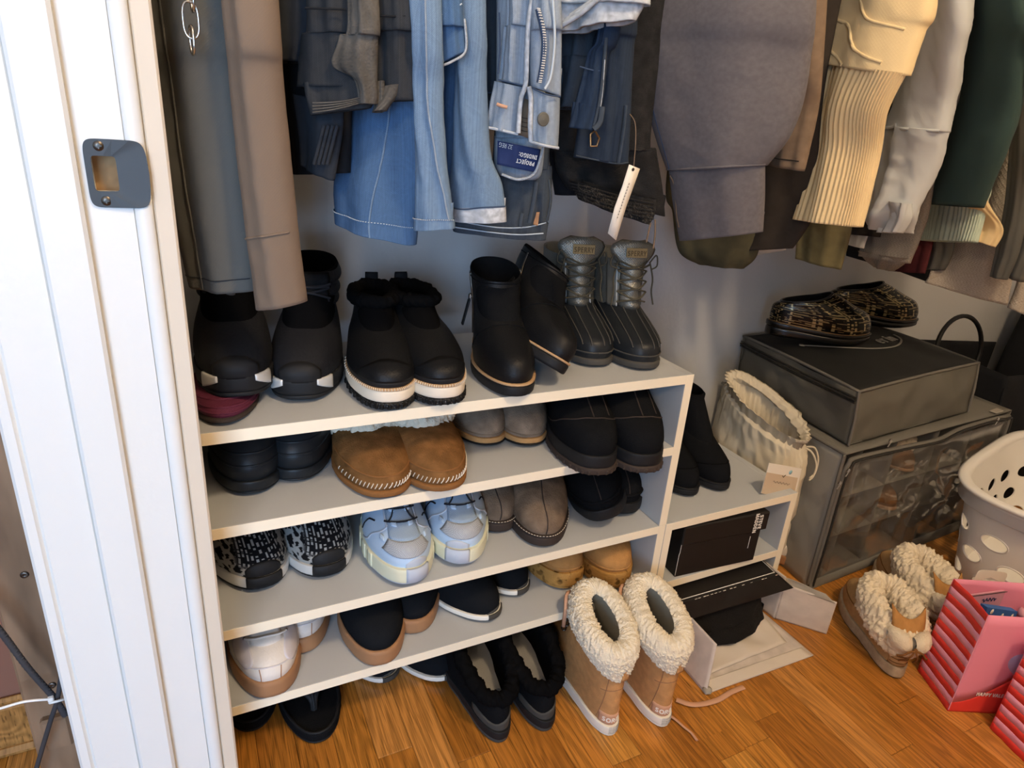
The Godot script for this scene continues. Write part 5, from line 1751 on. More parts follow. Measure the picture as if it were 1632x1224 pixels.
# ---------- grey storage, dust bag, basket ----------
func quad_rows(a: Vector3, b: Vector3, c: Vector3, d: Vector3, nu: int, nv: int, amp := 0.0, n := Vector3.ZERO, seedv := 0.0, fr := 9.0) -> Array:
	# a b along the bottom, d c along the top
	var out := []
	for i in nv + 1:
		var row := PackedVector3Array()
		var t := i / float(nv)
		for j in nu + 1:
			var s := j / float(nu)
			var p := a.lerp(b, s).lerp(d.lerp(c, s), t)
			var w: float = nz.get_noise_3d(p.x * fr + seedv, p.y * fr, p.z * fr)
			var hold: float = pow(sin(PI * s), 0.5) * pow(sin(PI * t), 0.5)
			row.append(p + n * amp * w * (0.25 + hold))
		out.append(row)
	return out

func panel(n: String, parent: Node3D, a: Vector3, b: Vector3, c: Vector3, d: Vector3, th: float, mat: Material, amp := 0.0, bulge := 0.0, sd := 0.0, fr := 9.0) -> MeshInstance3D:
	var nrm := (b - a).cross(d - a).normalized()
	var rows := quad_rows(a, b, c, d, 28, 20, amp, nrm, sd, fr)
	if bulge != 0.0:
		for i in rows.size():
			for j in rows[i].size():
				var s: float = j / float(rows[i].size() - 1); var t: float = i / float(rows.size() - 1)
				rows[i][j] += nrm * bulge * pow(sin(PI * s), 0.7) * pow(sin(PI * t), 0.7)
	var st := S()
	sheet(st, rows, th)
	return part(n, st, mat, parent, true)

func storage():
	# shoe organiser: canvas box with a clear front and cells
	var h := 0.348
	var A := Vector3(0.485, 0.0, -0.02); var B := Vector3(1.175, 0.0, -0.054)
	var C := Vector3(1.195, 0.0, -0.43); var Dd := Vector3(0.522, 0.0, -0.435)
	var U := Vector3(0, h, 0)
	var o := thing("shoe_organiser", "grey canvas shoe organiser with clear vinyl front, on the floor by the wall", "shoe organiser", "", (A + C) * 0.5)
	panel("side_panel", o, Dd, A, A + U, Dd + U, 0.004, M.canvas_lit, 0.010, 0.004, 3.0)
	panel("side_panel", o, B, C, C + U, B + U, 0.004, M.canvas_grey, 0.006, 0.0, 5.0)
	panel("back_panel", o, C, Dd, Dd + U, C + U, 0.003, M.canvas_grey)
	panel("top_panel", o, A + U, B + U, C + U, Dd + U, 0.004, M.canvas_grey, 0.004, -0.004, 7.0)
	panel("bottom_panel", o, Dd + Vector3(0, 0.004, 0), C + Vector3(0, 0.004, 0), B + Vector3(0, 0.004, 0), A + Vector3(0, 0.004, 0), 0.004, M.canvas_grey)
	var F := func(s: float, t: float, back := 0.0) -> Vector3:
		return A.lerp(B, s).lerp(Dd.lerp(C, s), back) + U * t
	# cell walls of thin canvas
	for s: float in [0.125, 0.31, 0.56, 0.79]:
		panel("divider", o, F.call(s, 0.02, 0.03), F.call(s, 0.02, 0.97), F.call(s, 0.97, 0.97), F.call(s, 0.97, 0.03), 0.002, M.canvas_grey, 0.006, 0.0, s * 30.0)
	for t: float in [0.33, 0.64]:
		panel("cell_shelf", o, F.call(0.01, t, 0.03), F.call(0.99, t - 0.02, 0.03), F.call(0.99, t - 0.02, 0.97), F.call(0.01, t, 0.97), 0.002, M.canvas_grey, 0.006, 0.0, t * 20.0)
	# vinyl front, wrinkled, with a bound edge and a zip along it
	var f0: Vector3 = F.call(0.03, 0.02, -0.012); var f1: Vector3 = F.call(0.985, 0.02, -0.012); var f2: Vector3 = F.call(0.985, 0.93, -0.012); var f3: Vector3 = F.call(0.03, 0.93, -0.012)
	panel("vinyl_window", o, f0, f1, f2, f3, 0.0012, M.vinyl, 0.016, 0.004, 9.0, 13.0)
	var st := S()
	bx(st, Vector3.ZERO, Vector3.ONE * 0.001, 0.0001)
	st = S()
	var edge := curve([F.call(0.008, 0.03, -0.01), F.call(0.008, 0.4, -0.014), F.call(0.008, 0.80, -0.012), F.call(0.022, 0.93, -0.012), F.call(0.06, 0.965, -0.014), F.call(0.3, 0.955, -0.02), F.call(0.5, 0.94, -0.022), F.call(0.65, 0.975, -0.016), F.call(0.93, 0.97, -0.01), F.call(0.99, 0.9, -0.01), F.call(0.992, 0.4, -0.012), F.call(0.992, 0.03, -0.01)], 90)
	tube(st, edge, 0.0055, 8, false, 0.7)
	part("binding", st, M.piping, o, true)
	st = S()
	tube(st, edge.map(func(p): return p + Vector3(0.0045, -0.004, 0.006)), 0.0028, 6)
	part("zip", st, M.zip, o, true)
	for e: Vector3 in [Vector3(0.4895, 0.3156, -0.005), Vector3(0.4724, 0.2881, -0.005), Vector3(0.6308, 0.3571, -0.02), Vector3(1.0899, 0.3396, -0.04)]:
		st = S()
		bx(st, e, Vector3(0.007, 0.010, 0.006), 0.002, Basis(Vector3(0, 0, 1), -0.4))
		bx(st, e + Vector3(-0.004, -0.008, 0.002), Vector3(0.004, 0.012, 0.002), 0.0008, Basis(Vector3(0, 0, 1), -0.5))
		part("zip_slider", st, M.chrome, o, true)
	# front rail and base flap
	panel("front_flap", o, F.call(0.0, 0.0, -0.03), F.call(1.0, 0.0, -0.03), F.call(1.0, 0.085, -0.018), F.call(0.0, 0.06, -0.018), 0.003, M.canvas_grey, 0.006, 0.004, 2.0)
	st = S()
	bx(st, Vector3(1.1099, 0.352, -0.0583), Vector3(0.040, 0.004, 0.018), 0.0015, Basis(Vector3.UP, 0.1))
	part("fabric_tag", st, M.card_grey, o, true)
	st = S()
	tube(st, [A + Vector3(0, 0.01, 0.002), A + U * 0.5 + Vector3(-0.002, 0, 0.003), A + U * 0.99], 0.004, 8)
	tube(st, [A + U, A.lerp(Dd, 0.5) + U + Vector3(-0.003, 0, 0), Dd + U], 0.0035, 8)
	part("piping", st, M.piping, o, true)
	# shoes seen through the vinyl
	var d: Dictionary
	d = court_sneaker(1.0, "white sneaker with two dark stripes in the lowest left cell of the organiser")
	d.o.remove_meta("group")
	for v: float in [0.34, 0.44]: line_on(d.o, "dark_stripe", d.up, [[0.38, v + 0.2], [0.42, v], [0.5, v - 0.1], [0.58, v], [0.62, v + 0.2]], M.lace_black, 0.0022, 0.0006)
	place(d.o, F.call(0.155, 0.015, 0.03) + Vector3(-0.03, 0, 0), d.L, 0.45)
	d.o.scale = Vector3(0.9, 0.9, 0.9)
	d = slipper("fleece_slipper", "cream fleece slipper in the upper middle cell of the organiser", "", {"side": 1.0, "L": 0.22, "W": 0.088, "h": 0.055, "sole": [[0.008, 0.0, M.gum, "outsole"]], "mat": M.chestnut, "lining": M.fleece})
	fleece(d.o, "fleece_collar", ring_pts(d.up, 0.6, 70), 0.016, 0.008, 120.0, M.fleece)
	place(d.o, F.call(0.45, 0.645, 0.05), d.L, -0.3)
	d = slipper("suede_mule", "brown suede mule in the middle cell of the organiser", "", {"side": 1.0, "L": 0.23, "W": 0.085, "h": 0.05, "sole": [[0.01, 0.0, M.gum, "outsole"]], "mat": M.chestnut_dark, "cat": "mule"})
	place(d.o, F.call(0.43, 0.335, 0.05), d.L, -0.2)
	d = slipper("cream_mule", "cream leather mule in the middle left cell of the organiser", "", {"side": 1.0, "L": 0.22, "W": 0.06, "h": 0.045, "sole": [[0.01, 0.0, M.gum, "outsole"]], "mat": M.white_leather, "cat": "mule"})
	place(d.o, F.call(0.062, 0.335, 0.04), d.L, -0.05)

	# zipped bag lying on the organiser
	var y0 := h + 0.004; var y1 := 0.477
	var bl := [Vector3(0.524, y0, -0.043), Vector3(1.023, y0, -0.08), Vector3(1.06, y0, -0.435), Vector3(0.568, y0, -0.43)]
	var tp := [Vector3(0.519, y1, -0.05), Vector3(1.034, y1, -0.10), Vector3(1.065, y1, -0.44), Vector3(0.562, y1, -0.432)]
	o = thing("zipped_bag", "dark grey zipped fabric bag lying on the shoe organiser", "storage bag", "", (bl[0] + bl[2]) * 0.5)
	panel("side_panel", o, bl[3], bl[0], tp[0], tp[3], 0.004, M.bag_side, 0.014, 0.008, 1.0, 7.0)
	panel("side_panel", o, bl[0], bl[1], tp[1], tp[0], 0.004, M.bag_side, 0.014, 0.010, 4.0, 7.0)
	panel("side_panel", o, bl[1], bl[2], tp[2], tp[1], 0.004, M.bag_side, 0.012, 0.006, 6.0, 7.0)
	panel("back_panel", o, bl[2], bl[3], tp[3], tp[2], 0.004, M.bag_side)
	panel("bottom_panel", o, bl[3], bl[2], bl[1], bl[0], 0.003, M.bag_side)
	var top := panel("top_panel", o, tp[0], tp[1], tp[2], tp[3], 0.004, M.bag_top, 0.006, 0.030, 8.0, 6.0)
	st = S()
	var loop := []
	for k in 4: 
		for i in 12: loop.append(tp[k].lerp(tp[(k + 1) % 4], i / 12.0) + Vector3(0, 0.003 * sin(PI * i / 12.0), 0))
	tube(st, loop, 0.0036, 7, true)
	for k in 2: tube(st, [bl[k], bl[k].lerp(tp[k], 0.5) + Vector3(0, 0, 0.003), tp[k]], 0.0034, 7)
	part("piping", st, M.piping, o, true)
	st = S()
	for z: float in [0.014, 0.020, 0.026]:
		tube(st, range(24).map(func(i): return tp[3].lerp(tp[0], i / 23.0) + Vector3(-0.005 - 0.006 * sin(PI * i / 23.0), -z, 0)), 0.0018 if z != 0.020 else 0.0032, 6)
	part("zip", st, M.zip, o, true)
	# printed arc and lettering on the top
	var tops := func(s: float, t: float) -> Vector3:
		var p: Vector3 = tp[0].lerp(tp[1], s).lerp(tp[3].lerp(tp[2], s), t)
		return p + Vector3(0, 0.030 * pow(sin(PI * clampf(s, 0.001, 0.999)), 0.7) * pow(sin(PI * clampf(t, 0.001, 0.999)), 0.7) + 0.003, 0)
	st = S()
	tube(st, curve([tops.call(0.13, 0.62), tops.call(0.30, 0.42), tops.call(0.45, 0.33), tops.call(0.60, 0.33), tops.call(0.74, 0.43), tops.call(0.80, 0.55)], 40), 0.003, 6, false, 0.5)
	lathe(st, [Vector2(0.007, -0.001), Vector2(0.0065, 0.0016), Vector2(0.0005, 0.002)], 12, tops.call(0.13, 0.62))
	part("printed_arc", st, M.print_grey, o, true)
	var lt := lettering("er in", 0.028, o, M.print_grey, Transform3D(Basis(Vector3.UP, 0.15) * Basis(Vector3.RIGHT, -PI / 2 + 0.1), tops.call(0.60, 0.43) - o.position + Vector3(0, 0.002, 0)), true, 0.0008)

	# patent clogs on the bag
	for k in 2:
		d = shoe("patent_clog", ["black and gold crosshatch clog in front, toe to the right, on the zipped bag", "black and gold crosshatch clog behind its mate on the zipped bag"][k], "black and gold crosshatch clogs", {
			"L": 0.25, "W": 0.094, "side": [1.0, -1.0][k], "sq": 2.3, "spring": 0.010, "cat": "clog", "wedge": 0.018, "nu": 60,
			"sole": [[0.012, 0.0, M.gloss_black, "outsole"], [0.018, 0.0015, M.gloss_black, "welt"]],
			"rings": [[0.121, -0.121, 0.088, 0.017, 0.035, 1.0, 2.3], [0.121, -0.122, 0.092, 0.036, 0.055, 1.0, 2.3], [0.108, -0.120, 0.090, 0.062, 0.072, 0.95, 2.3], [0.075, -0.116, 0.082, 0.078, 0.078, 0.8, 2.2],
				[0.035, -0.108, 0.072, 0.098, 0.082, 0.5, 2.2], [0.012, -0.102, 0.064, 0.106, 0.084, 0.3, 2.1]],
			"mat": M.plaid, "lining": M.black_suede})
		line_on(d.o, "welt_seam", d.up, range(31).map(func(i): return [i / 30.0, 0.03]), M.brass, 0.0012, 0.0, 60)
		line_on(d.o, "collar_edge", d.up, range(31).map(func(i): return [i / 30.0, 1.0]), M.gloss_black, 0.003, 0.0, 60)
		place(d.o, [Vector3(0.7521, 0.512, -0.2145), Vector3(1.0792, 0.505, -0.3165)][k], d.L, [0.98, 1.02][k])

	# ring-handled bag in the dark corner
	o = thing("tote_bag", "black tote bag with a round ring handle in the dark corner", "bag", "", Vector3(1.48, 0, -0.25))
	panel("front_panel", o, Vector3(1.26, 0, -0.08), Vector3(1.75, 0, -0.10), Vector3(1.72, 0.36, -0.16), Vector3(1.28, 0.40, -0.14), 0.004, M.black_cloth, 0.02, 0.02, 2.0, 5.0)
	panel("side_panel", o, Vector3(1.26, 0, -0.42), Vector3(1.26, 0, -0.08), Vector3(1.28, 0.40, -0.14), Vector3(1.29, 0.42, -0.40), 0.004, M.black_cloth, 0.01, 0.01, 3.0)
	panel("back_panel", o, Vector3(1.75, 0, -0.43), Vector3(1.26, 0, -0.43), Vector3(1.29, 0.42, -0.41), Vector3(1.72, 0.38, -0.41), 0.004, M.black_cloth)
	st = S()
	var hc := Vector3(1.3088, 0.4405, -0.3)
	var hr := []
	for i in 40: hr.append(hc + Vector3(cos(TAU * i / 40) * 0.112, -0.018 + sin(TAU * i / 40) * 0.098, -0.02 * sin(TAU * i / 40)))
	tube(st, hr, 0.0065, 8, true)
	part("ring_handle", st, M.black_leather, o, true)
	# dark garment bag standing to the right
	o = thing("garment_bag", "black garment bag standing against the wall at the right edge", "bag", "", Vector3(1.85, 0, -0.30))
	st = S()
	var rr := []
	for i in 10:
		var t := i / 9.0
		var row := PackedVector3Array()
		for j in 24:
			var a := TAU * j / 24.0
			row.append(Vector3(sg(cos(a), 0.5) * (0.17 - 0.02 * t) + 0.01 * sin(t * 9), t * 0.56, -sg(sin(a), 0.5) * (0.10 - 0.03 * t) + 0.008 * sin(a * 3 + t * 5)))
		rr.append(row)
	grid(st, rr, true)
	cap(st, rr[9], true)
	part("body", st, M.black_cloth, o)
	st = S()
	tube(st, [Vector3(0, 0.02, 0.104), Vector3(0.0, 0.3, 0.09), Vector3(0, 0.54, 0.074)], 0.004, 6)
	part("zip", st, M.zip, o)

	# drawstring bag between the small unit and the organiser
	o = thing("drawstring_bag", "white cotton drawstring bag beside the small shelf unit, its mouth gathered", "drawstring bag", "", Vector3(0.415, 0, -0.19))
	st = S()
	var rows := []
	var spec := [[0.0, 0.050, 0.100], [0.02, 0.058, 0.125], [0.15, 0.060, 0.135], [0.28, 0.060, 0.135], [0.345, 0.058, 0.125], [0.375, 0.062, 0.115], [0.388, 0.042, 0.108], [0.398, 0.050, 0.120], [0.405, 0.062, 0.122]]
	var fine := 64
	for i in 46:
		var f: float = i / 45.0 * (spec.size() - 1)
		var k0: int = min(int(f), spec.size() - 2); var t := f - k0
		var q := []
		for c in 3: q.append(lerpf(spec[k0][c], spec[k0 + 1][c], smoothstep(0, 1, t)))
		var row := PackedVector3Array()
		for j in 120:
			var a := TAU * j / 120.0
			var gather: float = smoothstep(0.30, 0.385, q[0])
			var r: float = 1.0 + gather * 0.035 * sin(a * 34.0 + 4.0 * sin(a * 3)) 
			var p := Vector3(sin(a) * q[1] * r, q[0] - cos(a) * 0.036 * smoothstep(0.25, 0.39, q[0]), cos(a) * q[2] * r)
			p += Vector3(sin(a), 0, cos(a)) * (0.012 * nz.get_noise_3d(p.x * 14, p.y * 12, p.z * 14) + 0.005 * nz.get_noise_3d(p.x * 45, p.y * 30, p.z * 45)) * (1.0 - gather * 0.5)
			row.append(p)
		rows.append(row)
	var ins := PackedVector3Array(); var ins2 := PackedVector3Array()
	for p: Vector3 in rows[45]: ins.append(Vector3(p.x * 0.9, p.y - 0.002, p.z * 0.93)); ins2.append(Vector3(p.x * 0.8, p.y - 0.10, p.z * 0.8))
	rows.append(ins); rows.append(ins2)
	grid(st, rows, true)
	part("sack", st, M.muslin, o)
	st = S()
	tube(st, curve([Vector3(0.02, 0.345, 0.112), Vector3(0.035, 0.345, 0.122), Vector3(0.045, 0.32, 0.130), Vector3(0.040, 0.29, 0.135), Vector3(0.02, 0.283, 0.140)], 20), 0.0022, 6)
	tube(st, curve([Vector3(0.02, 0.342, 0.112), Vector3(0.028, 0.335, 0.125), Vector3(0.036, 0.31, 0.136), Vector3(0.032, 0.285, 0.139), Vector3(0.018, 0.278, 0.141)], 20), 0.0022, 6)
	part("drawstring", st, M.muslin, o)
	# its swing tag
	var ta := Vector3(0.258, 0.366, -0.02); var tb := Vector3(0.3595, 0.3353, -0.02); var tc := Vector3(0.3595, 0.2613, -0.018); var td := Vector3(0.2534, 0.2992, -0.018)
	o = thing("swing_tag", "white and tan card tag hanging from the cotton drawstring bag", "tag", "", td)
	st = S()
	slab(st, [ta, tb, tc, td], Vector3(0, 0, -0.0012))
	part("card", st, M.card_white, o, true)
	st = S()
	slab(st, [ta.lerp(td, 0.30), tb.lerp(tc, 0.30).lerp(ta.lerp(td, 0.3), 0.06), tc.lerp(td, 0.06).lerp(tb, 0.04), td], Vector3(0, 0, 0.0005))
	part("printed_panel", st, M.card_tan, o, true)
	st = S()
	lathe(st, [Vector2(0.0048, 0), Vector2(0.0046, 0.0006), Vector2(0.0003, 0.0008)], 16, ta.lerp(tb, 0.84).lerp(td, 0.18) + Vector3(0, 0, 0.0002), Basis(Vector3.RIGHT, PI / 2))
	part("round_sticker", st, M.sticker_blue, o, true)
	st = S()
	var m0 := ta.lerp(tb, 0.5).lerp(td.lerp(tc, 0.5), 0.36) + Vector3(0, 0, 0.001)
	tube(st, [m0 + Vector3(-0.004, 0.004, 0), m0, m0 + Vector3(0.005, 0.0045, 0)], 0.0007, 5)
	var scr := []
	for i in 50:
		var t := i / 49.0
		scr.append(ta.lerp(tb, 0.24 + 0.5 * t).lerp(td.lerp(tc, 0.24 + 0.5 * t), 0.55) + Vector3(0, 0.0022 * sin(t * 34.0), 0.001))
	tube(st, scr, 0.0003, 4)
	part("handwriting", st, M.ink, o, true)

	# laundry basket
	basket()

func basket():
	var o := thing("laundry_basket", "white plastic laundry basket with oval holes at the right edge", "laundry basket", "", Vector3(1.065, 0, 0.205), 0.22)
	var H := 0.275
	# angles spaced evenly along the outline
	var tab_ := PackedFloat32Array(); var len_ := PackedFloat32Array(); var acc := 0.0; var last := Vector2(0.27, 0)
	for i in 1441:
		var t := TAU * i / 1440.0
		var p := Vector2(sg(cos(t), 0.5) * 0.27, sg(sin(t), 0.5) * 0.19)
		acc += p.distance_to(last); last = p
		tab_.append(t); len_.append(acc)
	var out := func(a0: float, y: float, d: float) -> Vector3:
		var want: float = fposmod(a0 / TAU, 1.0) * acc
		var n: int = clampi(len_.bsearch(want), 1, 1440)
		var a: float = lerpf(tab_[n - 1], tab_[n], clampf((want - len_[n - 1]) / maxf(len_[n] - len_[n - 1], 1e-7), 0, 1))
		var k := y / H
		return Vector3(sg(cos(a), 0.5) * (0.245 + 0.045 * k + d), y, -sg(sin(a), 0.5) * (0.165 + 0.04 * k + d))
	# wall: a grid of cells, oval holes cut out of it
	var st := S()
	var NU := 264; var NV := 64
	var holes := []
	for r in 3:
		for k in 18:
			holes.append(Vector2((k + (0.5 if r % 2 else 0.0)) / 18.0, 0.24 + r * 0.205))
	var inside := func(u: float, v: float) -> float:
		var best := 9.0
		for q: Vector2 in holes:
			var du: float = abs(u - q.x); du = minf(du, 1.0 - du)
			var e := Vector2(du / 0.0170, (v - q.y) / 0.062)
			best = minf(best, e.length())
			if best < 0.6: break
		return best
	# hole rims are followed by moving grid points that lie close onto the oval
	var grids := []
	for s in 2:
		var rows := []
		for i in NV + 1:
			var v := i / float(NV)
			var row := PackedVector3Array()
			for j in NU:
				var u := j / float(NU)
				var uu := u; var vv := v
				for q: Vector2 in holes:
					var du := u - q.x
					if du > 0.5: du -= 1.0
					if du < -0.5: du += 1.0
					if abs(du) > 0.035 or abs(v - q.y) > 0.12: continue
					var e := Vector2(du / 0.0170, (v - q.y) / 0.062)
					var l := e.length()
					if l > 0.72 and l < 1.22:
						e = e / l
						uu = q.x + e.x * 0.0170; vv = q.y + e.y * 0.062
				row.append(out.call(TAU * uu, vv * H, -0.003 * s))
			rows.append(row)
		grids.append(rows)
	st.set_smooth_group(-1)
	for i in NV:
		for j in NU:
			var u := (j + 0.5) / NU; var v := (i + 0.5) / float(NV)
			if v > 0.08 and v < 0.76 and inside.call(u, v) < 0.97: continue
			var k := (j + 1) % NU
			for s in 2:
				var a: Vector3 = grids[s][i][j]; var b: Vector3 = grids[s][i][k]; var c: Vector3 = grids[s][i + 1][j]; var d: Vector3 = grids[s][i + 1][k]
				if s == 0: 
					for p: Vector3 in [a, c, b, b, c, d]: _v(st, p, 0, 0)
				else:
					for p: Vector3 in [a, b, c, b, d, c]: _v(st, p, 0, 0)
	part("wall", st, M.basket, o)
	st = S()
	for q: Vector2 in holes:
		var lp := []
		for i in 22:
			var a := TAU * i / 22.0
			lp.append(out.call(TAU * (q.x + cos(a) * 0.0170), (q.y + sin(a) * 0.062) * H, -0.0008))
		tube(st, lp, 0.0021, 5, true)
	part("hole_rim", st, M.basket, o)
	# rolled rim
	st = S()
	var rows := []
	for q in [[0.268, -0.004], [0.270, 0.002], [0.272, 0.010], [0.276, 0.017], [0.283, 0.019], [0.286, 0.014], [0.287, 0.004], [0.284, -0.003], [0.276, -0.005]]:
		var row := PackedVector3Array()
		for j in 120: row.append(out.call(TAU * j / 120.0, q[0], q[1]) if q[0] <= H else out.call(TAU * j / 120.0, H, q[1]) + Vector3(0, q[0] - H, 0))
		rows.append(row)
	# skirt below the rim
	var sk := PackedVector3Array(); var sk2 := PackedVector3Array()
	for j in 120:
		sk.append(out.call(TAU * j / 120.0, 0.243, 0.015)); sk2.append(out.call(TAU * j / 120.0, 0.243, 0.012))
	rows.push_front(sk); rows.push_front(sk2)
	grid(st, rows, true)
	part("rim", st, M.basket, o)
	st = S()
	var fl := PackedVector3Array()
	for j in 80: fl.append(out.call(TAU * j / 80.0, 0.012, -0.001))
	cap(st, fl, true)
	part("base", st, M.basket, o)
	var f2 := S()
	var ring1 := []
	for j in 80: ring1.append(out.call(TAU * j / 80.0, 0.004, -0.002))
	tube(f2, ring1, 0.004, 6, true)
	part("foot_ring", f2, M.basket, o)


# ---------- shoeboxes ----------
func boxes():
	# closed black box on the board of the small unit
	var at := Vector3(0.159, T4, -0.13)
	var o := thing("shoebox", "closed black shoebox with white lettering on the small unit's board", "shoebox", "", at, -0.07)
	var st := S()
	bx(st, Vector3(0, 0.052, 0.0), Vector3(0.194, 0.104, 0.262), 0.001)
	part("box", st, M.box_black, o)
	st = S()
	bx(st, Vector3(0.006, 0.0945, 0), Vector3(0.206, 0.042, 0.268), 0.0025)
	part("lid", st, M.box_black, o)
	var tr := func(x: float, y: float) -> Transform3D:
		return Transform3D(Basis(Vector3(0, 0, 1), -PI / 2), Vector3(x, y, 0.1345))
	lettering("STEVE", 0.0085, o, M.print_white, tr.call(0.087, 0.0955), true, 0.0004)
	lettering("MADDEN", 0.0085, o, M.print_white, tr.call(0.076, 0.0945), true, 0.0004, 0.9)
	st = S()
	tube(st, [Vector3(0.0735, 0.062, 0.1312), Vector3(0.0735, 0.034, 0.1312)], 0.0006, 5)
	part("white_line", st, M.print_white, o)
	st = S()
	tube(st, [Vector3(-0.0955, 0.085, 0.1312), Vector3(-0.0955, 0.055, 0.1312), Vector3(-0.0966, 0.054, 0.1311), Vector3(-0.0966, 0.004, 0.131)], 0.0005, 5)
	part("white_line", st, M.print_white, o)
	# open box on the floor under it
	o = thing("open_shoebox", "white shoebox with a black lid, pulled out open on the floor", "shoebox", "", Vector3(0.18, 0, 0.0))
	var P := func(a: Vector3, b: Vector3, c: Vector3, d: Vector3, n: String, m: Material, th := 0.002, amp := 0.002) -> MeshInstance3D:
		return panel(n, o, a, b, c, d, th, m, amp, 0.0, n.length() * 1.0, 12.0)
	var fl := Vector3(0.0424, 0.003, 0.1373); var fr := Vector3(0.3184, 0.003, 0.1444)
	P.call(fl, fr, Vector3(0.315, 0.003, -0.12), Vector3(0.05, 0.003, -0.12), "bottom", M.box_white)
	var lt := Vector3(0.0693, 0.0902, 0.114)
	P.call(fl + Vector3(0.002, 0, 0), Vector3(0.05, 0.003, -0.12), Vector3(0.055, 0.118, -0.12), lt, "left_panel", M.box_white)
	# creased strip along the front edge
	P.call(fl + Vector3(0.004, 0.001, -0.001), fr + Vector3(-0.004, 0.001, -0.001), fr + Vector3(-0.012, 0.0045, -0.022), fl + Vector3(0.006, 0.0045, -0.022), "front_flap", M.tissue, 0.0015, 0.004)
	var ra := Vector3(0.3275, 0.001, 0.0339); var rb := Vector3(0.3961, 0.001, 0.1108)
	P.call(ra, rb, rb + Vector3(0.002, 0.083, 0), ra + Vector3(0, 0.092, 0), "right_flap", M.box_white)
	P.call(ra + Vector3(0, 0.088, 0), rb + Vector3(0, 0.080, -0.001), rb + Vector3(-0.012, 0.094, -0.02), ra + Vector3(0, 0.104, -0.012), "torn_edge", M.card_grey, 0.002, 0.006)
	P.call(Vector3(0.315, 0.003, -0.12), Vector3(0.05, 0.003, -0.12), Vector3(0.05, 0.12, -0.12), Vector3(0.315, 0.12, -0.12), "back_panel", M.box_white)
	P.call(ra, Vector3(0.315, 0.003, -0.12), Vector3(0.315, 0.12, -0.12), ra + Vector3(0, 0.11, 0), "right_panel", M.box_white)
	# black lid with a white border line, and its drooping lip
	var l0 := Vector3(0.033, 0.128, 0.0319); var l1 := Vector3(0.2964, 0.128, 0.0353)
	var lb0 := Vector3(l0.x + 0.012, 0.134, -0.12); var lb1 := Vector3(l1.x + 0.012, 0.134, -0.12)
	P.call(l0, l1, lb1, lb0, "lid", M.box_black, 0.002, 0.001)
	P.call(Vector3(0.0571, 0.096, 0.0479), Vector3(0.3275, 0.1, 0.0565), l1, l0, "lid_lip", M.box_black, 0.002, 0.003)
	st = S()
	var e0 := l0 + Vector3(0.006, 0.0012, -0.006); var e1 := l1 + Vector3(-0.004, 0.0012, -0.006)
	tube(st, [lb0 + Vector3(0.006, 0.001, 0), e0, e1, lb1 + Vector3(-0.004, 0.001, 0)], 0.0009, 5)
	part("white_line", st, M.print_white, o, true)
	st = S()
	for k in 26:
		var t := (k + rng.randf() * 0.5) / 26.0
		if rng.randf() < 0.35: continue
		tube(st, [l0.lerp(l1, t) + Vector3(0, -0.0005, 0.0008), l0.lerp(l1, t + 0.022) + Vector3(0, -0.0005, 0.0008)], rng.randf_range(0.0004, 0.001), 4)
	part("worn_edge", st, M.card_white, o, true)
	# tissue, crumpled over the bottom
	P.call(Vector3(0.07, 0.007, 0.105), Vector3(0.29, 0.007, 0.10), Vector3(0.30, 0.03, -0.05), Vector3(0.065, 0.03, -0.05), "tissue", M.tissue, 0.0008, 0.010)
	st = S()
	lathe(st, [Vector2(0.001, 0.008), Vector2(0.005, 0.007), Vector2(0.0085, 0.004), Vector2(0.009, 0.0)], 10, fl + Vector3(0.006, 0.002, -0.004))
	part("crushed_corner", st, M.card_grey, o, true)
	# black bundle inside
	var c := cloth([[Vector3(0.070, 0.118, -0.03), Vector3(0.295, 0.118, -0.02)], [Vector3(0.066, 0.085, 0.0), Vector3(0.288, 0.09, 0.005)], [Vector3(0.074, 0.05, 0.025), Vector3(0.280, 0.055, 0.022)], [Vector3(0.090, 0.018, 0.045), Vector3(0.288, 0.022, 0.030)]], {"rise": false, "th": 0.03, "amp": 0.004, "fr": 4.0, "wr": 0.004})
	var b := solo("cloth_bundle", cloth_mesh(c, 0, 1), M.foam_black, "black soft bundle lying inside the open white shoebox", "bundle")
	b.position = Vector3.ZERO

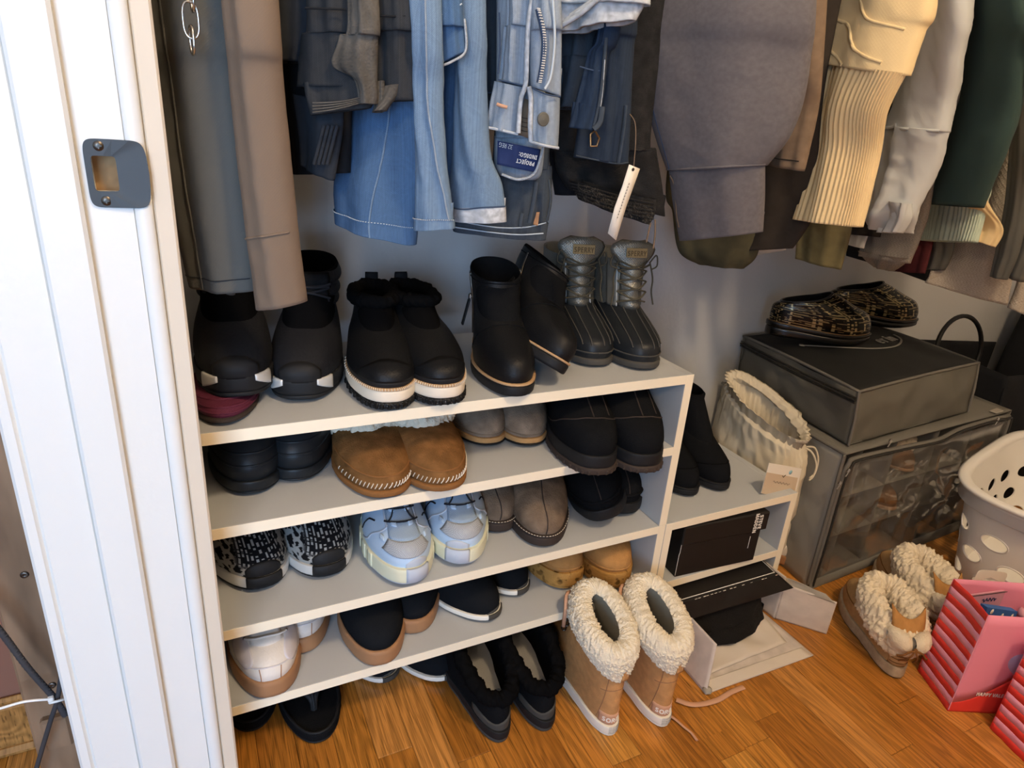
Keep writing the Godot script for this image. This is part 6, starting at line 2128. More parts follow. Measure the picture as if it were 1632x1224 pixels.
# ---------- gift bags ----------
func gift_bag(label: String, bl: Vector3, turn: float, full: bool) -> Node3D:
	# local: left face along z from 0 to D, front face along x from 0 to W, at z = D
	var o := thing("gift_bag", label, "gift bag", "red and pink striped gift bags", bl, turn)
	var W := 0.19; var D := 0.098; var H := 0.223
	var gus := func(y: float, z: float) -> float: return 0.005 * (1.0 - abs(z / D - 0.5) * 2.0) * smoothstep(0.05, 0.22, y)
	# striped sides: every band of colour is a strip of paper print
	for sd in 2:
		var x0 := 0.0 if sd == 0 else W
		var sgn := 1.0 if sd == 0 else -1.0
		for k in 15:
			var ya := H * k / 15.0; var yb := H * (k + 1) / 15.0
			var rows := []
			for i in 3:
				var row := PackedVector3Array()
				for j in 17:
					var z := D * j / 16.0
					# the stripes rise towards the back
					var rise := 0.0
					var y := clampf(lerpf(ya, yb, i / 2.0) + rise, 0, H)
					row.append(Vector3(x0 + sgn * gus.call(y, z) + 0.0012 * nz.get_noise_2d(y * 30, z * 30), y, z if sd == 0 else D - z))
				rows.append(row)
			var st := S()
			sheet(st, rows, 0.0006)
			part("stripe", st, M.gift_red if k % 2 == 0 else M.gift_pink, o)
	# front and back in two colours, split along a rising curve
	for sd in 2:
		var z := D if sd == 0 else 0.0
		var low := []; var high := []
		for i in 9:
			var t := i / 8.0
			var rl := PackedVector3Array(); var rh := PackedVector3Array()
			for j in 25:
				var s := j / 24.0
				var split := 0.022 + 0.10 * smoothstep(0.0, 0.85, s)
				var x := s * W if sd == 0 else W - s * W
				var bow := 0.004 * sin(PI * s) * sin(PI * t) * (1.0 if sd == 0 else -1.0)
				rl.append(Vector3(x, split * t, z + bow * 0.3)); rh.append(Vector3(x, lerpf(split, H, t), z + bow))
			low.append(rl); high.append(rh)
		var st := S(); sheet(st, low, 0.0006); part("front_print" if sd == 0 else "back_print", st, M.gift_red, o)
		st = S(); sheet(st, high, 0.0006); part("front_panel" if sd == 0 else "back_panel", st, M.gift_rose, o)
	var st := S()
	bx(st, Vector3(W / 2, 0.002, D / 2), Vector3(W - 0.002, 0.002, D - 0.002), 0.0005)
	part("base", st, M.gift_red, o)
	# white-edged corner fold
	st = S()
	tube(st, [Vector3(0, 0.004, D), Vector3(0, H, D)], 0.0009, 5)
	part("corner_fold", st, M.gift_pink, o)
	lettering("HAPPY VALENTINE'S DAY", 0.0080, o, M.print_white, Transform3D(Basis(Vector3(0, 0, 1), -0.03), Vector3(0.090, 0.045, D + 0.0018)), true, 0.0005, 0.8)
	# puffy heart on the front
	st = S()
	var rows := []
	for i in 9:
		var row := PackedVector3Array()
		for j in 40:
			var a := TAU * j / 40.0
			var hx := 16.0 * pow(sin(a), 3.0); var hy := 13.0 * cos(a) - 5.0 * cos(2 * a) - 2.0 * cos(3 * a) - cos(4 * a)
			var k := cos(i / 8.0 * PI / 2)
			row.append(Vector3(0.106 + hx * 0.0025 * k, 0.118 + hy * 0.0025 * k, D + 0.001 + 0.010 * sin(i / 8.0 * PI / 2)))
		rows.append(row)
	grid(st, rows, true, 1, 1, true)
	part("heart", st, M.lilac, o)
	# paper handles
	if full:
		for z: float in [0.004, D - 0.004]: pass
	return o

func gifts():
	var bl := Vector3(0.4898, 0, 0.2516); var f := Vector3(0.447, 0, 0.3394)
	var dir := (f - bl).normalized()
	gift_bag("red and pink striped gift bag holding cards, beside the tan bow slipper", bl, atan2(dir.x, dir.z), true)
	var b2 := Vector3(0.4837, 0, 0.394)
	gift_bag("red and pink striped gift bag in front, cut off by the corner of the photo", b2, -0.26, false)
	# what stands in the first bag
	var c := thing("header_card", "white hang card with a notched hole standing in the striped gift bag", "card", "", Vector3(0.6174, 0.1715, 0.262))
	var a0 := Vector3(0.5407, 0.1907, 0.262); var a1 := Vector3(0.6296, 0.1688, 0.275); var a2 := Vector3(0.6326, 0.213, 0.275); var a3 := Vector3(0.5467, 0.2371, 0.262)
	var st := S()
	slab(st, [a0 + Vector3(0, -0.12, 0), a1 + Vector3(0, -0.12, 0), a1, a0], Vector3(0, 0, -0.001))
	part("backing", st, M.card_white, c, true)
	# the hanging part is built round its hole
	var mid := (a0 + a1 + a2 + a3) * 0.25
	var ex := (a1 - a0).normalized(); var ey := (a3 - a0 + a2 - a1).normalized()
	var N := 36
	var ow := (a1 - a0).length() * 0.5; var oh := (a3 - a0).length() * 0.5
	var r0 := PackedVector3Array(); var r1 := PackedVector3Array(); var r2 := PackedVector3Array(); var r3 := PackedVector3Array()
	for i in N:
		var an := TAU * i / N
		var p := mid + ex * sg(cos(an), 0.35) * ow + ey * sg(sin(an), 0.35) * oh
		var hy: float = 0.0022 * (2.2 * maxf(0.0, 1.0 - abs(cos(an)) * 1.3) + 0.3) * (1.0 if sin(an) > 0 else -0.35)
		var q := mid + ey * 0.003 + ex * cos(an) * ow * 0.52 + ey * hy
		r0.append(p); r1.append(q); r2.append(q + Vector3(0, 0, -0.001)); r3.append(p + Vector3(0, 0, -0.001))
	st = S()
	flat_grid = true
	grid(st, [r0, r1, r2, r3, r0], true)
	flat_grid = false
	part("hang_tab", st, M.card_white, c, true)
	c = thing("gift_card", "small pink card with scalloped dark edge in the striped gift bag", "card", "", Vector3(0.6139, 0.1186, 0.285))
	var g0 := Vector3(0.5085, 0.1714, 0.285); var g1 := Vector3(0.6465, 0.136, 0.3); var g2 := Vector3(0.6012, 0.2022, 0.3); var g3 := Vector3(0.4912, 0.2099, 0.285)
	st = S()
	slab(st, [g0 + Vector3(0, -0.10, 0), g1 + Vector3(0, -0.10, 0), g2, g3], Vector3(0, 0, -0.003))
	part("card", st, M.gift_inside, c, true)
	st = S()
	for k in 30:
		var t := k / 29.0
		var p := g3.lerp(g2, t) + Vector3(0, -0.003, 0.001)
		tube(st, [p, g3.lerp(g2, t + 0.017) + Vector3(0, -0.0018, 0.001), g3.lerp(g2, t + 0.034) + Vector3(0, -0.003, 0.001)], 0.0006, 4)
	part("scalloped_edge", st, M.ink, c, true)
	st = S()
	var scr := []
	for i in 40:
		var t := i / 39.0
		scr.append(g3.lerp(g2, 0.35 + 0.35 * t) + Vector3(0, -0.016 + 0.003 * sin(t * 26.0) + 0.002 * cos(t * 60.0), 0.0012))
	tube(st, scr, 0.0007, 4)
	part("script_lettering", st, M.label_blue, c, true)
	c = thing("gift_box", "blue and white patterned packet at the front of the striped gift bag", "packet", "", Vector3(0.5808, 0.1465, 0.315))
	var h0 := Vector3(0.5192, 0.1711, 0.312); var h1 := Vector3(0.6056, 0.142, 0.33); var h2 := Vector3(0.581, 0.1809, 0.33); var h3 := Vector3(0.5066, 0.1995, 0.312)
	st = S()
	slab(st, [h0 + Vector3(0, -0.06, 0), h1 + Vector3(0, -0.06, 0), h2, h3], Vector3(0, 0, -0.012))
	part("packet", st, M.card_blue, c, true)
	st = S()
	for q in [[0.15, 0.3, 0.006], [0.5, 0.5, 0.008], [0.82, 0.35, 0.006], [0.3, 0.9, 0.005], [0.7, 0.95, 0.006]]:
		lathe(st, [Vector2(q[2], 0), Vector2(q[2] * 0.9, 0.0008), Vector2(0.0005, 0.001)], 12, h3.lerp(h2, q[0]).lerp(h0.lerp(h1, q[0]), q[1]) + Vector3(0, 0, 0.0005), Basis(Vector3.RIGHT, PI / 2))
	part("white_blot", st, M.card_white, c, true)
	c = thing("paper_bow", "peach paper bow at the right edge inside the striped gift bag", "bow", "", Vector3(0.5917, 0.1816, 0.335))
	for s: float in [-1.0, 1.0]:
		st = S()
		var b0 := Vector3(0.6021, 0.1783, 0.335)
		var rws := []
		for i in 12:
			var a := TAU * i / 11.0
			rws.append(PackedVector3Array([b0 + Vector3(s * 0.004 + 0.016 * (1 - cos(a)) * s * 0.5, 0.008 * sin(a), 0.006), b0 + Vector3(s * 0.004 + 0.016 * (1 - cos(a)) * s * 0.5, 0.010 * sin(a), -0.006)]))
		sheet(st, rws, 0.0006)
		part("loop", st, M.gift_inside, c, true)


# ---------- hanging clothes ----------
const G_TROUSERS := "trousers hanging at the left"
const G_JEANS := "jeans hanging on the rod"
const G_TOPS := "sweaters and tops hanging at the right"

func slab4(n: String, d: Dictionary, a: Vector3, b: Vector3, c: Vector3, e: Vector3, mat: Material, th := 0.0015, bulge := 0.0) -> MeshInstance3D:
	var nrm := (b - a).cross(e - a).normalized()
	var rows := quad_rows(a, b, c, e, 12, 8, 0.0015, nrm, a.x * 30.0, 40.0)
	if bulge != 0.0:
		for i in rows.size():
			for j in rows[i].size(): rows[i][j] += nrm * bulge * sin(PI * j / 12.0)
	var st := S()
	sheet(st, rows, th)
	return part(n, st, mat, d.o, true)

func cord3(n: String, d: Dictionary, pts: Array, r: float, mat: Material, cnt := 30, seg := 6):
	var st := S()
	tube(st, curve(pts, cnt), r, seg)
	part(n, st, mat, d.o, true)

func clothes_left():
	var d: Dictionary
	d = hang("long_trousers", "long charcoal grey trousers hanging right beside the white door casing", "trousers", [
		[Vector3(-0.7573, 1.0483, -0.06), Vector3(-0.6734, 1.0552, -0.02)], [Vector3(-0.7545, 0.9704, -0.06), Vector3(-0.6725, 0.977, -0.02)], [Vector3(-0.7525, 0.8848, -0.06), Vector3(-0.6702, 0.8914, -0.02)], [Vector3(-0.7452, 0.8045, -0.06), Vector3(-0.6681, 0.8112, -0.02)], [Vector3(-0.739, 0.7504, -0.06), Vector3(-0.6681, 0.7523, -0.02)]],
		M.charcoal_trousers, {"th": 0.022, "amp": 0.006, "fr": 3.2, "ph": 0.6, "drift": 0.3, "wr": 0.0012}, G_TROUSERS)
	piece(d, "back_leg", [[Vector3(-0.7373, 1.0559, -0.1), Vector3(-0.6684, 1.063, -0.08)], [Vector3(-0.7443, 0.8819, -0.1), Vector3(-0.6731, 0.8865, -0.08)], [Vector3(-0.7337, 0.7521, -0.1), Vector3(-0.689, 0.7319, -0.08)]], M.charcoal_trousers, {"th": 0.014, "amp": 0.002})
	seam(d, "hem_stitch", [[-0.9, 0.93], [0, 0.93], [0.9, 0.93]], M.navy_cloth, 0.0006)
	seam(d, "crease", [[-0.32, 0.15], [-0.3, 0.5], [-0.32, 0.99]], M.charcoal_trousers, 0.0012)
	# chain hanging in front of it
	var ch := thing("hanging_chain", "short silver chain hanging in front of the charcoal trousers at the top", "chain", "", Vector3(-0.7128, 1.0139, 0.03))
	for k in 16:
		var st := S()
		var c := Vector3(-0.7102, 1.0403, 0.03) + Vector3(0.0, -0.0235 * (k - 13), 0)
		var wd: float = 0.0068; var hh := 0.0155
		if k < 2: hh = 0.013
		var c2 := Vector3(-0.7121, 1.0099, 0.03) if false else c
		var lp := []
		for i in 22:
			var a := TAU * i / 22.0
			var q := Vector3(sg(cos(a), 0.8) * wd, sg(sin(a), 0.7) * hh, 0)
			if k % 2 == 1: q = Vector3(q.x * 0.12, q.y, q.x)
			lp.append(c2 + q)
		if k >= 14: continue
		tube(st, lp, 0.0013, 6, true)
		part("link", st, M.chrome, ch, true)
	for k in 2:
		var st := S()
		var c := [Vector3(-0.7129, 1.0179, 0.03), Vector3(-0.7135, 1.0015, 0.03)][k] as Vector3
		var lp := []
		for i in 24:
			var a := TAU * i / 24.0
			var q := Vector3(sg(cos(a), 0.8) * [0.0065, 0.0013][k], sg(sin(a), 0.7) * [0.0150, 0.0120][k], [0.0, 0.006][k] * cos(a))
			lp.append(c + q)
		tube(st, lp, 0.0013, 6, true)
		part("link", st, M.chrome, ch, true)
	d = hang("long_trousers", "taupe brown trouser leg hanging down over the quilted black boots", "trousers", [
		[Vector3(-0.6785, 1.0522, 0), Vector3(-0.6426, 1.0524, 0.04)], [Vector3(-0.6777, 0.9761, 0), Vector3(-0.6419, 0.9785, 0.04)], [Vector3(-0.6769, 0.8928, 0), Vector3(-0.6379, 0.8976, 0.04)], [Vector3(-0.674, 0.8114, 0), Vector3(-0.6336, 0.8217, 0.04)], [Vector3(-0.6706, 0.737, 0), Vector3(-0.6277, 0.7508, 0.04)]],
		M.taupe_trousers, {"th": 0.022, "amp": 0.003, "fr": 3.0, "wr": 0.001}, G_TROUSERS)
	seam(d, "hem_seam", [[-0.95, 0.79], [0, 0.785], [0.95, 0.78]], M.taupe_trousers, 0.0014)
	d = hang("folded_trousers", "navy trousers hanging just right of the taupe trouser leg", "trousers", [
		[Vector3(-0.6253, 1.0714, -0.1), Vector3(-0.5937, 1.0698, -0.05)], [Vector3(-0.6257, 0.9963, -0.1), Vector3(-0.602, 0.998, -0.05)]], M.navy_cloth, {"th": 0.016, "amp": 0.003}, G_TROUSERS)
	d = hang("folded_trousers", "near-black trousers with pleated fold hanging below the navy ones", "trousers", [
		[Vector3(-0.6188, 1.024, -0.12), Vector3(-0.5456, 1.0284, -0.06)], [Vector3(-0.6184, 0.9291, -0.12), Vector3(-0.55, 0.9424, -0.06)], [Vector3(-0.6163, 0.8723, -0.12), Vector3(-0.5542, 0.8816, -0.06)]], M.black_cloth, {"th": 0.02, "amp": 0.006, "fr": 4.0, "wr": 0.002}, G_TROUSERS)
	piece(d, "pleated_fold", [[Vector3(-0.6084, 0.9647, -0.07), Vector3(-0.5643, 0.9553, -0.03)], [Vector3(-0.6036, 0.9181, -0.07), Vector3(-0.5671, 0.9255, -0.03)], [Vector3(-0.6027, 0.8889, -0.07), Vector3(-0.577, 0.8752, -0.03)]], M.navy_cloth, {"rise": false, "th": 0.010, "amp": 0.002})
	for k in 4:
		cord3("pleat", d, [(Vector3(-0.5869, 0.9345, -0.02) + Vector3(0.0048, 0.0003, 0) * k), (Vector3(-0.5931, 0.9133, -0.02) + Vector3(0.0048, 0.0003, 0) * k), (Vector3(-0.5989, 0.8929, -0.022) + Vector3(0.0048, 0.0002, 0) * k)], 0.0022, M.navy_cloth)
	# charcoal jeans folded over a hanger
	d = hang("charcoal_jeans", "washed charcoal jeans folded over the rod, in front of the mid-blue flared leg", "jeans", [
		[Vector3(-0.5981, 1.068, -0.04), Vector3(-0.5565, 1.0703, -0.01)], [Vector3(-0.6053, 1.0203, -0.04), Vector3(-0.5533, 1.0242, -0.01)], [Vector3(-0.6121, 0.9719, -0.04), Vector3(-0.5428, 0.9768, 0)]], M.charcoal_denim, {"th": 0.014, "amp": 0.004, "fr": 3.0, "part": "leg_panel"}, G_JEANS)
	piece(d, "leg_panel", [[Vector3(-0.5288, 1.0753, -0.02), Vector3(-0.49, 1.0771, 0.01)], [Vector3(-0.5276, 1.0278, -0.02), Vector3(-0.4883, 1.0303, 0.01)], [Vector3(-0.5264, 0.9635, -0.02), Vector3(-0.4847, 0.9683, 0.01)]], M.charcoal_denim, {"th": 0.016, "amp": 0.003})
	piece(d, "turned_cuff", [[Vector3(-0.6028, 0.9764, -0.035), Vector3(-0.5344, 0.9843, 0.005)], [Vector3(-0.6016, 0.9601, -0.03), Vector3(-0.5353, 0.9705, 0.008)], [Vector3(-0.5976, 0.9439, -0.03), Vector3(-0.5422, 0.9562, 0.008)]], M.charcoal_denim, {"rise": false, "th": 0.013, "amp": 0.003})
	piece(d, "faded_fold", [[Vector3(-0.5614, 1.0684, 0), Vector3(-0.5382, 1.0692, 0.02)], [Vector3(-0.5714, 1.0215, 0), Vector3(-0.5382, 1.0239, 0.022)], [Vector3(-0.5798, 0.9947, 0), Vector3(-0.5383, 0.9933, 0.022)], [Vector3(-0.5582, 0.9833, 0.008), Vector3(-0.539, 0.9702, 0.022)], [Vector3(-0.5536, 0.9591, 0.01), Vector3(-0.5399, 0.9603, 0.02)]], M.charcoal_faded, {"th": 0.012, "amp": 0.003, "fr": 4.0})
	piece(d, "worn_patch", [[Vector3(-0.5247, 0.979, 0), Vector3(-0.5086, 0.9828, 0.012)], [Vector3(-0.5332, 0.9644, 0), Vector3(-0.5155, 0.9684, 0.012)], [Vector3(-0.5353, 0.9515, 0), Vector3(-0.5281, 0.9548, 0.012)]], M.charcoal_faded, {"rise": false, "th": 0.008, "amp": 0.001})
	for k in 4: cord3("stitch_row", d, [(Vector3(-0.6025, 0.9565, 0.004) + Vector3(-0.0001, -0.0031, 0) * k), (Vector3(-0.5833, 0.9587, 0.012) + Vector3(-0.0001, -0.0024, 0) * k), (Vector3(-0.5649, 0.9626, 0.018) + Vector3(0, -0.0018, 0) * k), (Vector3(-0.5453, 0.9697, 0.02) + Vector3(0, -0.0018, 0) * k)], 0.0008, M.charcoal_faded)
	cord3("panel_seam", d, [Vector3(-0.6058, 1.0441, 0), Vector3(-0.5863, 1.0453, 0.008), Vector3(-0.5666, 1.047, 0.01)], 0.0011, M.black_cloth)
	cord3("panel_seam", d, [Vector3(-0.5341, 1.0453, 0.012), Vector3(-0.5138, 1.0467, 0.018), Vector3(-0.4935, 1.0504, 0.018)], 0.0011, M.black_cloth)
	# mid blue wide leg
	d = hang("flared_jeans", "mid-blue flared jeans leg with pale side seam, lowest at the left", "jeans", [
		[Vector3(-0.5306, 1.0869, -0.12), Vector3(-0.4768, 1.0837, -0.03)], [Vector3(-0.5406, 0.9632, -0.12), Vector3(-0.4744, 0.9689, -0.03)], [Vector3(-0.5474, 0.9038, -0.12), Vector3(-0.4773, 0.9138, -0.02)], [Vector3(-0.5587, 0.8635, -0.12), Vector3(-0.4788, 0.8706, -0.02)], [Vector3(-0.5567, 0.8175, -0.12), Vector3(-0.4872, 0.8037, -0.01)]],
		M.denim_mid, {"th": 0.022, "amp": 0.006, "fr": 3.4, "ph": 1.0, "drift": 0.6}, G_JEANS)
	band(d, "hem", 0.925, 1.0, M.denim_mid, 0.0014)
	seam(d, "hem_stitch", [[-0.98, 0.925], [0, 0.925], [0.98, 0.925]], M.stitch_pale, 0.0006, 0.0026, null, 50)
	seam(d, "side_seam", [[0.52, 0.35], [0.42, 0.6], [0.35, 0.75], [0.28, 0.9], [0.3, 1.0]], M.denim_sky, 0.0014)
	d = hang("flared_jeans", "narrow sky-blue jeans leg hanging right of the mid-blue flared leg", "jeans", [
		[Vector3(-0.4888, 1.0785, 0), Vector3(-0.4811, 1.076, 0.03)], [Vector3(-0.4824, 0.9814, 0), Vector3(-0.4753, 0.9817, 0.03)], [Vector3(-0.4838, 0.9079, 0), Vector3(-0.4648, 0.9109, 0.03)], [Vector3(-0.4852, 0.8655, 0), Vector3(-0.4537, 0.8627, 0.03)], [Vector3(-0.4852, 0.8244, 0), Vector3(-0.4485, 0.8308, 0.03)]],
		M.denim_sky, {"th": 0.014, "amp": 0.003, "fr": 3.0, "ph": 2.0}, G_JEANS)
	band(d, "hem", 0.915, 1.0, M.denim_sky, 0.0014)
	seam(d, "hem_stitch", [[-0.98, 0.915], [0, 0.915], [0.98, 0.915]], M.denim_edge, 0.0007, 0.0026, null, 24)
	seam(d, "side_seam", [[0.75, 0.2], [0.72, 0.5], [0.8, 0.8], [0.86, 0.92]], M.denim_pale, 0.0012)
	d = hang("raw_hem_jeans", "sky-blue jeans leg with pale raw hem, between narrow leg and zip jeans", "jeans", [
		[Vector3(-0.4226, 1.0924, -0.04), Vector3(-0.4182, 1.0882, 0)], [Vector3(-0.4209, 1.0076, -0.04), Vector3(-0.4107, 1.0008, 0)], [Vector3(-0.4258, 0.915, -0.04), Vector3(-0.3959, 0.9191, 0)], [Vector3(-0.429, 0.8697, -0.04), Vector3(-0.3743, 0.8786, 0)], [Vector3(-0.4222, 0.829, -0.04), Vector3(-0.3666, 0.834, 0)]],
		M.denim_sky, {"th": 0.016, "amp": 0.003, "fr": 3.0, "ph": 0.4}, G_JEANS)
	band(d, "raw_hem", 0.90, 1.0, M.denim_white, 0.0012)
	piece(d, "back_leg", [[Vector3(-0.4352, 1.0573, -0.1), Vector3(-0.4016, 1.0589, -0.07)], [Vector3(-0.4318, 0.9418, -0.1), Vector3(-0.4, 0.9448, -0.07)], [Vector3(-0.4196, 0.8384, -0.1), Vector3(-0.3997, 0.8468, -0.07)]], M.denim_mid, {"th": 0.012, "amp": 0.003})
	piece(d, "pocket_corner", [[Vector3(-0.4713, 1.0809, 0), Vector3(-0.4421, 1.0837, 0.01)], [Vector3(-0.4688, 1.0454, 0), Vector3(-0.4375, 1.0483, 0.01)], [Vector3(-0.4646, 1.006, 0), Vector3(-0.4347, 1.0226, 0.01)]], M.denim_mid, {"th": 0.010, "amp": 0.002})
	cord3("pocket_stitch", d, [Vector3(-0.4722, 1.0523, 0.013), Vector3(-0.4592, 1.057, 0.018), Vector3(-0.4445, 1.0672, 0.018)], 0.0008, M.stitch_pale)
	cord3("pocket_edge", d, [Vector3(-0.4394, 1.0539, 0.014), Vector3(-0.4363, 1.0234, 0.014), Vector3(-0.4522, 1.0105, 0.014), Vector3(-0.4674, 1.0035, 0.01)], 0.0015, M.denim_edge)
	seam(d, "raw_edge", [[-0.98, 0.90], [-0.3, 0.905], [0.3, 0.897], [0.98, 0.90]], M.stitch_navy, 0.0009, 0.002)

func clothes_mid():
	var d: Dictionary
	# darker legs behind
	d = hang("blue_jeans", "dusty mid-blue jeans tucked behind the pale zip jeans", "jeans", [
		[Vector3(-0.3725, 1.1088, -0.12), Vector3(-0.3281, 1.1102, -0.08)], [Vector3(-0.3626, 1.0307, -0.12), Vector3(-0.3214, 1.0332, -0.08)], [Vector3(-0.352, 0.9462, -0.12), Vector3(-0.3179, 0.9498, -0.08)]], M.denim_grey, {"th": 0.014, "amp": 0.004}, G_JEANS)
	cord3("waist_seam", d, [Vector3(-0.3671, 0.9868, -0.095), Vector3(-0.3563, 0.9869, -0.085), Vector3(-0.3451, 0.9879, -0.08)], 0.0010, M.stitch_navy)
	# pale jeans upside down, fly open
	d = hang("zip_jeans", "pale blue jeans hanging upside down with open fly, zip and button", "jeans", [
		[Vector3(-0.3669, 1.0989, -0.03), Vector3(-0.3541, 1.0971, 0)], [Vector3(-0.3683, 1.0531, -0.03), Vector3(-0.3532, 1.0527, 0)], [Vector3(-0.3718, 0.9995, -0.03), Vector3(-0.3512, 0.994, 0)]], M.denim_pale, {"th": 0.014, "amp": 0.004, "fr": 4.0, "part": "front_panel", "wr": 0.002}, G_JEANS)
	piece(d, "front_panel", [[Vector3(-0.3607, 1.095, 0.01), Vector3(-0.3324, 1.0966, 0.03)], [Vector3(-0.3569, 1.0451, 0.01), Vector3(-0.325, 1.0474, 0.03)], [Vector3(-0.3504, 0.9939, 0.01), Vector3(-0.3187, 0.9855, 0.03)]], M.denim_pale, {"th": 0.014, "amp": 0.004, "fr": 3.0, "ph": 1.2, "wr": 0.002})
	piece(d, "waistband", [[Vector3(-0.3743, 0.9979, -0.03), Vector3(-0.3545, 0.993, 0)], [Vector3(-0.38, 0.9706, -0.03), Vector3(-0.3572, 0.9656, 0)], [Vector3(-0.3851, 0.9457, -0.03), Vector3(-0.3584, 0.9399, 0)]], M.denim_pale, {"rise": false, "th": 0.017, "amp": 0.002})
	piece(d, "waistband", [[Vector3(-0.3477, 0.9914, 0.01), Vector3(-0.3203, 0.984, 0.03)], [Vector3(-0.3454, 0.9582, 0.01), Vector3(-0.3178, 0.955, 0.03)], [Vector3(-0.3439, 0.934, 0.01), Vector3(-0.3165, 0.9286, 0.03)]], M.denim_pale, {"rise": false, "th": 0.016, "amp": 0.002})
	cord3("fly_edge", d, [Vector3(-0.3604, 1.0878, 0.02), Vector3(-0.3626, 1.0629, 0.018), Vector3(-0.3611, 1.0313, 0.016), Vector3(-0.3586, 0.9972, 0.014), Vector3(-0.3636, 0.9778, 0.014), Vector3(-0.3638, 0.9416, 0.014)], 0.0030, M.denim_white)
	cord3("fly_edge", d, [Vector3(-0.3603, 0.9929, 0.026), Vector3(-0.3564, 0.9784, 0.026), Vector3(-0.3547, 0.9511, 0.026), Vector3(-0.3521, 0.933, 0.026)], 0.0030, M.denim_white)
	cord3("waist_edge", d, [Vector3(-0.3931, 0.9452, -0.012), Vector3(-0.3791, 0.9429, 0), Vector3(-0.3627, 0.9402, 0.012)], 0.0018, M.denim_white)
	cord3("waist_edge", d, [Vector3(-0.3521, 0.933, 0.026), Vector3(-0.3416, 0.9302, 0.042), Vector3(-0.3213, 0.9283, 0.04)], 0.0018, M.denim_white)
	cord3("waist_stitch", d, [Vector3(-0.3826, 0.9989, -0.012), Vector3(-0.3717, 0.9963, 0.002), Vector3(-0.359, 0.9939, 0.012)], 0.0009, M.stitch_navy)
	cord3("waist_stitch", d, [Vector3(-0.356, 0.9919, 0.026), Vector3(-0.3458, 0.986, 0.042), Vector3(-0.3252, 0.985, 0.04)], 0.0009, M.stitch_navy)
	cord3("side_seam", d, [Vector3(-0.3861, 1.069, -0.012), Vector3(-0.3829, 1.037, -0.012), Vector3(-0.3821, 1.0051, -0.014)], 0.0010, M.stitch_navy)
	# zip teeth
	var zp := curve([Vector3(-0.3661, 1.0698, 0.046), Vector3(-0.3591, 1.0516, 0.048), Vector3(-0.3556, 1.0334, 0.048), Vector3(-0.356, 1.0144, 0.048), Vector3(-0.3572, 0.9969, 0.046)], 60)
	var st := S()
	for i in range(0, 60, 2):
		var p: Vector3 = zp[i]
		bx(st, p, Vector3(0.0040, 0.0014, 0.0024), 0.0003)
	var zt := part("zip_teeth", st, M.silver, d.o, true)
	zt.set_meta("kind", "stuff")
	cord3("zip_tape", d, [zp[0] - Vector3(0, 0, 0.0018), zp[20] - Vector3(0, 0, 0.0018), zp[40] - Vector3(0, 0, 0.0018), zp[59] - Vector3(0, 0, 0.0018)], 0.0030, M.stitch_navy)
	cord3("fly_flap", d, [Vector3(-0.3496, 1.0866, 0.044), Vector3(-0.3428, 1.0443, 0.046), Vector3(-0.3435, 1.0059, 0.046), Vector3(-0.3501, 0.9909, 0.046)], 0.0016, M.stitch_pale)
	st = S()
	lathe(st, [Vector2(0.0075, 0.0), Vector2(0.0078, 0.0016), Vector2(0.0070, 0.0028), Vector2(0.0055, 0.0020), Vector2(0.0050, 0.0022), Vector2(0.002, 0.0026), Vector2(0.0003, 0.0027)], 24, Vector3(-0.3493, 0.9589, 0.046), Basis(Vector3.RIGHT, PI / 2))
	part("button", st, M.pewter_edge, d.o, true)
	slab4("care_label", d, Vector3(-0.3525, 0.9397, -0.012), Vector3(-0.3347, 0.935, -0.008), Vector3(-0.3389, 0.9796, -0.008), Vector3(-0.3561, 0.9825, -0.012), M.camel_cloth, 0.001)
	for k in 4: cord3("label_line", d, [(Vector3(-0.3514, 0.9602, -0.009) + Vector3(0.0004, -0.005, 0) * k), (Vector3(-0.3461, 0.9591, -0.009) + Vector3(0.0004, -0.005, 0) * k), (Vector3(-0.3418, 0.9587, -0.007) + Vector3(0.0005, -0.005, 0) * k)], 0.0004, M.ink)
	cord3("buttonhole", d, [Vector3(-0.3878, 0.9717, 0), Vector3(-0.383, 0.9701, 0.004), Vector3(-0.3772, 0.9691, 0.006)], 0.0022, M.blush)
	# jeans with the navy waist label
	d = hang("label_jeans", "jeans turned inside out showing a navy waist label, under the zip jeans", "jeans", [
		[Vector3(-0.3613, 0.985, -0.06), Vector3(-0.314, 0.9888, -0.02)], [Vector3(-0.3602, 0.9325, -0.06), Vector3(-0.3087, 0.9374, -0.02)], [Vector3(-0.358, 0.8998, -0.06), Vector3(-0.3089, 0.8949, -0.02)], [Vector3(-0.3469, 0.8875, -0.06), Vector3(-0.3182, 0.8852, -0.02)]], M.denim_pale, {"th": 0.020, "amp": 0.001, "wr": 0.0008}, G_JEANS)
	var la := Vector3(-0.3765, 0.9028, -0.014); var lb := Vector3(-0.3271, 0.8961, 0); var lc := Vector3(-0.3236, 0.9242, 0); var le := Vector3(-0.3777, 0.9308, -0.014)
	slab4("waist_label", d, la, lb, lc, le, M.label_blue, 0.001, 0.004)
	var ex := (la - lb).normalized(); var ey := (la - le).normalized(); var ez := ex.cross(ey).normalized(); ey = ez.cross(ex)
	var tb := Basis(ex, ey, ez)
	var l1 := lettering("PROJECT", 0.0050, d.o, M.print_white, Transform3D(tb, lb.lerp(la, 0.33).lerp(lc.lerp(le, 0.33), 0.34) - d.o.position + ez * 0.0052), true, 0.0004, 0.85)
	lettering("INDIGO:", 0.0050, d.o, M.print_white, Transform3D(tb, lb.lerp(la, 0.29).lerp(lc.lerp(le, 0.29), 0.63) - d.o.position + ez * 0.0052), true, 0.0004, 0.85)
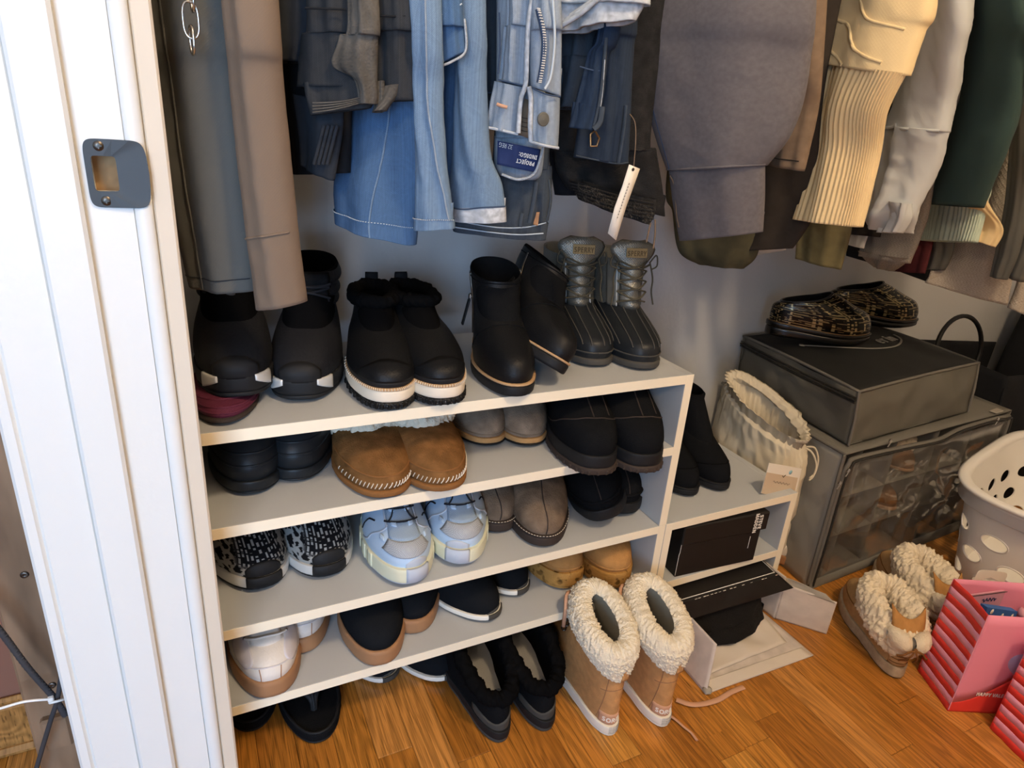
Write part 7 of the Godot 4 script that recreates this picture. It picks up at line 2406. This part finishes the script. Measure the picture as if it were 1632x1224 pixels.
	lettering("32 REG", 0.0050, d.o, M.stitch_pale, Transform3D(tb, lb.lerp(la, 0.82).lerp(lc.lerp(le, 0.82), 0.86) - d.o.position + ez * 0.0045), false, 0.0004, 0.8)
	cord3("waist_edge", d, [Vector3(-0.3194, 0.9363, 0), Vector3(-0.3237, 0.9153, 0.002), Vector3(-0.3335, 0.894, 0.004), Vector3(-0.3522, 0.8869, 0), Vector3(-0.3696, 0.8912, -0.012)], 0.0018, M.denim_edge)
	# grey jeans under it
	d = hang("grey_jeans", "dark grey-blue jeans with belt loops, lowest of the upside-down jeans", "jeans", [
		[Vector3(-0.3467, 0.9476, -0.09), Vector3(-0.2919, 0.9528, -0.04)], [Vector3(-0.3597, 0.8907, -0.09), Vector3(-0.2823, 0.8997, -0.04)], [Vector3(-0.3888, 0.8444, -0.09), Vector3(-0.2796, 0.857, -0.04)], [Vector3(-0.4026, 0.8214, -0.09), Vector3(-0.2816, 0.8299, -0.04)], [Vector3(-0.4001, 0.8078, -0.09), Vector3(-0.2839, 0.804, -0.04)]], M.denim_grey, {"th": 0.020, "amp": 0.002, "part": "front_panel"}, G_JEANS)
	band(d, "waistband", 0.82, 1.0, M.denim_grey, 0.0016)
	cord3("waist_edge", d, [Vector3(-0.4113, 0.8264, -0.068), Vector3(-0.3848, 0.8231, -0.048), Vector3(-0.3551, 0.8216, -0.032), Vector3(-0.3238, 0.8245, -0.02), Vector3(-0.2967, 0.8307, -0.018)], 0.0008, M.stitch_pale)
	cord3("waist_edge", d, [Vector3(-0.409, 0.8165, -0.068), Vector3(-0.3681, 0.814, -0.043), Vector3(-0.333, 0.8135, -0.026), Vector3(-0.2991, 0.8165, -0.018)], 0.0009, M.stitch_pale)
	for q in [[854,290,842,356], [874,286,872,352], [836,330,832,352]]:
		var t0 := Vector2(q[0], q[1]); var t1 := Vector2(q[2], q[3])
		st = S()
		var p0: Vector3
		match int(q[0]):
			854: tube(st, curve([Vector3(-0.3195, 0.8836, -0.012), Vector3(-0.3228, 0.8585, -0.01), Vector3(-0.3267, 0.831, -0.01)], 12), 0.0034, 8, false, 0.4)
			874: tube(st, curve([Vector3(-0.299, 0.887, -0.016), Vector3(-0.2957, 0.8619, -0.012), Vector3(-0.2973, 0.8338, -0.014)], 12), 0.0034, 8, false, 0.4)
			_: tube(st, curve([Vector3(-0.336, 0.8433, -0.014), Vector3(-0.338, 0.8339, -0.012), Vector3(-0.3382, 0.8258, -0.012)], 8), 0.0028, 8, false, 0.4)
		part("belt_loop", st, M.denim_grey, d.o, true)
	slab4("red_tab", d, Vector3(-0.3189, 0.8291, -0.012), Vector3(-0.3132, 0.8278, -0.01), Vector3(-0.3121, 0.8458, -0.01), Vector3(-0.3158, 0.8454, -0.012), M.gum, 0.001)
	# pale denim fold at the top
	d = hang("folded_jeans", "pale washed jeans folded high beside the zip, above the ink-blue jeans", "jeans", [
		[Vector3(-0.3122, 1.1182, -0.02), Vector3(-0.2366, 1.1186, 0.06)], [Vector3(-0.3077, 1.0929, -0.02), Vector3(-0.2363, 1.0976, 0.06)], [Vector3(-0.3037, 1.0734, -0.02), Vector3(-0.2409, 1.0844, 0.06)], [Vector3(-0.2993, 1.0577, -0.02), Vector3(-0.2476, 1.0722, 0.06)]], M.denim_white, {"th": 0.018, "amp": 0.005, "fr": 5.0, "wr": 0.004}, G_JEANS)
	for k in 3: cord3("wrinkle", d, [(Vector3(-0.318, 1.0611, 0.012) + Vector3(0.0061, 0.0059, 0) * k), (Vector3(-0.3043, 1.074, 0.032) + Vector3(0.0059, 0.0064, 0) * k), (Vector3(-0.2933, 1.0879, 0.045) + Vector3(0.0092, 0.0062, 0) * k)], 0.0030, M.denim_white)
	d = hang("folded_jeans", "grey-green folded jeans glimpsed between zip jeans and ink-blue jeans", "jeans", [
		[Vector3(-0.2653, 1.085, -0.1), Vector3(-0.2224, 1.0859, -0.05)], [Vector3(-0.2575, 1.0329, -0.1), Vector3(-0.2247, 1.0343, -0.05)], [Vector3(-0.2469, 0.9742, -0.1), Vector3(-0.237, 0.9797, -0.05)]], M.denim_grey, {"th": 0.014, "amp": 0.006, "wr": 0.004}, G_JEANS)
	d = hang("ink_jeans", "ink-blue jeans upside down with metal ring, the white tag's cord on them", "jeans", [
		[Vector3(-0.2208, 1.1145, -0.05), Vector3(-0.2146, 1.1098, 0)], [Vector3(-0.2278, 1.0562, -0.05), Vector3(-0.2072, 1.0556, 0)], [Vector3(-0.2351, 1.003, -0.05), Vector3(-0.1984, 0.9982, 0)], [Vector3(-0.2418, 0.9557, -0.05), Vector3(-0.193, 0.9606, 0)], [Vector3(-0.2447, 0.9152, -0.05), Vector3(-0.1879, 0.9118, 0)]], M.denim_ink, {"th": 0.016, "amp": 0.003, "part": "back_panel"}, G_JEANS)
	piece(d, "front_panel", [[Vector3(-0.255, 1.0977, 0), Vector3(-0.2476, 1.0966, 0.02)], [Vector3(-0.2679, 1.0351, 0), Vector3(-0.2535, 1.0357, 0.02)], [Vector3(-0.2786, 0.9916, 0), Vector3(-0.2522, 0.9902, 0.02)], [Vector3(-0.2866, 0.9523, 0), Vector3(-0.2615, 0.951, 0.02)]], M.denim_deep, {"th": 0.012, "amp": 0.002})
	cord3("waist_stitch", d, [Vector3(-0.2862, 1.0217, 0.012), Vector3(-0.2719, 1.0187, 0.02), Vector3(-0.2561, 1.0195, 0.022)], 0.0009, M.stitch_navy)
	cord3("fly_edge", d, [Vector3(-0.2622, 1.0547, 0.026), Vector3(-0.2607, 1.021, 0.026), Vector3(-0.2611, 0.9859, 0.026), Vector3(-0.2644, 0.9532, 0.024)], 0.0026, M.denim_grey)
	cord3("fly_edge", d, [Vector3(-0.2618, 1.0311, 0.028), Vector3(-0.2598, 0.9931, 0.028), Vector3(-0.2609, 0.9549, 0.027)], 0.0007, M.denim_edge)
	for q in [0, 1]:
		st = S()
		if q == 0: tube(st, curve([Vector3(-0.2124, 0.9838, 0.012), Vector3(-0.2125, 0.9522, 0.014), Vector3(-0.2142, 0.9134, 0.014)], 10), 0.0042, 8, false, 0.4)
		else: tube(st, curve([Vector3(-0.259, 0.979, 0.03), Vector3(-0.2613, 0.9609, 0.032), Vector3(-0.2681, 0.9524, 0.03)], 10), 0.0036, 8, false, 0.4)
		part("belt_loop", st, M.denim_grey, d.o, true)
	st = S()
	tube(st, [Vector3(-0.268, 0.9463, 0.024), Vector3(-0.2661, 0.9323, 0.024), Vector3(-0.2581, 0.9329, 0.026), Vector3(-0.2557, 0.9427, 0.026), Vector3(-0.2635, 0.9511, 0.026)], 0.0014, 6, true)
	part("metal_ring", st, M.brass, d.o, true)
	cord3("lower_edge", d, [Vector3(-0.253, 0.9179, -0.03), Vector3(-0.2269, 0.914, -0.012), Vector3(-0.2081, 0.9121, 0.004), Vector3(-0.1911, 0.9144, 0.004)], 0.0012, M.denim_grey)
	# tag on its cord
	d = {"o": thing("price_tag", "long white swing tag on a thin cord, hanging by the slate sweatpants", "tag", "", Vector3(-0.215, 0.8598, 0.035))}
	cord3("tag_cord", d, [Vector3(-0.2038, 0.9739, 0.012), Vector3(-0.2071, 0.9637, 0.03), Vector3(-0.2067, 0.9422, 0.036), Vector3(-0.2044, 0.9117, 0.036)], 0.0007, M.camel_cloth)
	var ta := Vector3(-0.2117, 0.9137, 0.036); var tbb := Vector3(-0.1939, 0.909, 0.036); var tc := Vector3(-0.2077, 0.8601, 0.036); var td := Vector3(-0.2168, 0.8164, 0.036); var te := Vector3(-0.2313, 0.8256, 0.036); var tf := Vector3(-0.2257, 0.8598, 0.036)
	st = S()
	sheet(st, [PackedVector3Array([te, (te + td) * 0.5, td]), PackedVector3Array([tf, (tf + tc) * 0.5 + Vector3(0, 0, 0.001), tc]), PackedVector3Array([tf.lerp(ta, 0.5) + Vector3(0.0008, 0, 0), (tf.lerp(ta, 0.5) + tc.lerp(tbb, 0.5)) * 0.5 + Vector3(0, 0, 0.001), tc.lerp(tbb, 0.5)]), PackedVector3Array([ta, ta.lerp(tbb, 0.5), tbb])], 0.0008)
	part("card", st, M.card_white, d.o, true)
	st = S()
	for i in 12: tube(st, [Vector3(-0.2096, 0.8907, 0.0385).lerp(Vector3(-0.2219, 0.844, 0.0385), i / 12.0), Vector3(-0.2096, 0.8907, 0.0385).lerp(Vector3(-0.2219, 0.844, 0.0385), (i + 0.55) / 12.0)], 0.0005, 4)
	part("fine_print", st, M.ink, d.o, true)
	st = S()
	lathe(st, [Vector2(0.0022, 0), Vector2(0.0020, 0.0005), Vector2(0.0003, 0.0006)], 10, Vector3(-0.2052, 0.9078, 0.0366), Basis(Vector3.RIGHT, PI / 2))
	part("eyelet", st, M.dark_metal, d.o, true)
	# black frayed jeans
	d = hang("frayed_jeans", "faded black jeans with frayed hems, above the pewter duck boots", "jeans", [
		[Vector3(-0.2231, 0.9706, -0.16), Vector3(-0.1141, 0.9804, -0.06)], [Vector3(-0.2129, 0.9178, -0.16), Vector3(-0.0977, 0.93, -0.06)], [Vector3(-0.2052, 0.8886, -0.16), Vector3(-0.0756, 0.8769, -0.06)], [Vector3(-0.1828, 0.8629, -0.16), Vector3(-0.0624, 0.8349, -0.06)]], M.denim_black, {"th": 0.022, "amp": 0.005, "wr": 0.004}, G_JEANS)
	piece(d, "folded_hem", [[Vector3(-0.199, 0.8787, -0.13), Vector3(-0.1012, 0.8623, -0.04)], [Vector3(-0.1895, 0.866, -0.13), Vector3(-0.0985, 0.8422, -0.04)], [Vector3(-0.1797, 0.8512, -0.13), Vector3(-0.1059, 0.8255, -0.04)]], M.denim_black, {"rise": false, "th": 0.016, "amp": 0.003, "wr": 0.004})
	for k in 5: cord3("fray_ridge", d, [(Vector3(-0.2091, 0.8748, -0.112) + Vector3(0.0038, -0.0044, 0) * k), (Vector3(-0.1787, 0.8696, -0.085) + Vector3(0.0008, -0.0054, 0) * k), (Vector3(-0.1453, 0.8619, -0.05) + Vector3(0.0009, -0.0054, 0) * k), (Vector3(-0.1176, 0.858, -0.022) + Vector3(0.001, -0.0053, 0) * k)], 0.0016, M.denim_black)
	st = S()
	st.set_smooth_group(-1)
	var fa := Vector3(-0.2028, 0.8663, -0.108); var fb := Vector3(-0.1198, 0.8415, -0.018)
	for i in 420:
		var t := rng.randf()
		var p := fa.lerp(fb, t) + Vector3(0, rng.randf_range(-0.012, 0.012), 0.004)
		var q := p + Vector3(rng.randfn() * 0.004, -absf(rng.randfn()) * 0.003, 0.003)
		_v(st, p, 0, 0); _v(st, q, 0, 1); _v(st, p + Vector3(0.0005, 0.0002, 0), 1, 0)
	var fr := part("frayed_threads", st, M.charcoal_faded, d.o, true)
	fr.set_meta("kind", "stuff")
	cord3("draw_cord", d, [Vector3(-0.112, 0.8298, -0.03), Vector3(-0.1132, 0.8178, -0.03), Vector3(-0.1132, 0.8007, -0.032)], 0.0013, M.camel_cloth)
	cord3("draw_cord", d, [Vector3(-0.1047, 0.8344, -0.03), Vector3(-0.1008, 0.8141, -0.03), Vector3(-0.0985, 0.7911, -0.032)], 0.0013, M.camel_cloth)
	d = hang("dark_jeans", "near-black jeans hanging in shade behind the ink-blue jeans", "jeans", [
		[Vector3(-0.2087, 1.0423, -0.22), Vector3(-0.1017, 1.0499, -0.14)], [Vector3(-0.195, 0.9339, -0.22), Vector3(-0.0592, 0.9457, -0.14)], [Vector3(-0.1713, 0.8463, -0.22), Vector3(-0.0424, 0.8538, -0.14)]], M.black_cloth, {"th": 0.016, "amp": 0.006}, G_JEANS)

func clothes_right():
	var d: Dictionary
	# slate sweatpants
	d = hang("sweatpants", "large slate grey sweatpants leg with a wide cuff in the middle", "sweatpants", [
		[Vector3(-0.1142, 1.1422, -0.1), Vector3(0.0058, 1.1375, 0.08)], [Vector3(-0.114, 1.0635, -0.1), Vector3(0.0219, 1.0613, 0.08)], [Vector3(-0.0986, 0.9981, -0.1), Vector3(0.0257, 1.0049, 0.08)], [Vector3(-0.0791, 0.947, -0.09), Vector3(0.023, 0.9592, 0.07)], [Vector3(-0.0551, 0.9015, -0.08), Vector3(0.0131, 0.9225, 0.05)]],
		M.slate_fleece, {"th": 0.034, "amp": 0.005, "fr": 2.6, "ph": 0.7, "drift": 0.4, "wr": 0.0016, "part": "leg"}, G_TROUSERS)
	var c := piece(d, "cuff", [[Vector3(-0.0554, 0.9072, -0.078), Vector3(0.0113, 0.9273, 0.048)], [Vector3(-0.0402, 0.8571, -0.075), Vector3(0.0265, 0.8783, 0.046)], [Vector3(-0.0156, 0.7947, -0.072), Vector3(0.0402, 0.828, 0.042)]], M.slate_fleece, {"rise": false, "th": 0.028, "amp": 0.003, "fr": 3.0, "wr": 0.001})
	seam(d, "cuff_seam", [[-0.98, 0.985], [-0.5, 0.993], [0, 0.995], [0.5, 0.99], [0.98, 0.985]], M.slate_fleece, 0.0018, 0.0)
	seam(d, "side_seam", [[-0.86, 0.2], [-0.88, 0.5], [-0.84, 0.8], [-0.82, 0.99]], M.stitch_navy, 0.0010)
	cord3("drawstring", d, [Vector3(-0.065, 0.8956, -0.06), Vector3(-0.0532, 0.8794, -0.06), Vector3(-0.0412, 0.8399, -0.06), Vector3(-0.0318, 0.8187, -0.06)], 0.0012, M.camel_cloth)
	d = hang("olive_trousers", "olive trousers hem showing under the slate sweatpants cuff", "trousers", [
		[Vector3(0.0396, 0.9174, -0.2), Vector3(0.157, 0.93, -0.1)], [Vector3(0.0678, 0.821, -0.2), Vector3(0.1826, 0.8367, -0.1)], [Vector3(0.0969, 0.752, -0.2), Vector3(0.194, 0.7656, -0.1)], [Vector3(0.1391, 0.7295, -0.19), Vector3(0.1886, 0.7339, -0.12)]], M.olive_cloth, {"th": 0.018, "amp": 0.003}, G_TROUSERS)
	d = hang("brown_trousers", "dark brown trousers between slate sweatpants and cream knit sleeve", "trousers", [
		[Vector3(0.1217, 1.0744, -0.2), Vector3(0.1679, 1.0722, -0.02)], [Vector3(0.1651, 0.9012, -0.2), Vector3(0.197, 0.9183, -0.02)], [Vector3(0.178, 0.7869, -0.2), Vector3(0.2152, 0.8486, -0.02)], [Vector3(0.1842, 0.7484, -0.2), Vector3(0.2073, 0.786, -0.04)]], M.brown_cloth, {"th": 0.02, "amp": 0.004}, G_TROUSERS)
	d = hang("camel_trousers", "camel trousers hem peeking out right of the slate sweatpants", "trousers", [
		[Vector3(0.081, 1.0991, -0.06), Vector3(0.1033, 1.0964, 0.02)], [Vector3(0.1115, 0.9966, -0.06), Vector3(0.1221, 0.9989, 0.02)], [Vector3(0.1315, 0.9201, -0.06), Vector3(0.1194, 0.9161, 0.02)]], M.camel_cloth, {"th": 0.016, "amp": 0.003}, G_TROUSERS)
	seam(d, "hem_seam", [[-0.9, 0.92], [0, 0.92], [0.9, 0.92]], M.brown_cloth, 0.0009)
	d = hang("white_blouse", "white blouse edge glimpsed under the dark brown trousers", "blouse", [
		[Vector3(0.3065, 0.8276, -0.26), Vector3(0.3217, 0.8414, -0.16)], [Vector3(0.3434, 0.7264, -0.26), Vector3(0.3308, 0.7592, -0.16)]], M.card_white, {"th": 0.008, "amp": 0.002}, G_TOPS)
	# cream knit sleeve
	d = hang("knit_cardigan", "cream knit sweater sleeve with a long ribbed cuff", "sweater", [
		[Vector3(0.2302, 1.19, -0.1), Vector3(0.1956, 1.1615, 0.1)], [Vector3(0.2349, 1.1282, -0.1), Vector3(0.1889, 1.1084, 0.1)], [Vector3(0.2343, 1.0837, -0.1), Vector3(0.1794, 1.0531, 0.1)]], M.cream_knit, {"th": 0.034, "amp": 0.006, "fr": 3.0, "wr": 0.0025, "part": "sleeve"}, G_TOPS)
	var cc := cloth([[Vector3(0.2331, 1.0873, -0.1), Vector3(0.1806, 1.0563, 0.1)], [Vector3(0.2361, 1.0147, -0.09), Vector3(0.1849, 1.0079, 0.08)], [Vector3(0.2345, 0.9503, -0.08), Vector3(0.2061, 0.9535, 0.07)], [Vector3(0.2324, 0.883, -0.08), Vector3(0.2076, 0.8944, 0.07)], [Vector3(0.2298, 0.8336, -0.08), Vector3(0.206, 0.8403, 0.07)]], {"rise": false, "th": 0.030, "amp": 0.006, "fr": 3.6, "wr": 0.001})
	part("ribbed_cuff", cloth_mesh(cc, 0, 1, 0.0, 320, 40, 64, 0.0014), M.cream_knit, d.o, true)
	seam(d, "knit_ridge", [[-0.95, 0.50], [-0.3, 0.56], [0.1, 0.66], [0.4, 0.82], [0.8, 0.9]], M.cream_knit, 0.0028, 0.0)
	seam(d, "knit_ridge", [[-0.95, 0.74], [-0.4, 0.80], [0.0, 0.90], [0.2, 0.97]], M.cream_knit, 0.0026, 0.0)
	seam(d, "knit_ridge", [[0.0, 0.34], [0.25, 0.46], [0.5, 0.58], [0.9, 0.66]], M.cream_knit, 0.0026, 0.0)
	d = hang("olive_shirt", "pale olive fabric hanging below the cream ribbed cuff", "shirt", [
		[Vector3(0.3312, 0.9322, -0.18), Vector3(0.3594, 0.9407, -0.08)], [Vector3(0.3698, 0.8149, -0.18), Vector3(0.3982, 0.8246, -0.08)], [Vector3(0.3883, 0.7366, -0.18), Vector3(0.4142, 0.7323, -0.09)]], M.olive_pale, {"th": 0.012, "amp": 0.004, "fr": 4.0}, G_TOPS)
	d = hang("dark_shirt", "dark brown top in the gap right of the cream ribbed cuff", "shirt", [
		[Vector3(0.4777, 1.0882, -0.22), Vector3(0.512, 1.0886, -0.1)], [Vector3(0.5531, 0.8759, -0.22), Vector3(0.5113, 0.8882, -0.1)], [Vector3(0.5678, 0.7805, -0.22), Vector3(0.5142, 0.7936, -0.1)]], M.brown_cloth, {"th": 0.014, "amp": 0.003}, G_TOPS)
	d = hang("white_shirt", "white shirt edge between the cream cuff and the pale grey sleeve", "shirt", [
		[Vector3(0.5424, 0.9041, -0.19), Vector3(0.5063, 0.9086, -0.13)], [Vector3(0.5586, 0.8148, -0.19), Vector3(0.5204, 0.8299, -0.13)], [Vector3(0.5514, 0.7615, -0.19), Vector3(0.5199, 0.7652, -0.13)]], M.card_white, {"th": 0.006, "amp": 0.001}, G_TOPS)
	# pale grey sweatshirt sleeve
	d = hang("sweatshirt", "pale ice-grey sweatshirt sleeve with a gathered cuff", "sweatshirt", [
		[Vector3(0.4777, 1.2243, -0.1), Vector3(0.3145, 1.1827, 0.06)], [Vector3(0.4793, 1.1265, -0.1), Vector3(0.3427, 1.0952, 0.06)], [Vector3(0.4647, 1.0424, -0.1), Vector3(0.3692, 1.0356, 0.05)], [Vector3(0.4504, 0.9942, -0.1), Vector3(0.3797, 0.9897, 0.05)]], M.ice_fleece, {"th": 0.030, "amp": 0.005, "fr": 3.5, "wr": 0.003, "part": "sleeve"}, G_TOPS)
	piece(d, "lower_sleeve", [[Vector3(0.4475, 0.9984, -0.098), Vector3(0.3786, 0.9914, 0.048)], [Vector3(0.4451, 0.9328, -0.09), Vector3(0.3952, 0.9332, 0.04)], [Vector3(0.4336, 0.877, -0.08), Vector3(0.4017, 0.8811, 0.03)], [Vector3(0.4424, 0.8322, -0.07), Vector3(0.3963, 0.851, 0.02)], [Vector3(0.4662, 0.8127, -0.06), Vector3(0.4181, 0.8205, 0)]], M.ice_fleece, {"rise": false, "th": 0.030, "amp": 0.008, "fr": 4.5, "wr": 0.005})
	piece(d, "gathered_cuff", [[Vector3(0.4055, 0.8736, -0.03), Vector3(0.3783, 0.8733, 0.03)], [Vector3(0.4255, 0.8439, -0.03), Vector3(0.386, 0.8492, 0.03)], [Vector3(0.4188, 0.8143, -0.03), Vector3(0.3937, 0.8229, 0.02)]], M.ice_fleece, {"rise": false, "th": 0.012, "amp": 0.005, "fr": 7.0, "wr": 0.003})
	seam(d, "raised_seam", [[-0.98, 0.985], [-0.4, 1.0], [-0.05, 0.985], [0.05, 0.95], [0.15, 0.985], [0.5, 1.0], [0.98, 0.99]], M.ice_fleece, 0.0026, 0.001)
	d = hang("heather_sweater", "heather grey top behind the pale ice-grey sleeve", "shirt", [
		[Vector3(0.5828, 1.246, -0.16), Vector3(0.4407, 1.2073, 0)], [Vector3(0.5982, 1.098, -0.16), Vector3(0.4732, 1.0729, 0)], [Vector3(0.5707, 0.9446, -0.16), Vector3(0.4588, 0.9719, 0)], [Vector3(0.5525, 0.8257, -0.16), Vector3(0.5192, 0.8462, -0.02)], [Vector3(0.5423, 0.7452, -0.15), Vector3(0.5244, 0.755, -0.03)]], M.heather_knit, {"th": 0.016, "amp": 0.004, "fr": 4.0, "wr": 0.002}, G_TOPS)
	piece(d, "turned_hem", [[Vector3(0.5351, 0.7569, -0.145), Vector3(0.5179, 0.765, -0.03)], [Vector3(0.5621, 0.7376, -0.14), Vector3(0.5268, 0.7458, -0.05)], [Vector3(0.5803, 0.7246, -0.13), Vector3(0.5497, 0.7284, -0.08)]], M.heather_knit, {"rise": false, "th": 0.012, "amp": 0.004})
	d = hang("burgundy_shirt", "burgundy top low between the heather and mint hems", "shirt", [
		[Vector3(0.7534, 0.9338, -0.24), Vector3(0.7072, 0.9399, -0.14)], [Vector3(0.7992, 0.7648, -0.24), Vector3(0.7464, 0.8102, -0.14)], [Vector3(0.7921, 0.6864, -0.24), Vector3(0.7629, 0.7037, -0.14)]], M.burgundy_cloth, {"th": 0.012, "amp": 0.005, "fr": 5.0}, G_TOPS)
	# forest sweatshirt
	d = hang("sweatshirt", "forest green sweatshirt sleeve hanging over a mint ribbed cuff", "sweatshirt", [
		[Vector3(0.5597, 1.2333, -0.08), Vector3(0.3535, 1.181, 0.12)], [Vector3(0.5813, 1.1466, -0.08), Vector3(0.3914, 1.1058, 0.12)], [Vector3(0.5969, 1.0309, -0.08), Vector3(0.4278, 1.0317, 0.12)], [Vector3(0.609, 0.9464, -0.08), Vector3(0.4439, 0.9679, 0.11)], [Vector3(0.6214, 0.8617, -0.08), Vector3(0.484, 0.8765, 0.08)]], M.forest_fleece, {"th": 0.034, "amp": 0.003, "fr": 2.5, "wr": 0.0012, "part": "sleeve"}, G_TOPS)
	d = hang("mint_sweater", "mint green ribbed sweater cuff under the forest green sleeve", "sweater", [
		[Vector3(0.6743, 0.9631, -0.14), Vector3(0.6051, 0.9701, 0.02)], [Vector3(0.7146, 0.8566, -0.14), Vector3(0.6185, 0.8796, 0.02)]], M.mint_knit, {"th": 0.02, "amp": 0.002, "part": "sleeve"}, G_TOPS)
	cc = cloth([[Vector3(0.7047, 0.8659, -0.138), Vector3(0.6081, 0.8839, 0.02)], [Vector3(0.7146, 0.8238, -0.138), Vector3(0.617, 0.8472, 0.02)], [Vector3(0.7283, 0.7778, -0.138), Vector3(0.6207, 0.8047, 0.02)]], {"rise": false, "th": 0.024, "amp": 0.002, "wr": 0.001})
	part("ribbed_cuff", cloth_mesh(cc, 0, 1, 0.0, 220, 16, 44, 0.0016), M.mint_knit, d.o, true)
	d = hang("cream_sweater", "cream cuff poking out right of the mint ribbed cuff", "shirt", [
		[Vector3(0.5095, 0.9841, -0.02), Vector3(0.5159, 0.9864, 0.02)], [Vector3(0.5852, 0.8889, -0.01), Vector3(0.5999, 0.8884, 0.03)], [Vector3(0.6449, 0.8444, 0), Vector3(0.6784, 0.8334, 0.035)], [Vector3(0.6591, 0.8045, 0), Vector3(0.6845, 0.7963, 0.03)]], M.cream_knit, {"th": 0.014, "amp": 0.002}, G_TOPS)
	d = hang("grey_sweater", "dark grey top hem under the mint ribbed cuff", "shirt", [
		[Vector3(0.7373, 0.8865, -0.17), Vector3(0.7311, 0.8941, -0.1)], [Vector3(0.7912, 0.7486, -0.17), Vector3(0.7709, 0.7694, -0.1)], [Vector3(0.7986, 0.7047, -0.17), Vector3(0.7817, 0.7184, -0.11)]], M.charcoal_trousers, {"th": 0.012, "amp": 0.003}, G_TOPS)
	d = hang("dark_coat", "dark brown coat behind the forest green sleeve at the right", "coat", [
		[Vector3(0.7712, 1.2721, -0.16), Vector3(0.6826, 1.2337, 0.06)], [Vector3(0.863, 1.023, -0.16), Vector3(0.8018, 1.0266, 0.06)], [Vector3(0.8579, 0.8073, -0.16), Vector3(0.9172, 0.8413, 0.05)], [Vector3(0.8816, 0.7257, -0.16), Vector3(0.8965, 0.803, 0.05)]], M.brown_cloth, {"th": 0.03, "amp": 0.006}, G_TOPS)
	d = hang("maroon_sweater", "maroon top at the upper right corner beside the forest green sleeve", "shirt", [
		[Vector3(0.3665, 1.1852, 0.1), Vector3(0.3907, 1.1814, 0.16)], [Vector3(0.4136, 1.1092, 0.1), Vector3(0.4269, 1.1075, 0.16)], [Vector3(0.4455, 1.0688, 0.1), Vector3(0.4383, 1.0672, 0.16)]], M.burgundy_cloth, {"th": 0.014, "amp": 0.003}, G_TOPS)
	d = hang("knit_dress", "oatmeal ribbed knit hem hanging low at the right", "sweater", [
		[Vector3(0.8322, 0.9057, -0.14), Vector3(0.7926, 0.919, 0)], [Vector3(0.8121, 0.7613, -0.14), Vector3(0.8228, 0.7944, 0)], [Vector3(0.7775, 0.6829, -0.14), Vector3(0.8632, 0.6618, 0)]], M.oat_knit, {"th": 0.016, "amp": 0.004, "fr": 4.0}, G_TOPS)
	cc = d.c
	d = hang("knit_dress", "oatmeal ribbed knit edge cut off by the right side of the photo", "sweater", [
		[Vector3(0.8509, 0.8685, -0.02), Vector3(0.8669, 0.8796, 0.06)], [Vector3(0.9022, 0.7212, -0.02), Vector3(0.952, 0.7381, 0.06)], [Vector3(0.905, 0.6499, -0.02), Vector3(1.0157, 0.6082, 0.06)]], M.oat_knit, {"th": 0.016, "amp": 0.004}, G_TOPS)
	d = hang("black_trousers", "two narrow dark trouser legs hanging in front of the oatmeal knit", "trousers", [
		[Vector3(0.6199, 1.0962, 0), Vector3(0.6106, 1.0944, 0.04)], [Vector3(0.714, 0.9049, 0), Vector3(0.7152, 0.8978, 0.04)], [Vector3(0.7502, 0.795, 0), Vector3(0.7452, 0.7901, 0.04)], [Vector3(0.7621, 0.73, 0), Vector3(0.7619, 0.7291, 0.03)]], M.charcoal_trousers, {"th": 0.014, "amp": 0.002, "part": "leg"}, G_TROUSERS)
	piece(d, "leg", [[Vector3(0.625, 1.0962, 0.02), Vector3(0.6434, 1.0969, 0.06)], [Vector3(0.741, 0.8842, 0.02), Vector3(0.7539, 0.8779, 0.06)], [Vector3(0.7865, 0.7339, 0.02), Vector3(0.7836, 0.7279, 0.05)]], M.charcoal_trousers, {"th": 0.014, "amp": 0.002})
	d = hang("black_dress", "black dress hem deep behind the burgundy top", "dress", [
		[Vector3(0.7462, 0.927, -0.32), Vector3(0.8894, 0.9395, -0.24)], [Vector3(0.7245, 0.728, -0.32), Vector3(0.9957, 0.6842, -0.24)], [Vector3(0.7391, 0.7139, -0.32), Vector3(0.9597, 0.6528, -0.24)]], M.black_cloth, {"th": 0.014, "amp": 0.003}, G_TOPS)
